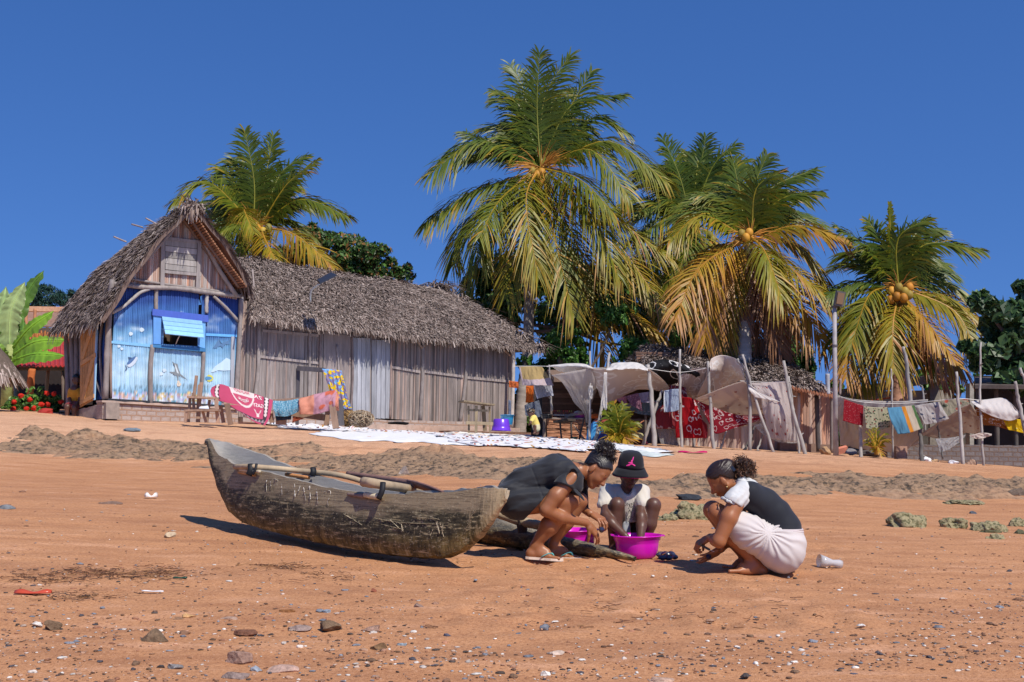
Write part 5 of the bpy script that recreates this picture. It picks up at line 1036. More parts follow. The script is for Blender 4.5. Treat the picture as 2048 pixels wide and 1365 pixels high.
cloth('grey lace sheet blown down in a long pointed strip', [[(1103, 751, -.2), (1140, 744, -.1), (1182, 737, 0)], [(1122, 762, .1), (1150, 768, .1), (1192, 768, .3)], [(1136, 782, .3), (1156, 780, .3), (1185, 786, .5)], [(1148, 804, .5), (1164, 803, .5), (1176, 812, .6)], [(1168, 828, .8), (1174, 826, .8), (1180, 830, .8)], [(1172, 846, 1.0), (1175, 846, 1.0), (1178, 844, 1.0)]], 'lace', 26.2, wr=.03)
cloth('dark openwork lace cloth hanging behind the pointed strip', [[(1150, 748), (1175, 742), (1200, 745)], [(1152, 765), (1178, 768), (1202, 760)], [(1158, 780), (1180, 784), (1198, 775)]], 'lace', 26.9, c=(.55, .5, .48))
cloth('large off-white awning sheet in painted backlit tan stretched out from the line', [[(1170, 735, .0), (1200, 738), (1235, 738), (1268, 738), (1296, 739), (1318, 752, .2), (1334, 771, .5)], [(1190, 768, .3), (1212, 778, .4), (1240, 770, .5), (1270, 762, .5), (1300, 760, .5), (1325, 770, .6), (1338, 776, .6)], [(1205, 806, .6), (1214, 817, .8), (1238, 798, .9), (1268, 783, .9), (1298, 781, .9), (1322, 782, .9), (1341, 784, .7)]], 'tan', 26.3, wr=.02)
cloth('sunlit white hump of cloth on top of the tan awning', [[(1214, 737, .9), (1226, 727, .9), (1250, 725, .9), (1275, 726, .9), (1293, 735, .8)], [(1212, 738, .1), (1232, 732, .3), (1255, 731, .3), (1278, 733, .3), (1295, 738, .1)], [(1212, 740, -.05), (1235, 739, -.05), (1256, 739, -.05), (1278, 739, -.05), (1296, 741, -.05)]], 'white', 26.2)  # sunlit top of the awning sheet, made as a separate white cloth
cloth('narrow white strip hanging on the leaning pale pole', [[(1208, 745), (1214, 745)], [(1205, 785), (1214, 788)], [(1202, 808), (1214, 812)], [(1210, 820), (1213, 821)]], 'white', 26.0, wr=.03)
cloth('small white cloth knotted on the pole left of the awning', [[(1178, 772), (1185, 772)], [(1177, 784), (1186, 786)], [(1180, 797), (1184, 799)]], 'white', 26.1, wr=.04)
cloth('black batik cloth with white outlined flowers', [[(1290, 731, .2), (1310, 722, .1), (1330, 719), (1352, 724), (1375, 732), (1396, 742)], [(1305, 742), (1320, 737), (1340, 735), (1360, 740), (1382, 747), (1400, 751)], [(1318, 753, .4), (1328, 756, .4), (1345, 756, .4), (1364, 760, .4), (1384, 763, .4), (1402, 761, .4)], [(1334, 769, .7), (1340, 770, .7), (1352, 767, .7), (1366, 766, .7), (1384, 766, .7), (1402, 764, .6)]], 'black', 26.5)
cloth('grey taupe sheet behind the pole beside the black batik', [[(1372, 740, .2), (1395, 736, .1), (1418, 736)], [(1356, 762, .4), (1385, 765, .4), (1425, 755, .3)], [(1362, 778, .7), (1386, 786, .7), (1430, 780, .6)], [(1380, 792, 1), (1392, 799, 1), (1430, 796, .9)]], 'tan', 26.3, c=(.85, .85, .88))
cloth('big white sheet billowing up like a dome', [[(1419, 728, .1), (1424, 717, .5), (1440, 711, .7), (1458, 713, .7), (1474, 720, .5), (1484, 733, .2)], [(1419, 740), (1432, 738, .6), (1448, 734, .9), (1463, 736, .8), (1478, 742, .5), (1488, 752, 0)], [(1410, 756, .3), (1430, 757, 1.0), (1450, 756, 1.2), (1468, 756, 1.1), (1482, 758, .7), (1492, 764, .3)], [(1392, 796, .9), (1420, 785, 1.3), (1445, 775, 1.5), (1465, 768, 1.3), (1482, 763, .9), (1494, 766, .5)]], 'tan', 25.9, c=(1.1, 1.12, 1.15), wr=.03, wf_=(1.5, 1.5))
cloth('pinkish tan sheet with fine dark motifs below the dome', [[(1391, 798), (1420, 786), (1455, 772), (1487, 762)], [(1400, 804, .3), (1430, 802, .3), (1470, 795, .3), (1510, 782, .3)], [(1415, 815, .7), (1445, 818, .7), (1490, 814, .7), (1532, 800, .7)], [(1432, 828, 1.0), (1465, 832, 1.1), (1510, 830, 1.1), (1562, 822, 1.0)]], 'sheer', 25.8, wr=.02)
cloth('bright white triangle of sheet in full sun', [[(1497, 768, .1), (1500, 771)], [(1498, 780), (1528, 789)], [(1510, 795), (1562, 805)]], 'white', 25.7, wr=.01, nu=20, nv=20)
cloth('dark red cloth with white scalloped drawing', [[(1392, 801), (1425, 814), (1465, 828), (1510, 832), (1562, 824)], [(1405, 822), (1430, 838), (1468, 846), (1510, 838), (1563, 827)], [(1420, 850), (1432, 868), (1465, 858), (1505, 846), (1562, 829)]], 'maroon', 26.1, c=(1.3, 1, 1))
cloth('bright red cloth with large white flowers', [[(1352, 798, .3), (1375, 795), (1390, 800)], [(1350, 830, .2), (1380, 832), (1404, 838)], [(1352, 876, .2), (1385, 877), (1414, 876)]], 'redflower', 26.4)
cloth('folded end of the bright red cloth beside the pale pole', [[(1403, 838), (1414, 850)], [(1406, 860), (1415, 864)], [(1408, 878), (1414, 876)]], 'plain', 26.2, c=(.30, .03, .04))
cloth('wine coloured see through sheet behind the blue grey cloth', [[(1340, 771), (1356, 772), (1372, 776)], [(1330, 805), (1352, 806), (1378, 810)], [(1312, 826), (1345, 830), (1388, 834)], [(1312, 858), (1350, 858), (1386, 856)]], 'wine', 26.8)
cloth('blue grey cloth with white side edges', [[(1328, 782), (1344, 779), (1359, 778)], [(1327, 805), (1344, 806), (1361, 800)], [(1328, 825), (1345, 824), (1361, 820)]], 'bluegrey', 26.5, c=(1.2, 1.3, 1.3), colf=lambda u, v: (2.6, 2.4, 1.9) if u < .06 or u > .93 else (1.2, 1.3, 1.3))
cloth('pink speckled cloth under the edge of the tan awning', [[(1233, 799), (1252, 792)], [(1240, 806), (1255, 808)]], 'pinkprint', 26.9); cloth('mauve cloth with pale zigzags under the tan awning', [[(1252, 793), (1276, 786)], [(1258, 804), (1282, 806)], [(1264, 812), (1284, 822)]], 'mauve', 26.8)
cloth('grey purple cloth with a white edge under the awning', [[(1277, 787), (1297, 784)], [(1280, 800), (1298, 800)], [(1284, 806), (1300, 806)]], 'bluegrey', 26.9, c=(1.2, .95, .95)); cloth('long teal and red printed cloth hanging in the shade', [[(1243, 808), (1268, 806), (1295, 804), (1325, 800)], [(1248, 814), (1272, 820), (1296, 824), (1322, 822)], [(1254, 817), (1276, 828), (1298, 831), (1320, 829)]], 'teal', 27.2)
cloth('coarse grey mat leaning at the foot of the red sheets', [[(1314, 858), (1345, 858)], [(1318, 875), (1352, 876)], [(1322, 888), (1359, 893)]], 'greylace', 26.9, c=(.7, .68, .66), wr=.01)
cloth('sheer white sheet printed with small red flowers', [[(1501, 766, .1), (1525, 766, .1), (1550, 764, .1), (1572, 763)], [(1520, 790), (1545, 795, -.1), (1563, 800, -.1), (1580, 795)], [(1528, 830), (1548, 835, -.2), (1568, 840, -.2), (1588, 835)], [(1536, 876), (1555, 880), (1575, 884), (1596, 886)]], 'sheerred', 25.9, wr=.04)
cloth('grey net like lace hanging low under the flowered sheet', [[(1507, 851), (1540, 845), (1570, 848), (1592, 856)], [(1522, 866), (1548, 866), (1574, 870), (1594, 874)], [(1537, 877), (1556, 884), (1576, 887), (1596, 887)]], 'greylace', 26.1)
cloth('cream sheet curling at the lower edge of the scalloped red cloth', [[(1432, 868), (1480, 850), (1530, 838), (1566, 828)], [(1450, 858), (1495, 848), (1540, 846), (1575, 850)], [(1470, 856), (1510, 852), (1555, 860), (1580, 866)]], 'sheer', 26.25)
cloth('long silvery backdrop sheet hanging from the clothes line', [[(1675, 792, .3), (1710, 799, .2), (1750, 802, .2), (1800, 803, .2), (1856, 799, .2)], [(1676, 825, .5), (1705, 835, .5), (1745, 840, .4), (1795, 842, .4), (1850, 835, .4)], [(1678, 860, .7), (1705, 868, .8), (1745, 872, .7), (1795, 872, .7), (1845, 866, .7)], [(1679, 891, .9), (1712, 896, 1.1), (1755, 900, 1.0), (1790, 903, 1.0), (1836, 890, .9)]], 'white', 25.4, c=(.72, .70, .68), wr=.06, nu=70, nv=40)
cloth('maroon cloth with rows of tiny stars', [[(1688, 799), (1708, 806), (1727, 812)], [(1687, 820), (1707, 828), (1726, 833)], [(1686, 842), (1706, 848), (1725, 852)]], 'rednet', 25.0, wr=.01); cloth('olive cloth printed with dark leaves and dots', [[(1728, 813), (1750, 815), (1774, 815)], [(1730, 835), (1754, 838), (1778, 836)], [(1732, 857), (1756, 861), (1781, 855)]], 'olive', 24.9, wr=.01)
cloth('blue cloth with orange, cream and green stripes', [[(1775, 816), (1803, 814), (1828, 811)], [(1782, 842, -.1), (1812, 840, -.1), (1836, 832)], [(1796, 869, -.1), (1820, 866, -.1), (1847, 857)]], 'plain', 24.7, wr=.015, colf=lambda u, v: (.10, .27, .40) if u < .5 else ((.60, .24, .03) if u < .64 else ((.50, .42, .32) if u < .9 else (.08, .16, .06))))
cloth('grey mauve cloth with dark palm leaf print', [[(1829, 812), (1852, 808), (1878, 804)], [(1840, 832), (1864, 830), (1890, 824)], [(1849, 850), (1874, 846), (1899, 838)]], 'palmleaf', 24.8)
cloth('olive cloth with faded red roses at the end of the line', [[(1880, 803), (1908, 798), (1936, 799)], [(1886, 818), (1912, 814), (1938, 806)], [(1893, 834), (1916, 826), (1940, 813)]], 'oliveflower', 24.9)
cloth('large brown sheer sheet ballooning toward the beach', [[(1850, 862, .2), (1872, 848, .1), (1898, 832), (1922, 816), (1940, 808)], [(1846, 872, .4), (1880, 862, .5), (1912, 848, .5), (1942, 838, .4), (1962, 836, .4)], [(1870, 878, .9), (1900, 876, 1.), (1930, 868, 1.), (1955, 866, .9), (1967, 862, .8)]], 'sheer', 24.8, c=(.85, .85, .85), wr=.03)
cloth('grey lace tail hanging below the brown sheer sheet', [[(1870, 878), (1900, 876), (1932, 870)], [(1876, 892), (1898, 888), (1924, 880)], [(1880, 906), (1896, 900), (1918, 886)]], 'greylace', 24.9); cloth('white sheet blowing at the far right of the line', [[(1941, 803, .2), (1975, 799, .2), (2008, 797, .2), (2030, 815, 0)], [(1952, 812), (1985, 818), (2015, 822), (2042, 828)], [(1962, 822), (1990, 835), (2020, 842), (2044, 834)]], 'white', 24.6, c=(.9, .88, .88))
cloth('amber brown batik cloth with white outlines at the right', [[(1950, 814), (1978, 822), (2004, 834)], [(1956, 834), (1984, 838), (2010, 846)], [(1968, 851), (1990, 852), (2016, 860)]], 'amber', 24.75); cloth('yellow end of cloth blowing at the right edge', [[(2004, 836), (2030, 838), (2060, 842)], [(2010, 848), (2034, 852), (2060, 858)], [(2016, 860), (2036, 864), (2060, 870)]], 'yellow', 24.7)
cloth('tan sheet tip blowing low at the right', [[(1938, 872), (1962, 866), (1984, 868)], [(1950, 878), (1966, 877), (1982, 872)]], 'tan', 24.5)
# red rag and lines
def line(lab, pts, r=.006, c=(.7, .68, .62)):
    mb = MB(); mb.tube(cpath([P(*q) for q in pts], 24), r, 4, c); return tag(mb.build('clothes_line', M['paint']), lab, 'line', 'clothes lines')
line('clothes line at the left part of the laundry beside the house', [(1026, 733, 27.3), (1090, 733, 27.2), (1180, 737, 26.3)]); line('clothes line carrying the tan awning', [(1178, 736, 26.4), (1240, 738, 26.3), (1297, 738, 26.3)])
line('clothes line between the black batik and the dome sheet', [(1297, 738, 26.3), (1360, 745, 26.2), (1418, 736, 26)]); line('clothes line carrying the sheer flowered sheet', [(1480, 762, 25.9), (1530, 765, 25.9), (1572, 763, 25.6)])
line('long clothes line of the right hand laundry', [(1650, 778, 26.6), (1700, 800, 25.3), (1760, 807, 25.1), (1830, 806, 25), (1914, 798, 24.5), (1962, 801, 24.7)])
# ---------------- far right: beam, dark shed, block wall
rb = empty('concrete_frame', P(1790, 910, 30), 'unfinished concrete frame with a long beam behind the right hand laundry', 'building')
mb = MB(); mb.beam(P(1682, 788, 31), P(1888, 754, 31), .5, .22, c=(.22, .19, .16)); mb.build('beam', M['stone'], rb)
mb = MB(); mb.beam(P(1720, 800, 31.4), P(1900, 797, 31.4), .3, .42, c=(.36, .31, .26)); mb.build('beam', M['stone'], rb)
for x in (1706, 1868, 1945): mb = MB(); mb.beam(P(x, 768 if x != 1868 else 758, 31.2), P(x, 915, 31.2), .3 if x == 1945 else .12, .25, c=(.24, .21, .18) if x != 1945 else (.36, .33, .3)); mb.build('column', M['stone'], rb)
mb = MB(); a, b = P(1690, 815, 32.5), P(1960, 815, 32.5); mb.add([list(a), list(b), [b.x, b.y, a.z-2], [a.x, a.y, a.z-2]], [(3, 2, 1, 0)], (.08, .07, .06)); mb.build('back_wall', M['stone'], rb)
mb = MB(); mb.beam(P(1712, 806, 30), P(1802, 793, 30), 1.4, .03, c=(.4, .08, .05)); tag(mb.build('red_awning', M['paint']), 'faded red awning top showing above the clothes line', 'awning')
sh = empty('dark_shed', P(2010, 925, 27), 'dark open shed under the almond tree at the right edge', 'shed')
mb = MB()
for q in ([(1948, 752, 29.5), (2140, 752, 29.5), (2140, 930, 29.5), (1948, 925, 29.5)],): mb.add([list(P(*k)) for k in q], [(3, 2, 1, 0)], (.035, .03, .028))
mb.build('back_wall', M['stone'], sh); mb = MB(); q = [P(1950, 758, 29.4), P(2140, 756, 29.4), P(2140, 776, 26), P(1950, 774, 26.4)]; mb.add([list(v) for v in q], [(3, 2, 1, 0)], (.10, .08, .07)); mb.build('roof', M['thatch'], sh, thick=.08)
for x, y in ((1955, 770), (1992, 772), (2030, 774)): log('shed_post', [P(x, y, 26.8), P(x+2, 850, 26.8), P(x+3, 925, 26.8)], .05, sh, (.10, .085, .075))
mb = MB(); mb.beam(P(1945, 842, 28.8), P(2140, 846, 28.8), .2, .03, c=(.05, .06, .09)); mb.build('shelf', M['stone'], sh)
rwp = plane(P(1800, 920, 26.6), Vector((1, -.02, 0)).normalized()); tag(wallslab('block_wall', rwp, 1775, 2140, (889, 892), (935, 945), 0, .3, None, 'block', (.42, .45, .5), 1.1), 'low wall of grey concrete blocks behind the right hand laundry', 'wall')  # tint darkened to stand in for the overhanging roof's shade on the blocks
mb = MB(); mb.tube([P(1801, 918, 25.6), P(1800, 893, 25.6)], .14, 10, (.4, .24, .17), jit=.2); tag(mb.build('tree_stump', M['bark']), 'pink brown stump standing on the low block wall', 'stump')
for (px, py, wd, ht, c, lab, Y) in ((1870, 924, 16, 8, (.5, .32, .18), 'orange brown stone at the foot of the block wall', 25), (1943, 928, 22, 16, (.4, .26, .18), 'reddish rubble stone right of the knotty pole', 24.8), (1650, 902, 24, 12, (.4, .25, .14), 'tan lump of rubble beside the street lamp', 26), (1700, 905, 26, 10, (.22, .2, .2), 'dark rubble at the foot of the silvery sheet', 25.6), (1745, 907, 60, 8, (.12, .1, .09), 'long dark pile of rubble under the silvery sheet', 25.7), (1850, 921, 26, 9, (.75, .75, .76), 'white crumpled bag on the ground by the block wall', 24.9), (1907, 927, 20, 7, (.75, .75, .76), 'second white crumpled bag beside the knotty pole', 24.4)):
    v, f = blob(wd*Y/F/2, wd*Y/F/2.5, ht*Y/F*.8, .4, 2, I3, cuts=6); mb = MB(); mb.add(v+A(list(P(px, py, Y))), f, c); tag(mb.build('rubble', M['pebble'], smooth=True), lab, 'rubble', 'rubble by the laundry')
mb = MB(); c_ = P(1683, 901, 25.7); mb.beam(c_+Vector((-.12, 0, -.03)), c_+Vector((.12, 0, .04)), .12, .12, (0, -.3, 1), (.62, .22, .14)); tag(mb.build('clay_brick', M['stone']), 'red clay brick lying by the street lamp', 'brick')
# ---------------- far left: red roofed shelter, balcony house, parasol
rs = empty('red_roofed_shelter', P(90, 826, 30), 'dark open shelter with a red corrugated roof at the left', 'shelter')
mb = MB(); n = 70; V = [[(*v.xy, v.z+.025*math.sin(i*1.6)) for i, v in enumerate([P(lerp(20, 180, j/n), y, Yq) for j in range(n+1)])] for y, Yq in ((714, 32.5), (733, 30.2))]; mb.grid(np.array(V), (.42, .035, .025)); mb.build('roof', M['metal'], rs, thick=.02)
mb = MB(); n = 50; V = [[(*v.xy, v.z+.025*math.sin(i*1.6)) for i, v in enumerate([P(lerp(50, 150, j/n), y, Yq) for j in range(n+1)])] for y, Yq in ((680, 35), (714, 33))]; mb.grid(np.array(V), (.42, .05, .04)); mb.build('upper_roof', M['metal'], rs, thick=.02)
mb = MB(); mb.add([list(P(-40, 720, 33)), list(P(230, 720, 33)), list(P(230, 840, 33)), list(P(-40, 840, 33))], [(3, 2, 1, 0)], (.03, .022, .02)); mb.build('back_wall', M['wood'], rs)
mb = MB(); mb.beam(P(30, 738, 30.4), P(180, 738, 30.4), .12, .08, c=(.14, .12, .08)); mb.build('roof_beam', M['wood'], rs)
log('carved_post', [P(64, 738, 30.2), P(61, 770, 30.2), P(59, 812, 30.2)], .09, rs, (.55, .16, .05), n=12); log('post', [P(96, 740, 31), P(93, 780, 31), P(91, 815, 31)], .05, rs, (.28, .25, .18)); log('post', [P(34, 750, 31), P(32, 790, 31), P(31, 815, 31)], .09, rs, (.12, .17, .16)); log('post', [P(125, 742, 30.4), P(126, 770, 30.4), P(127, 815, 30.4)], .04, rs, (.2, .15, .12))
bh = empty('balcony_house', P(80, 800, 38), 'far house with a wooden balcony and stick railing behind the banana plant', 'house')
for (y0, y1, c, nm, dY) in ((614, 652, (.38, .24, .19), 'wall', 1.0), (612, 622, (.62, .34, .2), 'roof_edge', 0), (646, 652, (.3, .2, .16), 'balcony_floor', -.2), (652, 800, (.10, .075, .06), 'lower_wall', .9)):
    mb = MB(); a, b = P(-60, (y0+y1)/2, 38+dY), P(150, (y0+y1)/2+3, 38+dY); mb.beam(a, b, .2, (y1-y0)*38/F, c=c); mb.build(nm, M['wood'], bh)
mb = MB()
for i in range(46): x = 20+i*2.6+random.gauss(0, .6); mb.tube([P(x, 672+x*-.08+random.gauss(0, 2), 37.3), P(x+random.gauss(0, 2), 696-x*.04, 37.3)], .03, 4, A((.5, .19, .06))*random.uniform(.6, 1.2))
mb.build('stick_railing', M['wood'], bh)
for x in (52, 70): log('balcony_post', [P(x, 618, 37.6), P(x, 640, 37.6), P(x, 676, 37.6)], .05, bh, (.45, .2, .1))
pz = empty('beach_parasol', P(-6, 840, 26.5), 'edge of a grey thatched parasol at the far left', 'parasol')
tp = P(-22, 672, 26.5); mb = MB()
for i in range(900):
    a = random.uniform(0, 6.28); r = random.random()**.6; L = .78; d = Vector((math.cos(a), math.sin(a), 0)); q = tp+d*L*r+Vector((0, 0, -.95*r**1.15)); e = q+d*.16+Vector((0, 0, -.24)); s_ = Vector((-d.y, d.x, 0))*.02
    mb.add([list(q-s_), list(q+s_), list(e+s_*.5), list(e-s_*.5)], [(0, 1, 2, 3)], A(random.choice(TH))*1.25)
mb.lathe(tp, [(0, -.02), (.4, -.42), (.78, -.95)], 20, (.12, .09, .07)); mb.build('thatch', M['thatch'], pz); mb = MB(); mb.tube([tp-Vector((0, 0, .3)), P(-24, 840, 26.5)], .05, 8, (.2, .15, .1)); mb.build('pole', M['wood'], pz)
mb = MB(); v, f = blob(.24, .12, .10, .3, 2, I3, cuts=8); mb.add(v+A(list(P(95, 826, 27.2))), f, (.5, .06, .05)); tag(mb.build('red_bundle', M['cloth'], smooth=True), 'red bundle on the ground before the hibiscus bush', 'bundle')
# ================================================================== SHEETS ON THE SAND, BENCHES, BOAT
random.seed(77); np.random.seed(77)
CM['scatter'] = printmat('scattered_print', (.72, .70, .70), [(.03, .03, .10), (.50, .10, .04), (.05, .05, .06), (.45, .25, .05), (.03, .06, .14), (.2, .02, .02)], 9, (.34, .40), trans=.0, uvs=(5, 1.2, 1))
CM['sunwhite'] = printmat('plain_white_sheet', (.72, .71, .71), (.74, .75, .78), 8, (.05, .1), trans=0)
CM['paleflower'] = printmat('pale_flower_print', (.56, .60, .57), (.42, .50, .46), 16, (.28, .36), trans=0, uvs=(4, 2, 1))
CM['bluepink'] = printmat('orange_pink_print', (.8, .76, .7), [(.5, .12, .05), (.55, .35, .05), (.1, .1, .2)], 9, (.30, .38), trans=0, uvs=(5, 1.5, 1))
def ground_sheet(lab, top, bot, mat, c=(1, 1, 1), wr=.035, nu=90, nv=16, seed=1, lift=.012):
    "cloth lying on the sand between two pixel polylines (far edge, near edge)"
    T = cpath([gp(*q) for q in top], nu); B = cpath([gp(*q) for q in bot], nu); V = []
    for j in range(nv):
        t = j/(nv-1); row = T*(1-t)+B*t; row[:, 1] += (fbm(row[:, 0]*1.8, row[:, 0]*0+j*.2, 3, seed)-.5)*1.1*abs(2*t-1)**2; row[:, 0] += (fbm(row[:, 0]*0+j*.7, row[:, 0]*.3, 2, seed+9)-.5)*.5
        z = gz(row[:, 0], row[:, 1])+lift+(fbm(row[:, 0]*5, row[:, 1]*4, 4, seed+3)-.35)*wr*2*(1-abs(2*t-1)**6); row[:, 2] = z; V.append(row)
    mb = MB(); mb.grid(np.array(V), c); return tag(mb.build('laid_out_cloth', CM[mat], smooth=True, thick=.002), lab, 'cloth', 'embroidered cloths spread on the sand to dry')
ground_sheet('long plain white sheet, nearest on the sand at the left end', [(640, 863), (760, 866), (900, 872), (990, 876)], [(628, 870), (760, 884), (900, 890), (985, 893)], 'sunwhite', seed=2)
ground_sheet('narrow patterned cloths behind the long plain sheet', [(560, 852), (700, 856), (820, 862), (900, 868)], [(556, 857), (690, 864), (800, 869), (895, 874)], 'scatter', seed=3)
ground_sheet('busy printed cloth right of the long plain sheet', [(860, 870), (960, 874), (1100, 880), (1200, 886)], [(900, 886), (980, 894), (1100, 900), (1190, 908)], 'scatter', seed=4, lift=.03)
ground_sheet('white sheet spread behind the busy printed cloth', [(900, 861), (1000, 866), (1100, 874), (1190, 880)], [(890, 868), (1000, 875), (1100, 883), (1190, 890)], 'bluepink', seed=5, lift=.02)
ground_sheet('white sheet passing behind the girl and the boy', [(1170, 880), (1240, 890), (1300, 898), (1350, 905)], [(1180, 892), (1240, 902), (1300, 908), (1348, 908)], 'sunwhite', seed=6)
ground_sheet('pale green flowered cloth behind the cap of the boy', [(1240, 900), (1300, 907), (1340, 909)], [(1240, 909), (1300, 915), (1336, 914)], 'paleflower', seed=7, lift=.012)
ground_sheet('crumpled printed cloths lying below the benches', [(545, 846), (600, 850), (680, 853), (740, 856)], [(530, 852), (600, 856), (680, 860), (735, 862)], 'scatter', wr=.09, seed=8, lift=.02)
# ---- rough tables and benches in front of the houses
def rough(name, lab, cat, beams, c=(.36, .23, .16)):
    Y0 = beams[0][0][2]; root = empty(name, P(beams[0][0][0], 850, Y0), lab, cat)
    for i, (a, b, w_, h_, part) in enumerate(beams):
        mb = MB(); p, q = P(*a), P(*b); mb.beam(p, q, w_, h_, (0, 0, 1) if abs((q-p).normalized().z) < .7 else (0, 1, 0), A(c)*random.uniform(.7, 1.25)); mb.build(part, M['wood_grey'], root)
    return root
rough('work_table', 'rough wooden table stacked on a stool in front of the mural', 'table', [((378, 795, 24.9), (434, 797, 24.9), .35, .04, 'table_top'), ((372, 822, 24.6), (438, 821, 24.6), .3, .04, 'shelf'), ((380, 797, 24.9), (377, 845, 24.9), .05, .05, 'leg'), ((432, 798, 24.8), (436, 846, 24.8), .07, .05, 'leg'),
  ((386, 786, 24.9), (388, 822, 24.9), .05, .04, 'leg'), ((400, 770, 25), (396, 845, 25), .08, .05, 'leg'), ((419, 800, 25), (414, 846, 25), .05, .04, 'leg'), ((374, 825, 24.5), (370, 846, 24.5), .05, .05, 'leg'), ((393, 752, 25.1), (388, 792, 25), .06, .04, 'backrest_post'), ((403, 765, 25), (399, 795, 25), .07, .04, 'backrest_post'), ((405, 822, 24.7), (412, 845, 24.7), .05, .04, 'brace')])
mb = MB(); mb.add([list(P(398, 817, 24.5)), list(P(418, 818, 24.5)), list(P(416, 812, 24.8)), list(P(400, 814, 24.8))], [(0, 1, 2, 3)], (.75, .76, .78)); tag(mb.build('folded_paper', M['paint'], thick=.01), 'folded white paper on the lower shelf of the work table', 'paper')
rough('towel_bench', 'long low brown bench hidden under the pink towel', 'bench', [((448, 808, 25.4), (545, 826, 25.6), .5, .05, 'seat'), ((454, 808, 25.1), (461, 850, 25.1), .10, .06, 'leg'), ((441, 812, 25.6), (447, 846, 25.6), .07, .05, 'leg'), ((541, 822, 25.5), (544, 846, 25.5), .09, .06, 'leg'), ((464, 846, 25.3), (530, 848, 25.5), .2, .03, 'bottom_plank')])
rough('trestle', 'brown wooden trestle carrying the blue and the orange cloth', 'trestle', [((548, 803, 25.9), (672, 795, 25.8), .12, .08, 'top_rail'), ((564, 822, 25.7), (562, 850, 25.7), .22, .08, 'leg'), ((663, 800, 25.4), (672, 857, 25.3), .13, .07, 'leg'), ((656, 815, 26), (653, 852, 26), .10, .06, 'leg'), ((584, 826, 25.9), (650, 836, 25.9), .06, .14, 'side_board')])
def mal(u, v):
    base = A((.52, .075, .15)); dark = A((.07, .045, .055)); wh = A((.78, .72, .68))
    return base
tw = empty('pink_towel', P(480, 800, 25.3), 'large pink souvenir towel with white lettering hanging over the low bench', 'towel')
TG = [[(424, 775, .4), (440, 769, .4), (462, 775, .35), (505, 787, .3), (546, 801, .3)], [(421, 784, .05), (438, 790, .0), (470, 800, .0), (508, 812, 0), (543, 818, 0)], [(430, 797, -.1), (446, 806, -.1), (476, 820, -.15), (510, 835, -.15), (538, 838, -.1)], [(446, 800, -.1), (462, 812, -.15), (485, 828, -.2), (510, 845, -.25), (530, 852, -.2)]]
g = [[list(P(q[0], q[1], 25.3+q[2])) for q in r] for r in TG]; TV = bez(g, 120, 80); mb = MB()
Uu, Vv = np.meshgrid(np.linspace(0, 1, 120), np.linspace(0, 1, 80)); C = np.tile(A((.56, .085, .165)), (80, 120, 1)); dk = A((.075, .05, .06)); wh = A((.80, .70, .66))
b1 = (Uu > .89) & (Uu < .955); C[b1] = dk; m_ = b1 & (np.abs(Uu-.922) < .018+.006*np.sin(Vv*60)) & (Vv < .62); C[m_] = wh
b2 = (Vv > .70) & (Vv < .92) & (Uu > .1) & (Uu < .955); C[b2] = dk; tri = (np.abs(((Uu*15) % 1)-.5)*2 < (Vv-.72)/.17) & (Vv > .73) & (Vv < .89) & b2; C[tri] = A((.40, .30, .32))
b3 = (Uu > .13) & (Uu < .25); C[b3 & (Vv < .75)] = dk; m_ = b3 & (np.abs(Uu-.19) < .035+.012*np.sin(Vv*50)) & (Vv < .5); C[m_] = wh
cx, cy = .62, .0; rr = np.sqrt(((Uu-cx)/.15)**2+((Vv-cy)/.46)**2); C[(rr < 1)] = wh; C[(rr < .88)] = A((.58, .10, .17)); C[(rr < .88) & (Vv < .14)] = wh*.95; C[(rr < .28) & (Vv > .14)] = wh
gt = (np.abs(Uu-.80) < .022) & (Vv > .52) & (Vv < .64); C[gt] = wh
gt = (np.abs(np.abs(Uu-.80)-(Vv*-.25+.155)) < .006) & (Vv > .42) & (Vv < .54); C[gt] = wh
mb.grid(TV, C); mb.build('towel_cloth', CM['plain'], tw, smooth=True, thick=.006)
def textobj(name, body, size, mat_c, origin, xax, yax, par, ext=.002, align='CENTER'):
    cu = bpy.data.curves.new(name, 'FONT'); cu.body = body; cu.size = size; cu.extrude = ext; cu.align_x = align; cu.align_y = 'CENTER'; cu.resolution_u = 3
    tmp = bpy.data.objects.new(name, cu); col.objects.link(tmp); bpy.context.view_layer.update()
    me = bpy.data.meshes.new_from_object(tmp.evaluated_get(bpy.context.evaluated_depsgraph_get())); bpy.data.objects.remove(tmp)
    V = [v.co.copy() for v in me.vertices]
    for v, c_ in zip(me.vertices, V):
        r = origin(c_) if callable(origin) else origin+xax*c_.x+yax*c_.y; v.co = r
    at = me.color_attributes.new('Col', 'FLOAT_COLOR', 'POINT')
    for d_ in at.data: d_.color = (*mat_c, 1)
    me.materials.clear(); me.materials.append(M['paint']); o = bpy.data.objects.new(name, me); col.objects.link(o); setpar(o, par); return o
def onpatch(V, u0, v0, su, sv, mirror=True, arc=None):
    a, b = V.shape[:2]; nr = np.cross(V[0, -1]-V[0, 0], V[-1, 0]-V[0, 0]); nr /= np.linalg.norm(nr); nr = nr if nr[1] < 0 else -nr
    def f(c):
        x, y = c.x, c.y
        if arc: th = x*arc[0]; r_ = arc[1]+y*arc[2]; x, y = r_*math.sin(th)*arc[3], -r_*math.cos(th)*arc[4]
        u = u0+(-x if mirror else x)*su; v = v0-y*sv
        i = min(max(v, 0), .999)*(a-1); j = min(max(u, 0), .999)*(b-1); return Vector(V[int(i), int(j)]*(1-(j % 1))+V[int(i), min(int(j)+1, b-1)]*(j % 1)+nr*(.012+c.z))
    return f
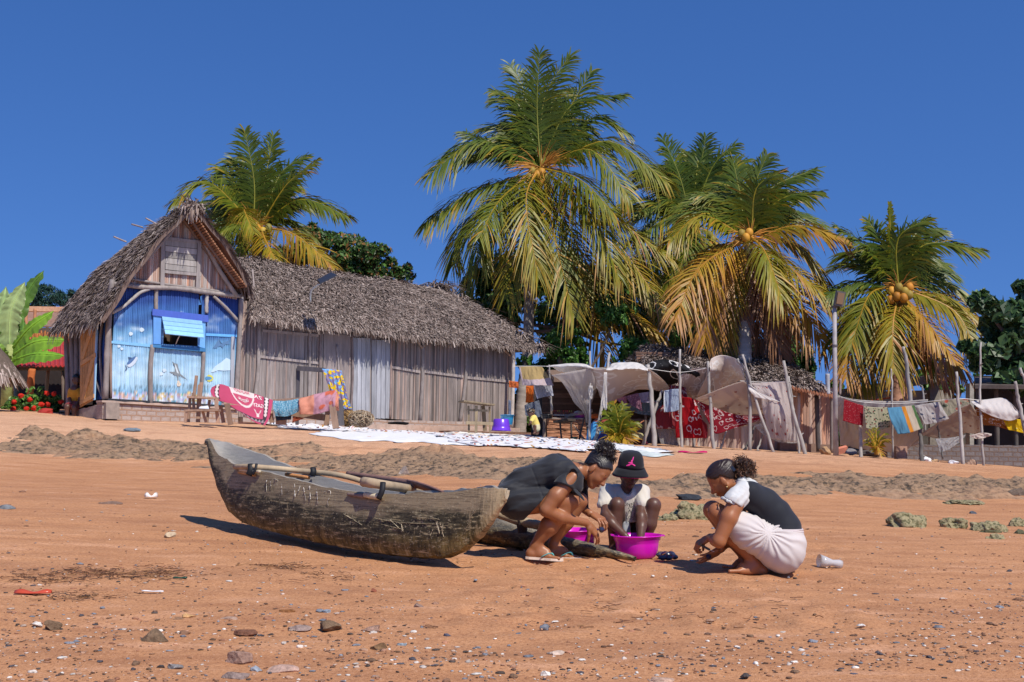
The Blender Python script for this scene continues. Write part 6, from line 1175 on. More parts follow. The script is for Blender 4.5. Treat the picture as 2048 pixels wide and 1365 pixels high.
textobj('towel_lettering', 'ZA', 1, (.82, .74, .70), onpatch(TV, .815, .10, .075, .13), None, None, tw); textobj('towel_lettering', 'GASY', 1, (.82, .74, .70), onpatch(TV, .81, .33, .062, .14), None, None, tw)
textobj('towel_lettering', 'ORIGINAL', 1, (.82, .74, .70), onpatch(TV, .62, .0, 1, 1, True, (.30, .66, -.26, .15, .46)), None, None, tw)
textobj('towel_lettering', 'MALAGASY', 1, (.60, .12, .18), onpatch(TV, .62, .065, .035, .11), None, None, tw)
cloth('blue cotton cloth with a dense white fleck hanging on the trestle', [[(545, 802, .2), (572, 802, .2), (599, 797, .2)], [(547, 820), (573, 818), (598, 812)], [(551, 833), (575, 833), (597, 824)]], 'bluespot', 25.4, wr=.02, group=None)
cloth('orange and mauve flowered cloth draped over the end of the trestle', [[(598, 798, .2), (635, 788, .2), (668, 781, .2), (676, 786, .1)], [(598, 812), (635, 805), (662, 798), (677, 805)], [(600, 829), (632, 829), (660, 822), (678, 822)]], 'plain', 25.35, wr=.04, group=None,
      colf=lambda u, v: A((.70, .30, .20)) if u < .26 or u > .86 else (A((.66, .16, .09)) if (math.hypot((u-.6)*1.2, (v-.12)*.9) < .16 or math.hypot(u-.45, (v-.75)*.8) < .07 or math.hypot(u-.68, (v-.68)*.8) < .07) else A((.56, .30, .36))))
cloth('dark orange cloth hanging behind the trestle board', [[(582, 827), (640, 822)], [(586, 834), (606, 838)], [(584, 846), (592, 843)]], 'plain', 25.9, c=(.45, .12, .07), group=None); cloth('dark navy cloth under the blue flecked one', [[(550, 830), (580, 830), (584, 822)], [(553, 842), (572, 840), (582, 840)]], 'plain', 25.6, c=(.05, .08, .13), group=None)
yb_ = rough('display_board', 'dark plank frame with a horizontal arm holding the yellow flowered cloth', 'frame', [((595, 737, 26.3), (650, 741, 26.1), .06, .10, 'arm'), ((597, 740, 26.4), (594, 850, 26.4), .07, .05, 'post'), ((680, 800, 25.6), (683, 852, 25.6), .12, .05, 'post')], (.12, .11, .12))
CM['yellowflower'] = printmat('yellow_hibiscus_print', (.26, .20, .34), [(.80, .55, .01), (.80, .55, .01), (.16, .36, .62), (.80, .55, .01), (.2, .42, .68)], 6.5, (.52, .56), trans=.05, uvs=(1, 2.6, 1))
cloth('yellow and blue hibiscus print cloth hanging from the dark arm', [[(644, 738), (664, 739), (683, 742)], [(654, 765), (674, 768), (690, 770)], [(662, 792), (680, 798), (697, 800)], [(677, 816), (690, 819), (705, 820)]], 'yellowflower', 25.8, wr=.02, group=None)
# fishing net heap
mb = MB(); c1 = P(722, 838, 25.6)
for i in range(520):
    a = np.random.normal(0, 1, 3); a /= np.linalg.norm(a); p = A(list(c1))+a*A((.27, .2, .17)); b = np.random.normal(0, 1, 3); b -= a*np.dot(a, b); b /= np.linalg.norm(b)
    mb.tube([p-b*.05, p+a*.015, p+b*.05], .007, 3, A(random.choice([(.42, .32, .2), (.3, .2, .12), (.5, .4, .28), (.2, .13, .08)])), caps=False)
v, f = blob(.24, .17, .15, .2, 1.5, I2); mb.add(v+A(list(c1)), f, (.09, .06, .04)); tag(mb.build('net_heap', M['wood']), 'round heap of tangled brown netting beside the yellow flowered cloth', 'net')
mb = MB(); c2 = P(696, 836, 25.9)
for i in range(260):
    a = np.random.normal(0, 1, 3); a /= np.linalg.norm(a); p = A(list(c2))+a*A((.15, .15, .18)); b = np.random.normal(0, 1, 3); b -= a*np.dot(a, b); b /= np.linalg.norm(b)
    mb.tube([p-b*.05, p+a*.015, p+b*.05], .007, 3, A(random.choice([(.42, .26, .1), (.2, .12, .06)])), caps=False)
v, f = blob(.13, .13, .16, .2, 1.5, I2); mb.add(v+A(list(c2)), f, (.10, .06, .03)); tag(mb.build('net_heap', M['wood']), 'smaller brown net bundle under the yellow flowered cloth', 'net')
mb = MB(); v, f = blob(.26, .1, .045, .3, 2, I3); mb.add(v+A(list(wf(798, 847, .5))), f, (.02, .02, .022)); tag(mb.build('black_sack', M['cloth'], smooth=True), 'flat black sack lying on the plinth of the long house', 'sack')
rt_ = rough('reed_stand', 'small stand with a tilted reed tray on top before the house end', 'stand', [((922, 803, 27), (984, 811, 27.2), .55, .03, 'tray'), ((937, 812, 27), (938, 866, 27), .045, .045, 'leg'), ((979, 814, 27.3), (980, 866, 27.3), .045, .045, 'leg'), ((953, 812, 27), (952, 866, 26.9), .06, .05, 'leg'), ((966, 812, 27.3), (970, 862, 27.3), .09, .05, 'leg'),
  ((933, 820, 27), (975, 822, 27.1), .06, .05, 'rail'), ((932, 846, 26.9), (986, 848, 27), .06, .07, 'rail')], (.34, .26, .16))
basin('purple_tub', 'big violet plastic tub turned upside down beside the reed stand', P(1002, 862, 27.6), .22, .27, (.14, .04, .55), invert=True, taper=.8); basin('blue_bucket', 'blue bucket half hidden behind the house end post', P(1014, 850, 29.2), .17, .24, (.03, .25, .5))
# ---------------------------------------------------------------- dugout canoe with outrigger
def boat_mat():
    m, t, b, out = nmat('old_dugout_wood'); k = NT(t); g_ = k.uv((.55, 2.4, 1)); gl = k.uv((.22, 3.4, 1)); gv = k.uv((3.2, .5, 1)); p = k.pos((1, 1, 1.3)); a = k.n('Attribute', attribute_name='Col').outputs['Color']; s3 = k.n('SeparateColor'); k.l(a, s3.inputs[0])
    n1 = k.noise(4, 6, .68, g_); n2 = k.noise(16, 6, .72, g_); n3 = k.noise(7, 6, .75, gv); fine = k.noise(45, 5, .75, p); grain = k.noise(22, 5, .7, gl)
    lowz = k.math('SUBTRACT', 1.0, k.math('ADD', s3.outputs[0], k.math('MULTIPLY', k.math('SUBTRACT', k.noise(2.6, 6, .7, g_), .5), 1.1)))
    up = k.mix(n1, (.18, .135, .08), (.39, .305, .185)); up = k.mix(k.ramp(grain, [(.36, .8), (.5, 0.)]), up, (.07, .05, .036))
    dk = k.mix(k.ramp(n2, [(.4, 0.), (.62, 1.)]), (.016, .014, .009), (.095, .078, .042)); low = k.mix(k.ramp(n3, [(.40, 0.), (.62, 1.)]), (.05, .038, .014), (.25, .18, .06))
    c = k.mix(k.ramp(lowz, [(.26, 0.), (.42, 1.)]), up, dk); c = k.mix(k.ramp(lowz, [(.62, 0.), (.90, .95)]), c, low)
    mid = k.ramp(lowz, [(.25, 0.), (.5, 1.)])
    c = k.mix(k.math('MULTIPLY', mid, k.ramp(n2, [(.56, 0.), (.61, .85)])), c, (.42, .34, .19)); c = k.mix(k.math('MULTIPLY', k.ramp(n3, [(.60, 0.), (.66, .75)]), mid), c, (.36, .29, .16))
    bow = k.math('ADD', s3.outputs[1], k.math('MULTIPLY', k.math('SUBTRACT', n3, .5), 1.0)); c = k.mix(k.ramp(bow, [(.70, 0.), (.95, .8)]), c, (.55, .42, .24))
    c = k.mix(k.ramp(fine, [(.585, 0.), (.64, .6)]), c, (.5, .42, .28)); c = k.mix(k.ramp(fine, [(.33, .6), (.40, 0.)]), c, (.02, .016, .01))
    c = k.mix(s3.outputs[2], c, k.mix(n2, (.20, .19, .18), (.44, .42, .39)))
    k.l(c, b.inputs['Base Color']); b.inputs['Roughness'].default_value = .66; b.inputs['Specular IOR Level'].default_value = .28
    k.l(k.bump(k.math('ADD', grain, k.math('MULTIPLY', fine, .6)), .5, .006), b.inputs['Normal']); return m
M['boat'] = boat_mat()
NR = A([(415, 878), (431, 907), (474, 932), (508, 939), (572, 955), (646, 974), (698, 981), (732, 986), (784, 988), (861, 986), (938, 980), (984, 975), (1017, 980)])
FR = A([(415, 878), (431, 880), (492, 897), (554, 921), (615, 944), (677, 960), (732, 975), (784, 982), (861, 983), (938, 977), (990, 973), (1017, 980)])
BT = A([(415, 890), (425, 937), (443, 989), (461, 1026), (492, 1051), (554, 1069), (631, 1087), (707, 1103), (784, 1114), (846, 1119), (892, 1118), (923, 1106), (954, 1081), (984, 1041), (1013, 998), (1018, 984)])
ca = P(415, 880, 10.55); cb_ = P(1017, 980, 7.72); cax = Vector((cb_.x-ca.x, cb_.y-ca.y, 0)).normalized(); cwd = Vector((-cax.y, cax.x, 0)); cwd = cwd if cwd.y > 0 else -cwd; CL = (Vector(cb_.xy)-Vector(ca.xy)).length
def zat(px, Y, tab): return P(px, np.interp(px, tab[:, 0], tab[:, 1]), Y).z
def pxof(q):
    v = CR.transposed() @ Vector((q.x, q.y, .5-CAMZ)); return 1024-F*v.x/v.z
rows_o, rows_i, colr = [], [], []
NS = 90; NA = 11
for i in range(NS):
    s = i/(NS-1); s = .5-.5*math.cos(math.pi*(s*.96+.02)); hw = .012+.215*max(0, math.sin(math.pi*min(1, s*1.0)))**.62*(1 if s < .85 else 1-.25*(s-.85)/.15); bs = hw*.62
    c0 = Vector((ca.x, ca.y, 0))+cax*CL*s; qn = c0-cwd*hw; qf = c0+cwd*hw; ln_ = .135*min(1, hw/.2); qk = c0-cwd*(bs*.5+ln_)
    zn = zat(pxof(qn), qn.y, NR); zf = max(zat(pxof(qf), qf.y, FR), zn-.03) if s > .45 else zat(pxof(qf), qf.y, FR); zk = zat(pxof(qk), qk.y, BT)
    zk = min(zk, min(zn, zf)-.02); ro, ri, cr = [], [], []
    for j in range(NA):
        a = -math.pi/2+math.pi*j/(NA-1)       # near rim .. keel .. far rim
        x = math.copysign(abs(math.sin(a))**.72, a)*hw; h = math.cos(a)**.8 if math.cos(a) > 0 else 0; zr = zn if a < 0 else zf; z = zr+(zk-zr)*h
        p = c0+cwd*(x-ln_*h); ro.append((p.x, p.y, z)); x2 = x*max(.2, 1-.028/max(hw, .03)); z2 = zr+(zk+.04+(.10 if s < .05 or s > .95 else 0)-zr)*h if h > .02 else zr
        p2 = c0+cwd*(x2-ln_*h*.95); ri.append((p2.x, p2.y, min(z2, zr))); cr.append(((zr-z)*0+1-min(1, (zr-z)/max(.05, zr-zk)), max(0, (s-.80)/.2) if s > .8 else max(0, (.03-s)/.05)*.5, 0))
    rows_o.append(ro); rows_i.append(ri); colr.append(cr)
cano = empty('outrigger_canoe', Vector((ca.x, ca.y, 0)).lerp(Vector((cb_.x, cb_.y, 0)), .5)+Vector((0, 0, .02)), 'weathered dugout canoe with white scratches drawn up on the wet sand', 'canoe')
O = np.array(rows_o); I_ = np.array(rows_i); C = np.array(colr)
rn = (fbm(np.arange(NS)*.5, np.arange(NS)*0, 3, 5)-.5)*.022; O[:, 0, 2] += rn; I_[:, 0, 2] += rn; O[:, -1, 2] += rn[::-1]; I_[:, -1, 2] += rn[::-1]
O[:, 1:-1] += np.random.normal(0, .0025, O[:, 1:-1].shape)
uvh = np.stack([np.repeat(np.linspace(0, CL, NS), NA), O.reshape(-1, 3)[:, 2]*1.0], 1)
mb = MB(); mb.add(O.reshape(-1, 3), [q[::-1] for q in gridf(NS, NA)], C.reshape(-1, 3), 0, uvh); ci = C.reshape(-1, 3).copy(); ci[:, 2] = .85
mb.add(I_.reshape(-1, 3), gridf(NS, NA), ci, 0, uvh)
for j in (0, NA-1): mb.add(np.concatenate([O[:, j], I_[:, j]]), [(i, i+1, NS+i+1, NS+i) for i in range(NS-1)], np.tile((1, .2, .6), (2*NS, 1)))
for i in (0, NS-1): mb.add(np.concatenate([O[i], I_[i]]), [(j, j+1, NA+j+1, NA+j) for j in range(NA-1)], np.tile((.5, 1, .3), (2*NA, 1)))
hullmb = mb
def hullpt(px, py, out=.003):
    c0 = Vector((0, 0, CAMZ)); d = (CR @ Vector(((px-1024)/F, (682.5-py)/F, -1.0))).normalized(); Q = O[:, :8].reshape(-1, 3)-A(list(c0)); dd = A(list(d)); t = Q@dd; dist = np.linalg.norm(Q-t[:, None]*dd, axis=1); k_ = np.argsort(dist)[:5]; w_ = 1/(dist[k_]+.004)
    return c0+d*(float((t[k_]*w_).sum()/w_.sum())-out-.004)
SCR = [[(533, 958), (533, 984)], [(541, 960), (542, 975)], [(549, 958), (556, 962), (553, 970)], [(563, 968), (564, 990)], [(589, 968), (590, 994)], [(600, 972), (597, 982)], [(607, 975), (612, 1002)], [(619, 972), (621, 999)], [(633, 978), (636, 1008)], [(648, 984), (660, 982), (661, 992), (655, 1004), (657, 1012)],
 [(458, 968), (470, 988), (488, 1000)], [(466, 975), (485, 985), (500, 996)], [(473, 990), (490, 1003)], [(803, 1052), (808, 1075), (823, 1102)], [(750, 1037), (800, 1046), (850, 1048), (900, 1052)], [(874, 1042), (880, 1072), (885, 1096)], [(880, 1045), (889, 1080)], [(938, 1048), (930, 1060)], [(900, 1085), (925, 1070)], [(858, 1058), (862, 1080)], [(780, 1040), (800, 1058)], [(690, 1030), (720, 1045)], [(640, 1050), (660, 1075)], [(560, 1030), (585, 1058)], [(668, 1045), (672, 1080)], [(830, 1030), (860, 1034), (880, 1040)], [(760, 1080), (790, 1092)], [(948, 1020), (935, 1048)], [(520, 1020), (545, 1040)]]
mb = hullmb
for k_, sc_ in enumerate(SCR):
    for rep in range(2 if k_ > 9 else 1):
        q = [(x+random.gauss(0, 5*rep), y+random.gauss(0, 4*rep)) for x, y in sc_]; n_ = 6*len(q); pp = [hullpt(*k2) for k2 in cpath([(x, y, 0) for x, y in q], n_)[:, :2]]
        wd_ = (.0045 if k_ <= 9 else .0022)*random.uniform(.7, 1.2); mb.tube(pp, [wd_*random.uniform(.3, 1.2) for _ in pp], 4, A((.50, .46, .40) if k_ <= 12 else (.45, .37, .25))*random.uniform(.8, 1.1), 1, flat=.5)
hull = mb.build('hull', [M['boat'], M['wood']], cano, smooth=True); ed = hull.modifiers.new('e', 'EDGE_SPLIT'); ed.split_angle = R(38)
def hp(s, side, up=0):    # a point on the rim
    i = min(NS-1, max(0, int(s*(NS-1)))); return Vector(O[i, 0 if side < 0 else NA-1])+Vector((0, 0, up))
_rx = np.array([pxof(Vector(q)) for q in O[:, 0]])
def rimY(px): return float(np.interp(px, _rx, O[:, 0, 1]))
def spole(name, pts, r, c, par=cano, n=9, flat=1, mat='pole'):
    mb = MB(); p = cpath(pts, 30); rr = np.interp(np.linspace(0, 1, 30), np.linspace(0, 1, len(r)), r); mb.tube(p, rr, n, A(c)*np.random.uniform(.88, 1.08, (30, 1)), jit=.06, flat=flat); return mb.build(name, M[mat], par, smooth=True)
TAN = (.40, .30, .19)
spole('boom', [P(470, 934, rimY(470)-.05), P(510, 934, rimY(510)-.01), P(600, 942, 9.72), P(690, 953, 9.5), P(760, 978, 9.6), P(850, 1020, 9.9)], [.022, .021, .022, .021, .02], TAN)
spole('boom', [P(727, 964, rimY(727)-.02), P(765, 970, rimY(765)+.03), P(850, 985, 9.05), P(985, 1024, 9.15), P(1040, 1042, 9.1), P(1082, 1052, 9.0)], [.036, .034, .03, .036, .04, .035], TAN)
spole('peg', [P(478, 944, rimY(478)-.04), P(510, 950, rimY(510)-.04)], [.014, .014], (.45, .25, .10)); spole('peg', [P(480, 940, rimY(480)-.05), P(520, 944, rimY(520)-.04)], [.012, .012], (.55, .45, .3)); spole('peg', [P(731, 990, rimY(731)-.04), P(762, 995, rimY(762)-.04)], [.022, .02], (.60, .50, .33)); spole('peg', [P(572, 949, 9.75), P(618, 956, 9.6)], [.016, .014], (.50, .22, .08)); spole('peg', [P(696, 989, rimY(696)-.03), P(735, 993, rimY(735)-.03)], [.012, .02], (.22, .15, .12))
for (x0, y0, x1, y1, Y, w_) in ((502, 929, 498, 951, rimY(500)-.04, .024), (513, 928, 505, 950, rimY(508)-.04, .01), (626, 936, 624, 952, 9.62, .022), (766, 965, 757, 999, rimY(760)-.05, .018), (816, 977, 818, 988, 8.9, .024)):
    mb = MB(); a, b = P(x0, y0, Y-.03), P(x1, y1, Y-.05); mb.tube(cpath([a, (a+b)/2+Vector((.01, -.012, 0)), b], 8), w_*1.1, 8, (.02, .02, .022), flat=.5); mb.build('lashing', M['rubber'], cano, smooth=True)
# float
fl0, fl1 = gp(1270, 1129), gp(940, 1085); fax = (fl1-fl0).normalized()
def float_mat():
    m, t, b, out = nmat('mossy_float_wood'); k = NT(t); p = k.pos((1, 1, 2.5)); n1 = k.noise(7, 6, .7, p); n2 = k.noise(30, 5, .7, p); s3 = k.n('SeparateColor'); k.l(k.n('Attribute', attribute_name='Col').outputs['Color'], s3.inputs[0])
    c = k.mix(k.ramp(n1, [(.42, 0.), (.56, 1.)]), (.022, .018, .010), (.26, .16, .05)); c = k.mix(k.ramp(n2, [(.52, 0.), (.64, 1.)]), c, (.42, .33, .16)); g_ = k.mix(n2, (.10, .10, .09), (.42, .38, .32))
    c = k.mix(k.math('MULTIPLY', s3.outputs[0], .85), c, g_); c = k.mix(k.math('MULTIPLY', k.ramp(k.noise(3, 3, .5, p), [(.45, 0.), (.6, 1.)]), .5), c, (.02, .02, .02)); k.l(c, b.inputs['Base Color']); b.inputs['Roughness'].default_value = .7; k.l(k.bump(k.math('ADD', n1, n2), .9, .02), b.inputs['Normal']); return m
M['float'] = float_mat(); rows, cc = [], []; side = fax.cross(Vector((0, 0, 1))).normalized(); FLN = (fl1-fl0).length+.9
for i in range(50):
    s = i/49; c0 = fl0+fax*FLN*s; c0.z = G(c0.x, c0.y); r = .014+.092*min(1, (s/.5))**.95 if s < .9 else .104*(1-(s-.9)*6); h = r*1.12; lift = .018*max(0, 1-s/.3)
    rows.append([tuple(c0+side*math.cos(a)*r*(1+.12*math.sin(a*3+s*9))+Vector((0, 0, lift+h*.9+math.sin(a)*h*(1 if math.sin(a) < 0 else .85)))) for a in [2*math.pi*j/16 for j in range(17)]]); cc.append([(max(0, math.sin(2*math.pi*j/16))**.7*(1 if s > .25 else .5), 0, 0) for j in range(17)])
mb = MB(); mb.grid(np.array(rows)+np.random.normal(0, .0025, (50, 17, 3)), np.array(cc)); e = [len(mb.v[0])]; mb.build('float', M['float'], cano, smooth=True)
spole('float_peg', [P(1043, 1036, 9.1), P(1045, 1066, 9.1)], [.05, .035], (.07, .05, .045))
pdl = empty('paddle', P(700, 952, 9.9), 'dark red brown wooden paddle lying across the canoe', 'paddle')
spole('shaft', [P(696, 948, 9.9), P(740, 954, 9.55), P(800, 963, 9.1), P(832, 970, 8.85)], [.022, .021, .024, .03], (.24, .13, .10), pdl)
mb = MB(); a, b = P(818, 966, 8.95), P(888, 985, 8.4); ax_ = (b-a).normalized(); up = Vector((.1, -.35, 1)).normalized(); sdv = ax_.cross(up).normalized(); V = []
for i in range(12):
    t = i/11; w_ = .075*math.sin(math.pi*min(1, .25+t*.75))**.8+.004; c_ = a+(b-a)*t
    for u in (-1, 0, 1): V.append(tuple(c_+up.cross(sdv)*0+(up*.75+sdv*.65).normalized()*u*w_*.5+sdv.cross(up)*0+(0.006 if u == 0 else 0)*Vector((0, -1, 0))))
mb.grid(np.array(V).reshape(12, 3, 3), (.22, .115, .095)); mb.build('blade', M['pole'], pdl, smooth=True, thick=.014)
# ---- magenta basins, mussels, knife
MAG = (.72, .01, .50)
mgm = surf('magenta_plastic', (.74, .012, .55), .25, .02, 2, (1, 1, 1), 0, spec=.5, attr=False, trans=.18); M['magenta'] = mgm
bz = onray(1275, 8.84); bz.z += .002
def bowl(lab, c, r, h):
    root = empty('wash_basin', c, lab, 'basin', None)
    prof = [(0, .006), (r*.60, .004), (r*.66, .002), (r*.72, .012), (r*.82, h*.30), (r*.86, h*.62), (r*.865, h*.70), (r*.93, h*.80), (r*.96, h*.94), (r*1.0, h*.97), (r*1.035, h*.955), (r*1.045, h*.975), (r*1.03, h), (r*.985, h*1.005), (r*.94, h*.98), (r*.905, h*.82), (r*.84, h*.70), (r*.78, h*.36), (r*.67, h*.06), (0, h*.045)]
    mb = MB(); mb.lathe(c, prof, 56, MAG, axis=(-.02, -.02, 1)); o = mb.build('bowl', mgm, root, smooth=True)
    for sx in (-1, 1):
        mb = MB(); q = c+Vector((sx*r*1.03, -.0, h*.985)); mb.beam(q-Vector((0, .04, 0)), q+Vector((0, .04, 0)), .016, .008, (0, 0, 1), MAG); mb.build('grip', mgm, root)
    return root
bowl('magenta plastic basin in front of the boy, nearer one', bz, .182, .165)
bz2 = onray(1150, 9.32); bowl('magenta plastic basin behind the girl and the canoe float', bz2, .185, .15)
mb = MB(); mb.lathe(bz2+Vector((.02, .0, .005)), [(0, .02), (.14, .02), (.15, .10), (.155, .145), (0.148, .145), (.14, .10)], 40, (.6, .01, .42)); 
def mussel(c, a, L=.055, open_=.0, lab='dark blue mussel'):
    mb = MB(); 
    for sgn in (-1, 1):
        V = []; n = 9
        for i in range(n):
            t = i/(n-1); w_ = L*.30*math.sin(math.pi*min(1, t*.92+.06))**.6*(.55+.6*t)
            for j in range(7):
                u = (j/6-.5)*2; V.append((L*(t-.5), u*w_, sgn*(.28*L*math.sqrt(max(0, 1-u*u))*math.sin(math.pi*min(1, t*.95+.03))**.7)))
        V = A(V); ca_, sa_ = math.cos(a), math.sin(a); V = np.c_[V[:, 0]*ca_-V[:, 1]*sa_, V[:, 0]*sa_+V[:, 1]*ca_, V[:, 2]]; mb.grid((V+A(list(c))).reshape(n, 7, 3), (.022, .028, .06))
    return mb
M['mussel'] = surf('mussel_shell', None, .3, .4, 40, (1, 1, 1), .2, .003, spec=.6)
for i, (x, y, a, L, lab) in enumerate(((1323, 1112, .3, .085, 'mussel touching the right side of the near basin'), (1331, 1115, -.5, .075, 'mussel lying over the others in the middle of the small heap'), (1342, 1115, -.9, .08, 'mussel at the upper right of the small heap'), (1336, 1120, -.6, .07, 'mussel at the front of the small heap'), (1349, 1118, -1.0, .07, 'rightmost mussel of the small heap beside the basin'), (1326, 1119, .2, .07, 'lower left mussel of the small heap'))):
    q = gp(x, y+6); q.z += .028+.012*(i in (1, 2)); tag(mussel(q, a, L).build('mussel', M['mussel'], smooth=True), lab, 'mussel', 'mussels heaped beside the basin')
mb = MB(); q = gp(1320, 1122); mb.tube([q+Vector((-.03, 0, .01)), q+Vector((.0, 0, .03)), q+Vector((.05, 0, .06))], [.004, .005, .002], 4, (.6, .25, .02), flat=.4); tag(mb.build('yellow_leaf', M['leaf']), 'thin yellow leaf between the near basin and the mussels', 'leaf')
# ================================================================== PEOPLE
random.seed(99); np.random.seed(99)
def smin(a, b, k):
    h = np.maximum(k-np.abs(a-b), 0)/k; return np.minimum(a, b)-h*h*k*.25
def d_cone(p, a, b, ra, rb):
    ab = b-a; t = np.clip(((p-a)@ab)/(ab@ab+1e-12), 0, 1); return np.linalg.norm(p-a-t[..., None]*ab, axis=-1)-(ra+(rb-ra)*t)
def d_ell(p, c, r, Rm):
    q = (p-c)@Rm; k0 = np.linalg.norm(q/r, axis=-1); k1 = np.linalg.norm(q/(r*r), axis=-1)+1e-9; return k0*(k0-1)/k1
def bounds(pr):
    if pr[0] == 'c': return np.minimum(pr[1]-pr[3], pr[2]-pr[4]), np.maximum(pr[1]+pr[3], pr[2]+pr[4])
    m = max(pr[2]); return pr[1]-m, pr[1]+m
def sdfmesh(prims, vox=.0045, k=.02, infl=0, cuts=(), disp=None, mar=.03):
    "smooth union of tapered limbs and ellipsoids -> one closed surface"
    add = [p for p in prims if len(p) < 7 or p[6] != 'sub']; B = [bounds(p) for p in add]
    lo = np.min([b[0] for b in B], 0)-.03-infl; hi = np.max([b[1] for b in B], 0)+.03+infl; n = np.ceil((hi-lo)/vox).astype(int)+1
    Fd = np.full(n, .05, np.float32); ax = [lo[i]+vox*np.arange(n[i]) for i in range(3)]
    for p in prims:
        sub = len(p) > 6 and p[6] == 'sub'; b0, b1 = bounds(p); i0 = np.clip(((b0-mar-infl-lo)/vox).astype(int), 0, n); i1 = np.clip(((b1+mar+infl-lo)/vox).astype(int)+2, 0, n)
        sl = tuple(slice(i0[i], i1[i]) for i in range(3))
        if any(i1 <= i0): continue
        g = np.stack(np.meshgrid(*[ax[i][sl[i]] for i in range(3)], indexing='ij'), -1)
        d = d_cone(g, *p[1:5]) if p[0] == 'c' else d_ell(g, p[1], p[2], p[3])
        kk = p[5] if len(p) > 5 and p[5] else k
        if sub: Fd[sl] = np.maximum(Fd[sl], -d)
        else: Fd[sl] = smin(Fd[sl], d-infl, kk)
    if cuts or disp:
        m = np.argwhere(np.abs(Fd) < .04); g = lo+m*vox; v = Fd[m[:, 0], m[:, 1], m[:, 2]]
        if disp: v = v+disp(g)
        for c in cuts: v = np.maximum(v, c(g))
        Fd[m[:, 0], m[:, 1], m[:, 2]] = v
        if cuts:
            m = np.argwhere(Fd < -.039); g = lo+m*vox; v = Fd[m[:, 0], m[:, 1], m[:, 2]]
            for c in cuts: v = np.maximum(v, c(g))
            Fd[m[:, 0], m[:, 1], m[:, 2]] = v
    Fd[0] = Fd[-1] = .05; Fd[:, 0] = Fd[:, -1] = .05; Fd[:, :, 0] = Fd[:, :, -1] = .05
    return nets(Fd, lo, vox)
def nets(Fd, lo, vox):
    s = Fd < 0; c = np.zeros(np.array(Fd.shape)-1, int); cor = [(i, j, k) for i in (0, 1) for j in (0, 1) for k in (0, 1)]; N = c.shape
    for o in cor: c += s[o[0]:o[0]+N[0], o[1]:o[1]+N[1], o[2]:o[2]+N[2]]
    act = np.argwhere((c > 0) & (c < 8)); idx = -np.ones(N, int); idx[tuple(act.T)] = np.arange(len(act)); acc = np.zeros((len(act), 3)); cnt = np.zeros(len(act))
    for a in cor:
        for d in range(3):
            if a[d]: continue
            b = list(a); b[d] = 1; va = Fd[tuple((act+a).T)]; vb = Fd[tuple((act+b).T)]; m = (va < 0) != (vb < 0); t = va/(va-vb+1e-12)
            pos = np.array(a, float)+np.zeros((len(act), 3)); pos[:, d] = t; acc[m] += pos[m]; cnt[m] += 1
    V = lo+(act+acc/np.maximum(cnt, 1)[:, None])*vox; Fs = []
    for d in range(3):
        u, w_ = (d+1) % 3, (d+2) % 3; sl0 = [slice(0, None)]*3; sl1 = [slice(0, None)]*3; sl0[d] = slice(0, -1); sl1[d] = slice(1, None)
        e = np.argwhere(s[tuple(sl0)] != s[tuple(sl1)]); e = e[(e[:, u] > 0) & (e[:, w_] > 0) & (e[:, u] < N[u]) & (e[:, w_] < N[w_])]
        q = []
        for du, dw in ((-1, -1), (0, -1), (0, 0), (-1, 0)):
            x = e.copy(); x[:, u] += du; x[:, w_] += dw; q.append(idx[tuple(x.T)])
        q = np.stack(q, 1); ins = s[tuple(e.T)]; q[~ins] = q[~ins][:, ::-1]; Fs.append(q)
    Q = np.concatenate(Fs); Q = Q[(Q >= 0).all(1)]; return V, Q
def relax(V, Q, it=1):
    for _ in range(it):
        s = np.zeros_like(V); n = np.zeros(len(V))
        for a, b in ((0, 1), (1, 2), (2, 3), (3, 0)):
            np.add.at(s, Q[:, a], V[Q[:, b]]); np.add.at(n, Q[:, a], 1); np.add.at(s, Q[:, b], V[Q[:, a]]); np.add.at(n, Q[:, b], 1)
        V = V*.5+.5*s/np.maximum(n, 1)[:, None]
    return V
def flesh(name, prims, mat, par, c=(1, 1, 1), colf=None, it=1, **kw):
    V, Q = sdfmesh(prims, **kw); V = relax(V, Q, it); me = bpy.data.meshes.new(name); me.vertices.add(len(V)); me.vertices.foreach_set('co', V.ravel())
    me.loops.add(Q.size); me.loops.foreach_set('vertex_index', Q.ravel().astype(np.int32)); me.polygons.add(len(Q)); me.polygons.foreach_set('loop_start', np.arange(0, Q.size, 4, dtype=np.int32)); me.polygons.foreach_set('loop_total', np.full(len(Q), 4, np.int32))
    me.update(calc_edges=True); me.validate(); me.polygons.foreach_set('use_smooth', np.ones(len(me.polygons), bool))
    C = np.tile(A(c), (len(V), 1)) if colf is None else colf(V); at = me.color_attributes.new('Col', 'FLOAT_COLOR', 'POINT'); at.data.foreach_set('color', np.c_[C, np.ones(len(C))].astype(np.float32).ravel())
    me.materials.append(mat); o = bpy.data.objects.new(name, me); col.objects.link(o); setpar(o, par); return o
def skinmat(name, c, dark):
    m, t, b, out = nmat(name); k = NT(t); p = k.pos(); n = k.noise(60, 4, .6, p); n2 = k.noise(9, 3, .5, p); a = k.n('Attribute', attribute_name='Col').outputs['Color']
    base = k.mix(k.math('MULTIPLY', n2, .7), c, dark); base = k.mix(1.0, base, a, 'MULTIPLY'); k.l(base, b.inputs['Base Color']); b.inputs['Roughness'].default_value = .42; b.inputs['Specular IOR Level'].default_value = .4
    b.inputs['Subsurface Weight'].default_value = .08; b.inputs['Subsurface Radius'].default_value = (.02, .006, .003); k.l(k.bump(n, .12, .002), b.inputs['Normal']); return m
M['skin_brown'] = skinmat('skin_brown', (.35, .142, .062), (.22, .082, .034)); M['skin_dark'] = skinmat('skin_dark', (.125, .058, .038), (.075, .034, .023))
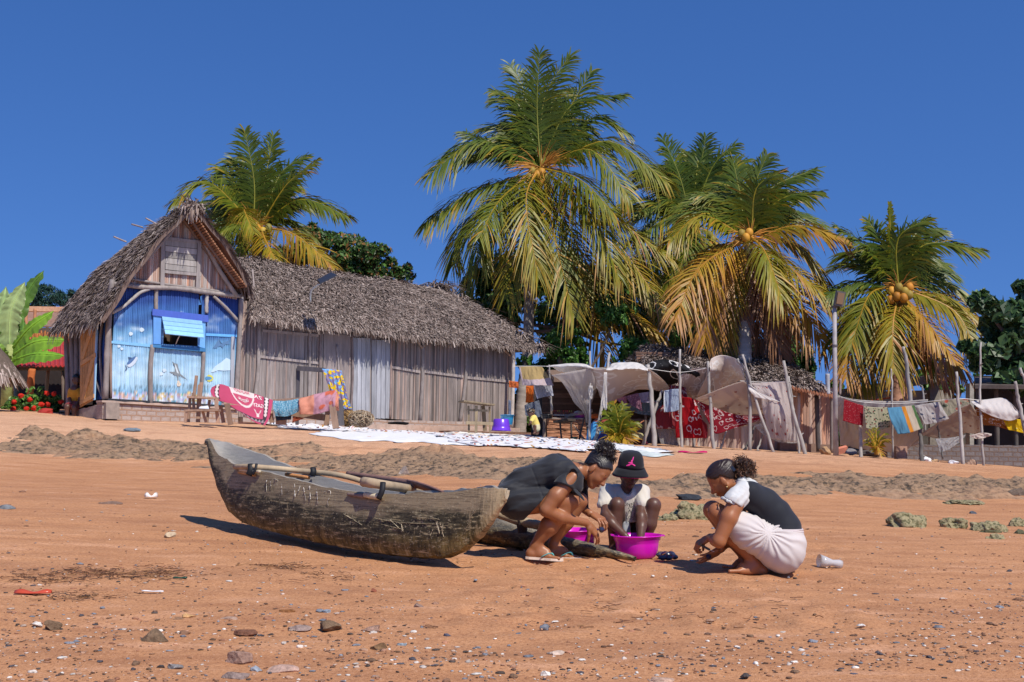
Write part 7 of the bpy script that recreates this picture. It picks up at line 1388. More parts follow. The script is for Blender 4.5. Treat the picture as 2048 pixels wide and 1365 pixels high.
M['hair'] = surf('hair', None, .42, .5, 60, (1, 1, 1), .6, .004, spec=.5)
def fabric(name, c, rough=.8, rib=None, sc=300):
    m, t, b, out = nmat(name); k = NT(t); p = k.pos(); n = k.noise(sc, 2, .6, p); n2 = k.noise(6, 3, .5, p); a = k.n('Attribute', attribute_name='Col').outputs['Color']
    base = k.mix(1.0, a, c, 'MULTIPLY'); base = k.mix(k.math('MULTIPLY', n2, .25), base, tuple(x*.7 for x in c)); k.l(base, b.inputs['Base Color']); b.inputs['Roughness'].default_value = rough; b.inputs['Specular IOR Level'].default_value = .15; b.inputs['Sheen Weight'].default_value = .15
    h = n
    if rib:
        w_ = k.n('TexWave'); k.l(k.pos(rib), w_.inputs['Vector']); w_.inputs['Scale'].default_value = 1; h = k.math('ADD', k.math('MULTIPLY', n, .3), w_.outputs['Fac'])
    k.l(k.bump(h, .35, .002), b.inputs['Normal']); return m
def hairline(T, h, fr, O, a=.22, b=-.06):
    f, l, u = fr
    def c(q):
        x = (q-O)@f/h; z = (q-O)@u/h; y = np.abs((q-O)@l)/h
        zl = np.interp(x, [-.6, -.30, -.16, -.07, .05, .16, .27, .36, .5], [-.34, -.26, -.05, .10, .075, .12, .235, .30, .6])
        return (zl+.03*(vnoise(y*40, x*40, 7)-.5)-z)*h*.8
    return c
def scalp(V, O, fr, h):
    hl_ = hairline(None, h, fr, O)(V); near = np.linalg.norm(V-O, axis=1) < h*.75; n = vnoise(V[:, 0]*300, V[:, 2]*300, 3)*.012; t = np.clip((.004-hl_-n)/.008, 0, 1)*near
    return 1-t[:, None]*A((.88, .85, .80))
class Fig:
    def __init__(s, Y): s.Y = Y; s.m = Y/F
    def p(s, x, y, d=0): return A(list(P(x, y, s.Y+d)))
    def c(s, a, b, ra, rb, k=None): return ('c', s.p(*a), s.p(*b), ra*s.m, rb*s.m, k)
def frame(f, u):
    f = A(f); f /= np.linalg.norm(f); u = A(u); u -= f*(u@f); u /= np.linalg.norm(u); return f, np.cross(u, f), u      # forward, left, up
def head(O, fr, h, neck=None, nr=.21):
    f, l, u = fr; T = lambda x, y, z: O+(f*x+l*y+u*z)*h; Rm = np.stack([f, l, u], 1)
    E = lambda x, y, z, a, b, c, k=.012: ('e', T(x, y, z), A((a, b, c))*h, Rm, None, k)
    Cn = lambda a, b, ra, rb, k=.012: ('c', T(*a), T(*b), ra*h, rb*h, k)
    pr = [E(-.07, 0, .15, .40, .315, .35, .02), E(.08, 0, .05, .29, .27, .36, .03), E(.14, 0, -.16, .22, .22, .30, .03), E(.26, 0, -.42, .085, .09, .075, .03)]
    for s in (-1, 1):
        pr += [Cn((-.02, .24*s, -.20), (.22, .07*s, -.40), .075, .06, .03), E(.24, .14*s, -.13, .12, .10, .11, .03), Cn((.335, .06*s, .055), (.28, .20*s, .045), .035, .03, .02), E(.285, .135*s, -.015, .055, .07, .042), E(-.035, .345*s, -.055, .085, .040, .13, .008), E(.385, .042*s, -.175, .045, .036, .034, .01)]
    pr += [Cn((.345, 0, .03), (.45, 0, -.13), .034, .048, .012), E(.455, 0, -.155, .05, .046, .042, .010), E(.365, 0, -.262, .055, .10, .030, .006), E(.352, 0, -.312, .055, .085, .034, .006)]
    if neck is not None: pr.append(('c', T(-.10, 0, -.22), neck, nr*h, nr*h*1.08, .03))
    return pr, T
def hand(w_, d, nrm, L=.19, curls=(.5, .5, .55, .6), thumb=(.6, .3), side=1, spread=.06, bend0=.0):
    "w_: wrist, d: towards the fingers, nrm: back of the hand, side: thumb side sign"
    d = A(d)/np.linalg.norm(d); n = A(nrm); n -= d*(n@d); n /= np.linalg.norm(n); y = np.cross(n, d)*side; s = L/.19; T = lambda a, b, c: w_+(d*a+y*b+n*c)*s
    pr = [('c', T(-.01, 0, 0), T(.035, .018, 0), .022*s, .018*s, .012), ('c', T(.03, .020, 0), T(.085, .028, 0), .016*s, .0135*s, .012), ('c', T(.03, 0, 0), T(.09, .008, .002), .016*s, .0135*s, .012), ('c', T(.03, -.012, 0), T(.085, -.012, 0), .015*s, .013*s, .012), ('c', T(.025, -.02, 0), T(.075, -.030, -.002), .014*s, .012*s, .012)]
    for i, (b0, ln) in enumerate((((.088, .030, 0), .075), ((.093, .009, .002), .083), ((.088, -.012, 0), .077), ((.078, -.031, -.002), .062))):
        q = T(*b0); an = bend0; yaw = (1.5-i)*spread
        for j, fr_ in enumerate((.46, .31, .23)):
            an += curls[i]*(.7 if j == 0 else 1.0); v = (d*math.cos(an)-n*math.sin(an)); v = v*math.cos(yaw)+y*math.sin(yaw)*math.cos(an); q2 = q+v*ln*fr_*s; r0 = (.0088, .0080, .0072, .0066)[j]*s; pr.append(('c', q, q2, r0, r0*.93, .004)); q = q2
    q = T(.025, .026, -.004); v1 = d*math.cos(thumb[0])+y*math.sin(thumb[0])-n*thumb[1]; q2 = q+v1*.036*s; v2 = d*math.cos(thumb[0]*.5)+y*math.sin(thumb[0]*.5)-n*thumb[1]*2; v2 /= np.linalg.norm(v2); q3 = q2+v2*.030*s; q4 = q3+v2*.022*s
    pr += [('c', q, q2, .013*s, .0105*s, .01), ('c', q2, q3, .0102*s, .009*s, .004), ('c', q3, q4, .009*s, .0075*s, .004)]; return pr
def foot(ank, heel, toe, big=1, s=1.0, up=(0, 0, 1)):
    d = toe-heel; L = np.linalg.norm(d); d /= L; u = A(up); y = np.cross(u, d)*big; T = lambda a, b, c: heel+d*a*L+(y*b+u*c)*s
    pr = [('c', ank, heel+u*.012*s+d*.02, .030*s, .030*s, .02), ('c', ank+d*.02, T(.60, .0, .028), .030*s, .021*s, .03), ('c', T(.08, 0, .0), T(.66, .018, -.004), .026*s, .021*s, .02), ('c', T(.08, 0, .0), T(.62, -.022, -.006), .024*s, .018*s, .02), ('c', T(.35, .005, .02), T(.68, .0, .004), .026*s, .019*s, .02)]
    for i, (b, a1, r) in enumerate(((.030, 1.0, .0125), (.011, .99, .0095), (-.005, .95, .009), (-.020, .90, .0085), (-.033, .84, .008))): pr.append(('c', T(.70, b*.85, -.004), T(a1-.03, b, -.010), r*s*1.05, r*s, .006))
    return pr
def curls(name, par, ctr, rad, n, r0=.010, L=.05, tw=.0022, c=(.018, .012, .010), squash=None, mat='hair', cmix=None):
    mb = MB()
    for i in range(n):
        a = np.random.normal(0, 1, 3); a /= np.linalg.norm(a); b = A(list(ctr))+a*A(rad)*random.uniform(.45, .95); e = np.cross(a, np.random.normal(0, 1, 3)); e /= np.linalg.norm(e); g_ = np.cross(a, e); ph = random.random()*6
        rr = r0*random.uniform(.5, 1.2); ll = L*random.uniform(.5, 1.2); pts = [b+a*ll*t+(e*math.cos(ph+t*9)+g_*math.sin(ph+t*9))*rr*(.6+t*.6) for t in np.linspace(0, 1, 9)]
        cc = c if cmix is None or random.random() < .6 else cmix; mb.tube(pts, tw*random.uniform(.7, 1.4), 3, A(cc)*random.uniform(.6, 1.5), caps=False)
    return mb.build(name, M[mat], par)
def facelines(par, T, h, browc=(.02, .012, .01), lip=(.25, .07, .05)):
    for s in (-1, 1):
        mb = MB(); mb.tube([T(.365, .07*s, .085), T(.345, .14*s, .105), T(.285, .215*s, .075)], [.013*h, .019*h, .010*h], 5, browc); mb.build('eyebrow', M['hair'], par)
        mb = MB(); mb.tube([T(.335, .075*s, -.035), T(.345, .135*s, -.055), T(.305, .195*s, -.035)], [.010*h, .017*h, .009*h], 5, (.012, .008, .008)); mb.build('eyelashes', M['hair'], par)
    mb = MB(); mb.tube([T(.385, -.085, -.288), T(.418, -.03, -.284), T(.418, .03, -.284), T(.385, .085, -.288)], .012*h, 5, (.07, .02, .015)); mb.build('mouth_line', M['paint'], par)
def folds(dirv, f=60, amp=.004, f2=14, s=0):
    dv = A(dirv)/np.linalg.norm(dirv); ot = np.cross(dv, A((0, 1, 0))); ot /= np.linalg.norm(ot)+1e-9
    def g(p):
        a = p@dv; b = p@ot; y = p[:, 1]; return amp*(2*fbm(b*f*.32+y*3, a*f2*.4+y*f2*.3, 3, 70+s)-1)+amp*.6*np.sin((b+.35*y)*f+4*vnoise(a*9, y*9, s))*np.clip(vnoise(a*11, b*11, s+3)*2-.7, 0, 1)
    return g
def cut(pt, nrm): pt = A(list(pt)); n_ = A(nrm)/np.linalg.norm(nrm); return lambda g: (g-pt)@n_      # keeps the side away from nrm
# ---------------------------------------------------------------- girl in the black dress
g = Fig(8.58); G1 = empty('person', Vector((g.p(1090, 1115)[0], 8.58, float(gz(np.array([g.p(1090, 1115)[0]]), np.array([8.58]))[0]))), 'girl in a short black dress and flip flops squatting with hair in a puff', 'person')
fr = frame((.62, -.33, -.71), (.70, -.10, .68)); hc = g.p(1200.5, 934.5); hh = .238; O = hc-fr[2]*.14*hh; hp_, T = head(O, fr, hh, g.p(1160, 940), .20)
HF1 = (T, hh)
TOR = [g.c((1158, 943, -.02), (1125, 946, 0), 17, 26), g.c((1132, 946, -.09), (1110, 944, -.05), 23, 30), g.c((1134, 946, .09), (1110, 944, .05), 23, 30), g.c((1110, 944, -.05), (1048, 968, -.05), 30, 28), g.c((1110, 944, .05), (1048, 968, .05), 30, 28), g.c((1048, 968, -.05), (1024, 996, -.07), 28, 33), g.c((1048, 968, .05), (1024, 996, .07), 28, 33), g.c((1024, 996, -.07), (1036, 1003, -.08), 33, 31), g.c((1024, 996, .07), (1036, 1003, .08), 33, 31)]
THN = [g.c((1036, 1003, -.09), (1096, 1003, -.12), 29, 22), g.c((1096, 1003, -.12), (1144, 1002, -.13), 22, 15.5)]; THF = [g.c((1036, 1003, .09), (1100, 1004, .08), 28, 22), g.c((1100, 1004, .08), (1160, 1001, .06), 22, 15.5)]
SHN = [g.c((1144, 1003, -.13), (1099, 1052, -.10), 15, 18.5), g.c((1099, 1052, -.10), (1070, 1090, -.07), 18.5, 9)]; SHF = [g.c((1160, 1003, .06), (1130, 1045, .08), 15, 17), g.c((1130, 1045, .08), (1105, 1087, .10), 17, 9)]
FN = foot(g.p(1070, 1093, -.07), g.p(1056, 1108, -.07), g.p(1120, 1114, -.10), -1, 1.05); FF = foot(g.p(1106, 1091, .10), g.p(1098, 1106, .10), g.p(1152, 1112, .07), 1, 1.0)
ARN = [g.c((1146, 956, -.15), (1112, 992, -.20), 15, 15), g.c((1112, 992, -.20), (1092, 1020, -.21), 15, 12.5), g.c((1092, 1021, -.21), (1122, 1035, -.16), 12.5, 12), g.c((1122, 1035, -.16), (1172, 1046, -.06), 12, 7)]
ARF = [g.c((1160, 958, .15), (1150, 1004, .20), 14, 12), g.c((1150, 1004, .20), (1180, 1028, .08), 11, 7)]
HN = hand(g.p(1174, 1047, -.05), g.p(1200, 1074, .0)-g.p(1174, 1047, -.05), (.45, -.55, .65), .205, (.42, .35, .4, .45), (.55, .5), -1); HF_ = hand(g.p(1182, 1028, .07), g.p(1204, 1040, .02)-g.p(1182, 1028, .07), (.1, -.2, 1), .205, (.62, .62, .6, .55), (.5, .6), 1, .07, .15)
flesh('body', hp_+TOR+THN+THF+SHN+SHF+FN+FF+ARN+ARF+HN+HF_, M['skin_brown'], G1, vox=.0042, k=.018, it=1, colf=lambda V: scalp(V, O, fr, hh))
facelines(G1, T, hh)
bl = fabric('black_cotton', (.026, .027, .031), .6); M['black_cotton'] = bl
hem = lambda q: (q-g.p(1080, 1002))@A((.755, 0, -.656))
def nothigh(q): return np.where(q[:, 2] < g.p(1105, 977)[2], hem(q), -1.0)
SL = [g.c((1146, 954, -.15), (1120, 984, -.19), 18.5, 17.5), g.c((1162, 956, .15), (1155, 985, .19), 17, 17)]
armcut = lambda q: (q-g.p(1128, 976, -.18))@(A((-.35, -.35, -.86)))
skp = [('c', p[1], p[2], p[3]*1.0, p[4], None) for p in THN[:1]+THF[:1]]
fd_ = folds((1, 0, .25), 62, .013, 16, 1)
flesh('dress', TOR+[g.c((1140, 948, -.13), (1120, 950, -.1), 20, 26), g.c((1142, 948, .13), (1120, 950, .1), 20, 26)]+skp+[g.c((1036, 1006, -.09), (1082, 1006, -.11), 30, 26), g.c((1036, 1006, .09), (1082, 1006, .08), 30, 26),
  ('e', g.p(1144, 953, -.225), A((10.5, 22, 17))*g.m, np.stack([A((.95, 0, -.3)), A((0, 1, 0)), A((.3, 0, .95))], 1), None, None, 'sub')], bl, G1, vox=.0045, k=.03, infl=.010, cuts=(nothigh, cut(g.p(1155, 938), (.75, 0, .66))), disp=lambda q: fd_(q)+.003*np.exp(-((((q-g.p(1072, 960))@A((.93, 0, .37)))/.006)**2)))
flesh('sleeve', [g.c((1140, 958, -.15), (1126, 976, -.185), 20, 19), g.c((1150, 958, -.14), (1152, 974, -.15), 15, 12), ('e', g.p(1144, 953, -.225), A((10.5, 26, 17))*g.m, np.stack([A((.95, 0, -.3)), A((0, 1, 0)), A((.3, 0, .95))], 1), None, None, 'sub')], bl, G1, vox=.0045, k=.02, infl=.008, cuts=(lambda q: (q-g.p(1130, 976, -.18))@A((-.33, -.30, -.89)),), disp=folds((.6, 0, -.8), 80, .003, 16, 2))
flesh('sleeve', [g.c((1162, 958, .14), (1152, 990, .18), 19, 16)], bl, G1, vox=.006, k=.02, infl=.008)
mb = MB(); mb.tube(cpath([g.p(1147, 976, -.20), g.p(1153, 984, -.22), g.p(1163, 994, -.22), g.p(1169, 1002, -.21)], 10), [.006, .014, .018, .02, .02, .02, .018, .015, .01, .004], 6, (1, 1, 1), flat=.3); mb.tube(cpath([g.p(1148, 977, -.2), g.p(1158, 990, -.21), g.p(1160, 1004, -.2)], 8), .006, 5, flat=.4); mb.build('sleeve_tie', bl, G1, smooth=True)
mb = MB(); mb.tube(cpath([g.p(1170, 960, .1), g.p(1173, 990, .1), g.p(1174, 1020, .1)], 8), .012, 6, (1, 1, 1), flat=.4); mb.build('neck_tie', bl, G1, smooth=True)
mb = MB(); mb.tube(cpath([g.p(1156, 950, -.15), g.p(1159, 975, -.16), g.p(1159.5, 1001, -.16)], 8), .0025, 4, (.7, .66, .55)); mb.build('cord', M['paint'], G1)

flesh('hair', [p for p in hp_[:2]]+[('c', T(-.30, 0, .28), T(-.20, 0, .42), .20*hh, .2*hh, None), ('c', T(-.3, 0, -.05), T(-.25, 0, .2), .12*hh, .16*hh, None)], M['hair'], G1, (.020, .015, .013), vox=.0042, k=.02, infl=.0015, cuts=(lambda q: hairline(T, hh, fr, O)(q)+.012,), disp=lambda q: -.35*np.clip(-hairline(T, hh, fr, O)(q), 0, .014)+.0018*np.sin(((q-O)@fr[1]+.6*((q-O)@fr[2]))*420+5*vnoise(q[:, 0]*30, q[:, 2]*30, 3)))
pc = g.p(1210, 901); curls('hair_puff', G1, pc, (.062, .06, .058), 900, .007, .034, .0017, (.016, .011, .010), cmix=(.06, .045, .04)); mb = MB(); v_, f_ = blob(.062, .06, .056, .25, 3, I3); mb.add(v_+pc, f_, (.012, .009, .008)); mb.build('hair_puff_core', M['hair'], G1, smooth=True)
curls('hair_tuft', G1, g.p(1221, 917), (.03, .03, .025), 160, .006, .03, .0017, (.016, .011, .010))
flesh('flip_flop', [g.c((1056, 1114, -.07), (1088, 1117, -.085), 7, 5.5), g.c((1088, 1117, -.085), (1124, 1119, -.10), 6, 6)], surf('foam_sole', (.72, .58, .46), .7, .1, 20, attr=False), G1, vox=.004, k=.01, cuts=(lambda q: q[:, 2]-(g.p(1090, 1113.5, -.085)[2]-(q[:, 0]-g.p(1090, 1114)[0])*.055), lambda q: (g.p(1090, 1119, -.085)[2]-(q[:, 0]-g.p(1090, 1114)[0])*.06)-q[:, 2])) if False else None
SO = surf('foam_sole', (.74, .60, .48), .7, .1, 20, attr=False); TQ = surf('turquoise_rubber', (.10, .36, .36), .5, .05, 20, attr=False)
def flip(hl_, toe_, w_, par):
    ctr = (hl_+toe_)/2; d = toe_-hl_; L = np.linalg.norm(d); d /= L; y = np.cross(A((0, 0, 1)), d); V = []
    out = [(-.08, 0), (-.06, .26), (.06, .36), (.3, .34), (.5, .36), (.72, .50), (.9, .46), (1.04, .28), (1.09, 0)]; pts = out+[(a, -b) for a, b in out[-2:0:-1]]; mb = MB(); n = len(pts)
    for z in (-.011, .006): V += [tuple(hl_+d*a*L+y*b*w_+A((0, 0, z))) for a, b in pts]
    mb.add(V, [tuple(range(n, 2*n)), tuple(range(n-1, -1, -1))]+[(i, (i+1) % n, n+(i+1) % n, n+i) for i in range(n)]); mb.build('flip_flop', SO, par)
    for s in (-1, 1): mb = MB(); mb.tube(cpath([hl_+d*L*.83+A((0, 0, .005)), hl_+d*L*.70+y*s*w_*.25+A((0, 0, .040)), hl_+d*L*.42+y*s*w_*.47+A((0, 0, .012))], 9), [.004, .006, .008, .009, .009, .009, .009, .008, .006], 6, flat=.45); mb.build('strap', TQ, par, smooth=True)
flip(g.p(1056, 1115, -.07), g.p(1121, 1119.5, -.10), .10, G1); flip(g.p(1098, 1113, .10), g.p(1158, 1117.5, .07), .10, G1)
mu = mussel(Vector(g.p(1203, 1060, -.02)), 1.2, .075); tag(mu.build('mussel', M['mussel'], smooth=True), 'dark mussel held between the hands of the girl in black', 'mussel', 'mussels heaped beside the basin')
# ---------------------------------------------------------------- boy in the bucket hat
b = Fig(9.15); B1 = empty('person', onray(1258, 9.2), 'boy in a cream T-shirt and black bucket hat squatting behind the near magenta basin', 'person')
fr2 = frame((.22, -.86, -.46), (.10, -.42, .90)); h2 = .225; O2 = b.p(1259, 943, -.035); hp2, T2 = head(O2, fr2, h2, b.p(1252, 984, .03), .19)
TB = [b.c((1252, 984, .05), (1252, 992, .08), 11, 16), b.c((1226, 988, .07), (1278, 988, .07), 15, 15), b.c((1238, 1000, .08), (1242, 1040, .15), 19, 18), b.c((1268, 1000, .08), (1264, 1040, .15), 19, 18), b.c((1242, 1040, .15), (1244, 1062, .24), 18, 19), b.c((1264, 1040, .15), (1268, 1062, .24), 18, 19)]
AB = [b.c((1214, 984, .05), (1211, 1030, -.15), 12, 9.5), b.c((1211, 1031, -.15), (1222, 1046, -.21), 10, 10.5), b.c((1222, 1046, -.21), (1250, 1072, -.29), 10.5, 6.5), b.c((1284, 984, .05), (1282, 1032, -.13), 12, 9.5), b.c((1282, 1033, -.13), (1283, 1052, -.19), 10, 10), b.c((1283, 1052, -.19), (1281, 1078, -.29), 10, 6.5)]
LB = [b.c((1243, 1066, .24), (1235, 1040, .05), 20, 18), b.c((1235, 1040, .05), (1234, 1010, -.14), 17, 14.5), b.c((1269, 1066, .24), (1288, 1040, .05), 20, 17), b.c((1288, 1040, .05), (1307, 1011, -.10), 16, 14.5), b.c((1234, 1010, -.14), (1229, 1050, -.12), 14, 14.5), b.c((1229, 1050, -.12), (1227, 1096, -.05), 14.5, 8), b.c((1307, 1011, -.10), (1299, 1048, -.10), 14, 14), b.c((1299, 1048, -.10), (1288, 1094, -.05), 14, 8)]
FB = foot(b.p(1227, 1098, -.05), b.p(1229, 1108, .0), b.p(1220, 1116, -.24), 1, .92)+foot(b.p(1288, 1097, -.05), b.p(1286, 1107, .0), b.p(1300, 1114, -.23), -1, .92)
HB = hand(b.p(1251, 1073, -.295), (.35, -.5, -.75), (.2, -.8, .5), .175, (.4, .4, .45, .5), (.5, .4), 1)+hand(b.p(1281, 1079, -.295), (-.2, -.45, -.8), (-.1, -.8, .5), .175, (.4, .4, .45, .5), (.5, .4), -1)
flesh('body', hp2+TB+AB+LB+FB+HB, M['skin_dark'], B1, vox=.0045, k=.016, it=1); facelines(B1, T2, h2, lip=(.1, .04, .03))
cr = fabric('cream_cotton', (.60, .55, .47), .85)
SHP = [b.c((1222, 987, .07), (1280, 987, .07), 16.5, 16), b.c((1238, 1000, .07), (1242, 1038, .12), 20, 19), b.c((1268, 1000, .07), (1264, 1038, .12), 20, 19), b.c((1253, 995, .03), (1256, 1040, .06), 20, 17)]
SLV = [b.c((1214, 984, .05), (1210, 1010, -.06), 14, 14), b.c((1284, 984, .05), (1286, 1010, -.05), 14, 14)]
vneck = ('c', b.p(1253, 972, .02), b.p(1258, 996, -.13), 12*b.m, 5*b.m, None, 'sub')
flesh('t_shirt', SHP+SLV+[vneck], cr, B1, vox=.0045, k=.018, infl=.006, cuts=(cut(b.p(1250, 1045), (0, 0, -1)), lambda q: np.where(np.abs(q[:, 0]-b.p(1249, 1000)[0]) > .125, b.p(1210, 1016)[2]-q[:, 2], -1.)), disp=folds((.2, 0, -1), 75, .008, 12, 5))
def on(px, py, d=-.075): return Vector(b.p(px, py, d))
textobj('shirt_print', 'ONE', .036, (.05, .045, .045), on(1256, 1010, -.075), Vector((1, .12, -.04)), Vector((0, -.12, 1)), B1); textobj('shirt_print', 'LOS', .038, (.05, .045, .045), on(1260, 1036, -.07), Vector((.95, .1, -.25)), Vector((.2, -.1, 1)), B1)
mb = MB()
for i in range(26):
    x, y = 1262+random.gauss(0, 4.5), random.uniform(1008, 1034); q = on(x, y, -.074); mb.tube([q, q+Vector((random.gauss(0, .006), -.001, .012)), q+Vector((random.gauss(0, .008), 0, .026))], .0016, 4, (.06, .05, .05), flat=.5)
mb.build('shirt_print', M['paint'], B1)
flesh('shorts', [b.c((1243, 1064, .24), (1238, 1048, .10), 21, 19), b.c((1269, 1064, .24), (1284, 1048, .10), 21, 18), b.c((1243, 1060, .2), (1269, 1060, .2), 20, 20)], fabric('dark_shorts', (.02, .021, .026), .8), B1, vox=.006, k=.02, infl=.006, disp=folds((0, 0, 1), 60, .004, 12, 6))
mb = MB(); q = b.p(1252, 1064, -.02); v_, f_ = blob(.035, .03, .085, .3, 2, I2); mb.add(v_+q, f_, (.42, .43, .45)); mb.build('shorts_stripe', M['cloth'], B1, smooth=True)
hat = empty('bucket_hat', Vector(b.p(1261, 920, -.05)), 'black bucket hat with a pink jumping figure and pink rim on the boy', 'hat'); cx_ = A((.03, -.20, .97)); cx_ /= np.linalg.norm(cx_); hb = fabric('black_twill', (.014, .014, .017), .8); hcc = b.p(1261, 941, -.062)
def hatpt(a, r, z): 
    e = np.cross(cx_, A((0, 1, 0))); e /= np.linalg.norm(e); g_ = np.cross(cx_, e); return hcc+(e*math.cos(a)+g_*math.sin(a))*r+cx_*z
mb = MB(); prof = [(0, .148), (.035, .147), (.062, .140), (.080, .122), (.090, .092), (.097, .05), (.100, .022)]; NA_ = 48
V = [[hatpt(2*math.pi*j/NA_, r*(1+.015*math.sin(3*2*math.pi*j/NA_)), z) for j in range(NA_+1)] for r, z in prof]; mb.grid(np.array(V)[::-1]); mb.build('crown', hb, hat, smooth=True, thick=.003)
mb = MB(); V = [[hatpt(2*math.pi*j/NA_, r+.004*math.sin(2*2*math.pi*j/NA_+1), z-.010*math.cos(2*2*math.pi*j/NA_)*(r-.1)*20*.5) for j in range(NA_+1)] for r, z in ((.100, .024), (.112, .002), (.124, -.018), (.134, -.032))]; mb.grid(np.array(V)[::-1]); mb.build('brim', hb, hat, smooth=True, thick=.003)
mb = MB(); V = [[hatpt(2*math.pi*j/NA_, r+.004*math.sin(2*2*math.pi*j/NA_+1), z-.010*math.cos(2*2*math.pi*j/NA_)*(r-.1)*20*.5) for j in range(NA_+1)] for r, z in ((.098, .018), (.122, -.0225), (.1325, -.0375))]; mb.grid(np.array(V), (.50, .012, .12)); mb.build('brim_lining', M['cloth'], hat, smooth=True)
def onhat(px, py):
    c0 = Vector((0, 0, CAMZ)); d = (Vector(b.p(px, py))-c0).normalized(); best = None
    for i in range(500):
        q = A(list(c0+d*(8.8+i*.0012))); z = (q-hcc)@cx_; r = np.linalg.norm((q-hcc)-cx_*z)
        if 0 < z < .148 and r < np.interp(z, [.022, .05, .092, .122, .14, .147], [.100, .097, .090, .080, .062, .035]): best = q; break
    return (best if best is not None else q)-A(list(d))*.004
JP = [[(1266.5, 914), (1268, 914.5), (1266.5, 920), (1265, 924), (1263, 923.5), (1264.5, 919.5)], [(1262.5, 920.5), (1265, 920.5), (1265.6, 922.6), (1264, 924), (1262, 923)], [(1260.5, 925), (1263, 923.3), (1265.5, 924.5), (1265, 929), (1262, 930), (1259.5, 928.5)], [(1256.5, 925.2), (1260.8, 924.6), (1262, 926.4), (1257, 927)], [(1260, 927.5), (1263, 929), (1258, 932.3), (1252.5, 932.6), (1252.6, 931)], [(1262.4, 928.5), (1265.2, 927.5), (1270.5, 930.8), (1271, 932.6), (1268.5, 932.6)]]
mb = MB()
for pl in JP: q = [onhat(*k) for k in pl]; c0 = sum(q)/len(q); mb.add(q+[c0-A((0, .002, 0))], [(i, (i+1) % len(q), len(q)) for i in range(len(q))], (.80, .05, .30))
mb.build('embroidered_emblem', M['paint'], hat)
# ---------------------------------------------------------------- woman at the right
w1 = Fig(8.2); W1 = empty('person', onray(1540, 8.2), 'woman in a pale pink skirt, black bodice and white puff sleeves crouching', 'person')
fr3 = frame((-.76, .26, -.60), (-.55, 0, .80)); h3 = .236; O3 = w1.p(1438.5, 951)-fr3[2]*.14*h3; hp3, T3_ = head(O3, fr3, h3, w1.p(1489, 972), .19)
TW = [w1.c((1486, 968), (1500, 978), 12, 18), w1.c((1500, 990, -.10), (1500, 990, .10), 20, 20), w1.c((1503, 992, -.06), (1528, 1009, -.05), 25, 28), w1.c((1503, 992, .06), (1528, 1009, .05), 25, 28), w1.c((1528, 1009, -.05), (1550, 1030, -.045), 28, 29), w1.c((1528, 1009, .05), (1550, 1030, .045), 28, 29), w1.c((1550, 1030, -.045), (1566, 1056, -.05), 29, 31), w1.c((1550, 1030, .045), (1566, 1056, .05), 29, 31), w1.c((1566, 1056, -.05), (1568, 1088, -.07), 31, 37), w1.c((1566, 1056, .05), (1568, 1088, .07), 31, 37)]
HIP = [w1.c((1568, 1088, -.075), (1565, 1104, -.08), 37, 38), w1.c((1568, 1088, .075), (1565, 1104, .08), 37, 38)]
TH3 = [w1.c((1562, 1102, -.09), (1500, 1066, -.11), 36, 27), w1.c((1500, 1066, -.11), (1434, 1024, -.09), 27, 17.5), w1.c((1562, 1102, .09), (1500, 1064, .11), 36, 27), w1.c((1500, 1064, .11), (1425, 1020, .08), 27, 18)]
SH3 = [w1.c((1434, 1026, -.09), (1466, 1074, -.08), 17, 16), w1.c((1466, 1074, -.08), (1511, 1128, -.06), 16, 9), w1.c((1425, 1021, .08), (1458, 1072, .10), 17.5, 15), w1.c((1458, 1072, .10), (1496, 1122, .12), 15, 9)]
FT3 = foot(w1.p(1514, 1132, -.06), w1.p(1531, 1143, -.05), w1.p(1454, 1139, -.10), 1, 1.05)+foot(w1.p(1500, 1126, .12), w1.p(1516, 1138, .13), w1.p(1448, 1131, .10), -1, 1.0)
AR3 = [w1.c((1479, 992, -.15), (1458, 1036, -.19), 17, 16.5), w1.c((1458, 1036, -.19), (1438, 1082, -.20), 16.5, 13), w1.c((1438, 1083, -.20), (1432, 1080, -.12), 13, 12.5), w1.c((1432, 1080, -.12), (1420, 1076, .02), 12.5, 7.5), w1.c((1482, 988, .15), (1476, 1062, .20), 15, 12), w1.c((1476, 1063, .20), (1443, 1098, .08), 12, 7)]
HA3 = hand(w1.p(1419, 1076, .03), (-.75, .25, -.45), (-.2, -.3, .9), .20, (.95, .95, .95, .95), (.35, .7), -1, .03)+hand(w1.p(1441, 1099, .07), (-.85, -.1, -.5), (.2, -.55, -.75), .20, (.12, .12, .15, .2), (.4, .1), 1, .03)
flesh('body', hp3+TW+HIP+TH3+SH3+FT3+AR3+HA3, M['skin_brown'], W1, vox=.0042, k=.018, it=1, colf=lambda V: np.tile(A((1.10, 1.06, 1.0)), (len(V), 1))*scalp(V, O3, fr3, h3)); facelines(W1, T3_, h3)
ws = w1.p(1560, 1059); rb_ = fabric('black_ribbed_knit', (.019, .021, .028), .7, (0, 0, 150))
flesh('bodice', TW[1:]+[w1.c((1533, 1046, -.07), (1548, 1064, -.09), 13, 13), w1.c((1500, 984, -.12), (1512, 1000, -.11), 17, 18)], rb_, W1, vox=.0045, k=.03, infl=.008, cuts=(lambda q: np.where(q[:, 0] > w1.p(1530, 1060)[0], ws[2]-.01-q[:, 2], ws[2]-.06-q[:, 2]),), disp=folds((.5, 0, .85), 45, .003, 10, 8))
pk = fabric('pale_pink_ribbed', (.60, .545, .52), .75, (0, 0, 190)); kd = w1.p(1434, 1024)-w1.p(1562, 1102); kd /= np.linalg.norm(kd); kd[1] = 0
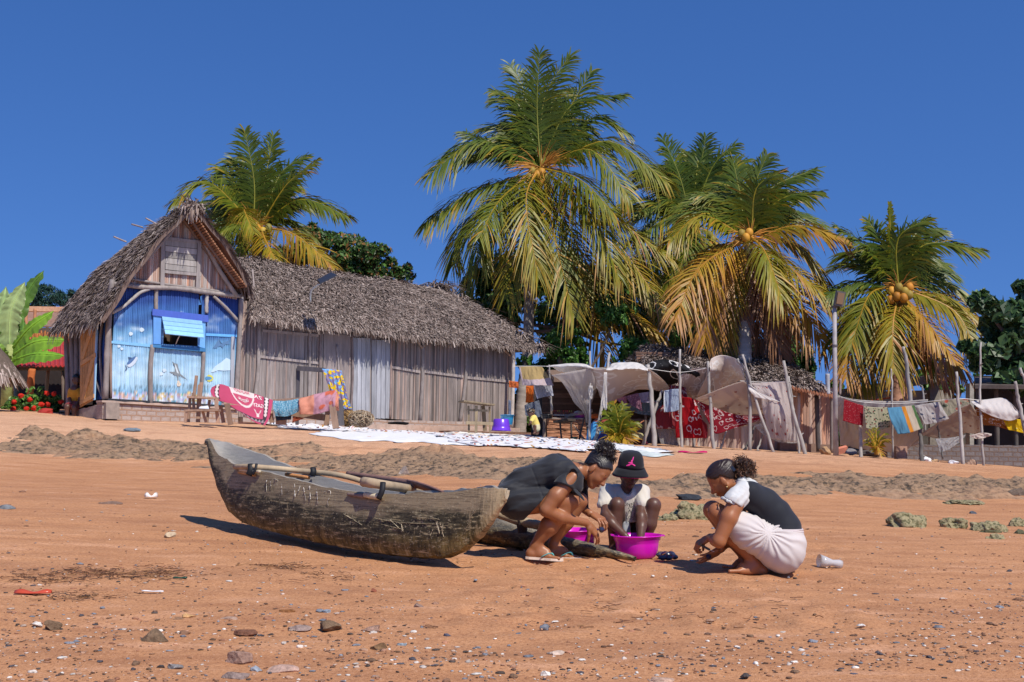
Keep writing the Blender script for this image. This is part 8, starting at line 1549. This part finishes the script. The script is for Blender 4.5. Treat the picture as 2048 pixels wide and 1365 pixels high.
def skf(q):
    o = w1.p(1524, 1062); v = q-o; r = np.linalg.norm(v[:, [0, 2]], axis=1); a = np.arctan2(v[:, 2], v[:, 0]); e = np.exp(-(r/.28)**2)*np.clip(r/.05, 0, 1); return (.0042*np.sin(a*19+5*vnoise(r*14, a*3, 4))*(.4+1.1*vnoise(a*4, r*3, 8))+.003*(vnoise(a*9, r*12, 11)-.5))*e+.0012*np.sin(q[:, 2]*90+q[:, 0]*60)*(1-e)
flesh('skirt', [w1.c((1566, 1062, -.05), (1568, 1088, -.07), 32, 38), w1.c((1566, 1062, .05), (1568, 1088, .07), 32, 38)]+HIP+[w1.c((1562, 1102, -.09), (1500, 1066, -.11), 37, 30), w1.c((1500, 1066, -.11), (1440, 1030, -.09), 30, 22), w1.c((1562, 1102, .09), (1500, 1064, .11), 37, 30), w1.c((1500, 1064, .11), (1430, 1024, .08), 30, 22), w1.c((1490, 1062, -.1), (1490, 1062, .1), 25, 25)], pk, W1, vox=.0045, k=.04, infl=.010, cuts=(cut(w1.p(1462, 1040), kd), lambda q: np.where(q[:, 0] > w1.p(1553, 1060)[0], q[:, 2]-w1.p(1560, 1058)[2], -1.)), disp=skf)
flesh('waistband', [w1.c((1562, 1061, -.05), (1567, 1068, -.06), 33.5, 36), w1.c((1562, 1061, .05), (1567, 1068, .06), 33.5, 36)], pk, W1, (.93, .86, .88), vox=.0045, k=.04, infl=.010, cuts=(cut(w1.p(1560, 1072), (0, 0, -1)), cut(w1.p(1560, 1056), (0, 0, 1))), disp=lambda q: .004*np.sin(q[:, 2]*420+q[:, 0]*40+2*vnoise(q[:, 0]*20, q[:, 1]*20, 2)))
wh_ = fabric('white_cotton_blouse', (.60, .60, .585), .85)
def puffd(q): return .0045*np.sin((q[:, 0]*.75-q[:, 2]*.8+q[:, 1]*.3)*120+5*vnoise(q[:, 0]*16, q[:, 1]*16, 5))*vnoise(q[:, 0]*14+3, q[:, 2]*14, 6)+.009*(fbm(q[:, 0]*26, q[:, 2]*26+q[:, 1]*20, 3, 8)-.5)
Rm_ = np.stack([A((.8, 0, -.6)), A((0, 1, 0)), A((.6, 0, .8))], 1)
flesh('blouse', [w1.c((1487, 984, -.12), (1468, 1003, -.165), 19, 19.5), ('e', w1.p(1484, 994, .15), A((25, 26, 22))*w1.m, Rm_, None, .02), w1.c((1492, 982, -.08), (1492, 982, .08), 16, 16), w1.c((1486, 969, -.03), (1500, 977, -.03), 14, 15), w1.c((1486, 969, .03), (1500, 977, .03), 14, 15), w1.c((1500, 978, -.05), (1508, 984, -.04), 17, 14)], wh_, W1, vox=.0045, k=.02, infl=.006, cuts=(cut(w1.p(1457, 1004), (-.5, 0, -.87)),), disp=puffd)
mb = MB(); V = []
for i in range(61):
    a = 2*math.pi*i/60; c0 = w1.p(1461, 1005, -.16); e1 = A((.87, 0, -.5)); e2 = A((0, 1, 0)); r = 19*w1.m; q = c0+(e1*math.cos(a)+e2*math.sin(a))*r; o = A((-.5, 0, -.87))*.020*(1+.35*math.sin(i*.8)); V.append([q-o*.3, q+o*.1+(e1*math.cos(a)+e2*math.sin(a))*.004*math.sin(i*2.3), q+o*.55+(e1*math.cos(a)+e2*math.sin(a))*.008*math.sin(i*1.3)])
mb.grid(np.array(V)); mb.build('ruffle', wh_, W1, smooth=True, thick=.003)
flesh('hair', [p for p in hp3[:2]]+[('c', T3_(-.30, 0, .15), T3_(-.36, 0, .22), .2*h3, .17*h3, None)], M['hair'], W1, (.026, .013, .009), vox=.0042, k=.02, infl=.002, cuts=(lambda q: hairline(T3_, h3, fr3, O3)(q)+.012,), disp=lambda q: -.38*np.clip(-hairline(T3_, h3, fr3, O3)(q), 0, .014)+.0018*np.sin(((q-O3)@fr3[2]+.4*((q-O3)@fr3[1]))*430+5*vnoise(q[:, 0]*30, q[:, 2]*30, 3)))
pc3 = w1.p(1484, 939); curls('hair_bun', W1, pc3, (.066, .06, .055), 800, .011, .05, .0018, (.035, .017, .010), cmix=(.13, .06, .03)); mb = MB(); v_, f_ = blob(.045, .045, .04, .25, 3, I3); mb.add(v_+pc3, f_, (.02, .012, .008)); mb.build('hair_bun_core', M['hair'], W1, smooth=True)
mb = MB(); q = w1.p(1465, 938, -.06); mb.beam(q+A((-.012, 0, .014)), q+A((.012, 0, -.014)), .02, .03, (0, -1, .2), (.01, .012, .02)); mb.build('hair_clip', M['plastic'], W1)
mb = MB(); mb.lathe(Vector(T3_(-.03, -.37 if (T3_(-.03, -.37, 0)[1] < T3_(-.03, .37, 0)[1]) else .37, -.20)), [(.004, 0), (.006, -.004), (.004, -.008)], 8, (.7, .5, .2)); mb.build('earring', M['plastic'], W1)
kn = empty('folding_knife', Vector(w1.p(1408, 1074, .05)), 'small black knife in the hand of the woman', 'knife'); mb = MB(); mb.beam(w1.p(1398, 1088, -.02), w1.p(1419, 1100, .0), .018, .014, (0, 0, 1), (.02, .02, .022)); mb.build('handle', M['plastic'], kn); mb = MB(); mb.beam(w1.p(1419, 1100, .0), w1.p(1428, 1104, .01), .012, .003, (0, 0, 1), (.5, .5, .5)); mb.build('blade', M['plastic'], kn)
tag(mussel(Vector(w1.p(1417, 1114, .02)), .9, .06).build('mussel', M['mussel'], smooth=True), 'mussel shell hanging open below the hand of the woman', 'mussel', 'mussels heaped beside the basin')
# ---------------------------------------------------------------- people in the background
s5 = Fig(hl(150, 800, .12).y); q0 = s5.p(148, 832); D1 = empty('person', Vector(q0), 'person in an orange yellow shirt sitting in the side doorway of the blue hut', 'person')
fr5 = frame((.5, -.8, -.2), (0, 0, 1)); hp5, T5 = head(s5.p(153, 760, .0), fr5, .25, s5.p(151, 776), .2)
flesh('body', hp5+[s5.c((150, 780), (148, 812, .1), 10, 10), s5.c((150, 812, 0), (135, 814, -.3), 7, 5.5), s5.c((156, 812, 0), (149, 816, -.3), 7, 5.5), s5.c((135, 814, -.3), (134, 834, -.3), 5.5, 3.5), s5.c((149, 816, -.3), (148, 836, -.3), 5.5, 3.5), s5.c((134, 835, -.3), (131, 837, -.45), 3.4, 2.5), s5.c((148, 837, -.3), (146, 839, -.45), 3.4, 2.5), s5.c((142, 782, 0), (139, 800, -.1), 4, 3.3), s5.c((139, 800, -.1), (146, 811, -.25), 3.3, 2.4), s5.c((158, 782, 0), (160, 800, -.1), 4, 3.3), s5.c((160, 800, -.1), (152, 811, -.25), 3.3, 2.4)], M['skin_dark'], D1, vox=.011, k=.03)
flesh('shirt', [s5.c((145, 783), (155, 783), 7.5, 7.5), s5.c((150, 786), (149, 806, .05), 10, 10), s5.c((142, 783, 0), (140, 793, -.05), 5, 5), s5.c((158, 783, 0), (160, 793, -.05), 5, 5)], fabric('mustard_cotton', (.62, .28, .03)), D1, vox=.011, k=.03, infl=.01)
flesh('shorts', [s5.c((150, 810, 0), (137, 813, -.25), 8, 7), s5.c((156, 811, 0), (150, 815, -.22), 8, 7)], fabric('dark_red_cotton', (.2, .03, .03)), D1, vox=.011, k=.03, infl=.01)
flesh('hair', hp5[:2], M['hair'], D1, (.015, .012, .012), vox=.011, k=.02, infl=.012, cuts=(lambda q: s5.p(150, 757)[2]-q[:, 2],))
s6 = Fig(27.2); q0 = s6.p(1068, 866); T1_ = empty('person', Vector(q0), 'small child in a yellow top bending forward on the step beside the bar', 'person'); fr6 = frame((-.7, -.4, -.55), (-.4, -.1, .9)); hp6, T6 = head(s6.p(1062, 827), fr6, .2, s6.p(1069, 836), .22)
flesh('body', hp6+[s6.c((1069, 838), (1073, 852, .05), 6, 6.5), s6.c((1070, 853, -.03), (1070, 866, -.03), 4, 2.6), s6.c((1075, 853, .05), (1075, 867, .05), 4, 2.6), s6.c((1065, 838, -.08), (1061, 846, -.15), 2.6, 2.0), s6.c((1061, 846, -.15), (1058, 850, -.15), 2.0, 1.6), s6.c((1070, 866, -.03), (1067, 867.5, -.08), 2.4, 1.8), s6.c((1075, 867, .05), (1072, 868.5, 0), 2.4, 1.8)], M['skin_dark'], T1_, vox=.008, k=.02)
flesh('top', [s6.c((1067, 837), (1072, 850, .03), 7, 7), s6.c((1066, 838, -.06), (1063, 842, -.1), 4, 3.6)], fabric('yellow_cotton', (.72, .58, .16)), T1_, vox=.008, k=.02, infl=.006); flesh('shorts', [s6.c((1072, 852, .03), (1073, 857, .03), 7.5, 7)], fabric('pale_cotton', (.6, .55, .35)), T1_, vox=.008, k=.02, infl=.005)
flesh('hair', hp6[:2], M['hair'], T1_, (.02, .014, .01), vox=.008, k=.02, infl=.006, cuts=(hairline(T6, .2, fr6, s6.p(1062, 827)),)); curls('hair_knots', T1_, s6.p(1062, 823), (.08, .08, .07), 30, .008, .03, .006, (.3, .2, .1))
s7 = Fig(27.0); q0 = s7.p(1198, 884); S1 = empty('person', Vector(q0), 'person in a bright blue wrap bending down behind the leaning pale pole', 'person'); fr7 = frame((.7, -.3, -.6), (.5, 0, .8)); hp7, T7 = head(s7.p(1222, 852), fr7, .23, s7.p(1214, 846), .2)
flesh('body', hp7+[s7.c((1213, 846), (1196, 850), 9, 10), s7.c((1196, 850), (1190, 862), 10, 12), s7.c((1192, 866, -.1), (1192, 884, -.1), 6, 4), s7.c((1198, 866, .1), (1200, 884, .1), 6, 4), s7.c((1214, 848, -.15), (1216, 862, -.2), 4, 3.4), s7.c((1216, 862, -.2), (1224, 872, -.15), 3.4, 2.4)], M['skin_dark'], S1, vox=.010, k=.03)
flesh('top', [s7.c((1213, 845), (1197, 849), 10, 11), s7.c((1214, 847, -.15), (1216, 856, -.18), 5, 4.6)], fabric('rust_red_cotton', (.28, .06, .035)), S1, vox=.010, k=.03, infl=.01)
flesh('wrap', [s7.c((1196, 852), (1192, 862), 12, 14), s7.c((1192, 862), (1190, 878), 15, 16), s7.c((1200, 864), (1202, 878), 10, 12)], fabric('bright_blue_cotton', (.06, .30, .60)), S1, vox=.010, k=.04, infl=.012, disp=folds((0, 0, 1), 40, .008, 6, 3), cuts=(cut(s7.p(1195, 884), (0, 0, -1)),))
mb = MB(); q = s7.p(1209, 874, -.25); v_, f_ = blob(.12, .08, .12, .3, 2, I3); mb.add(v_+q, f_, (1, 1, 1)); mb.build('printed_cloth', printmat('navy_red_print', (.05, .06, .22), [(.5, .08, .05), (.6, .6, .65), (.3, .05, .1)], 14, (.3, .4), trans=0), S1, smooth=True)
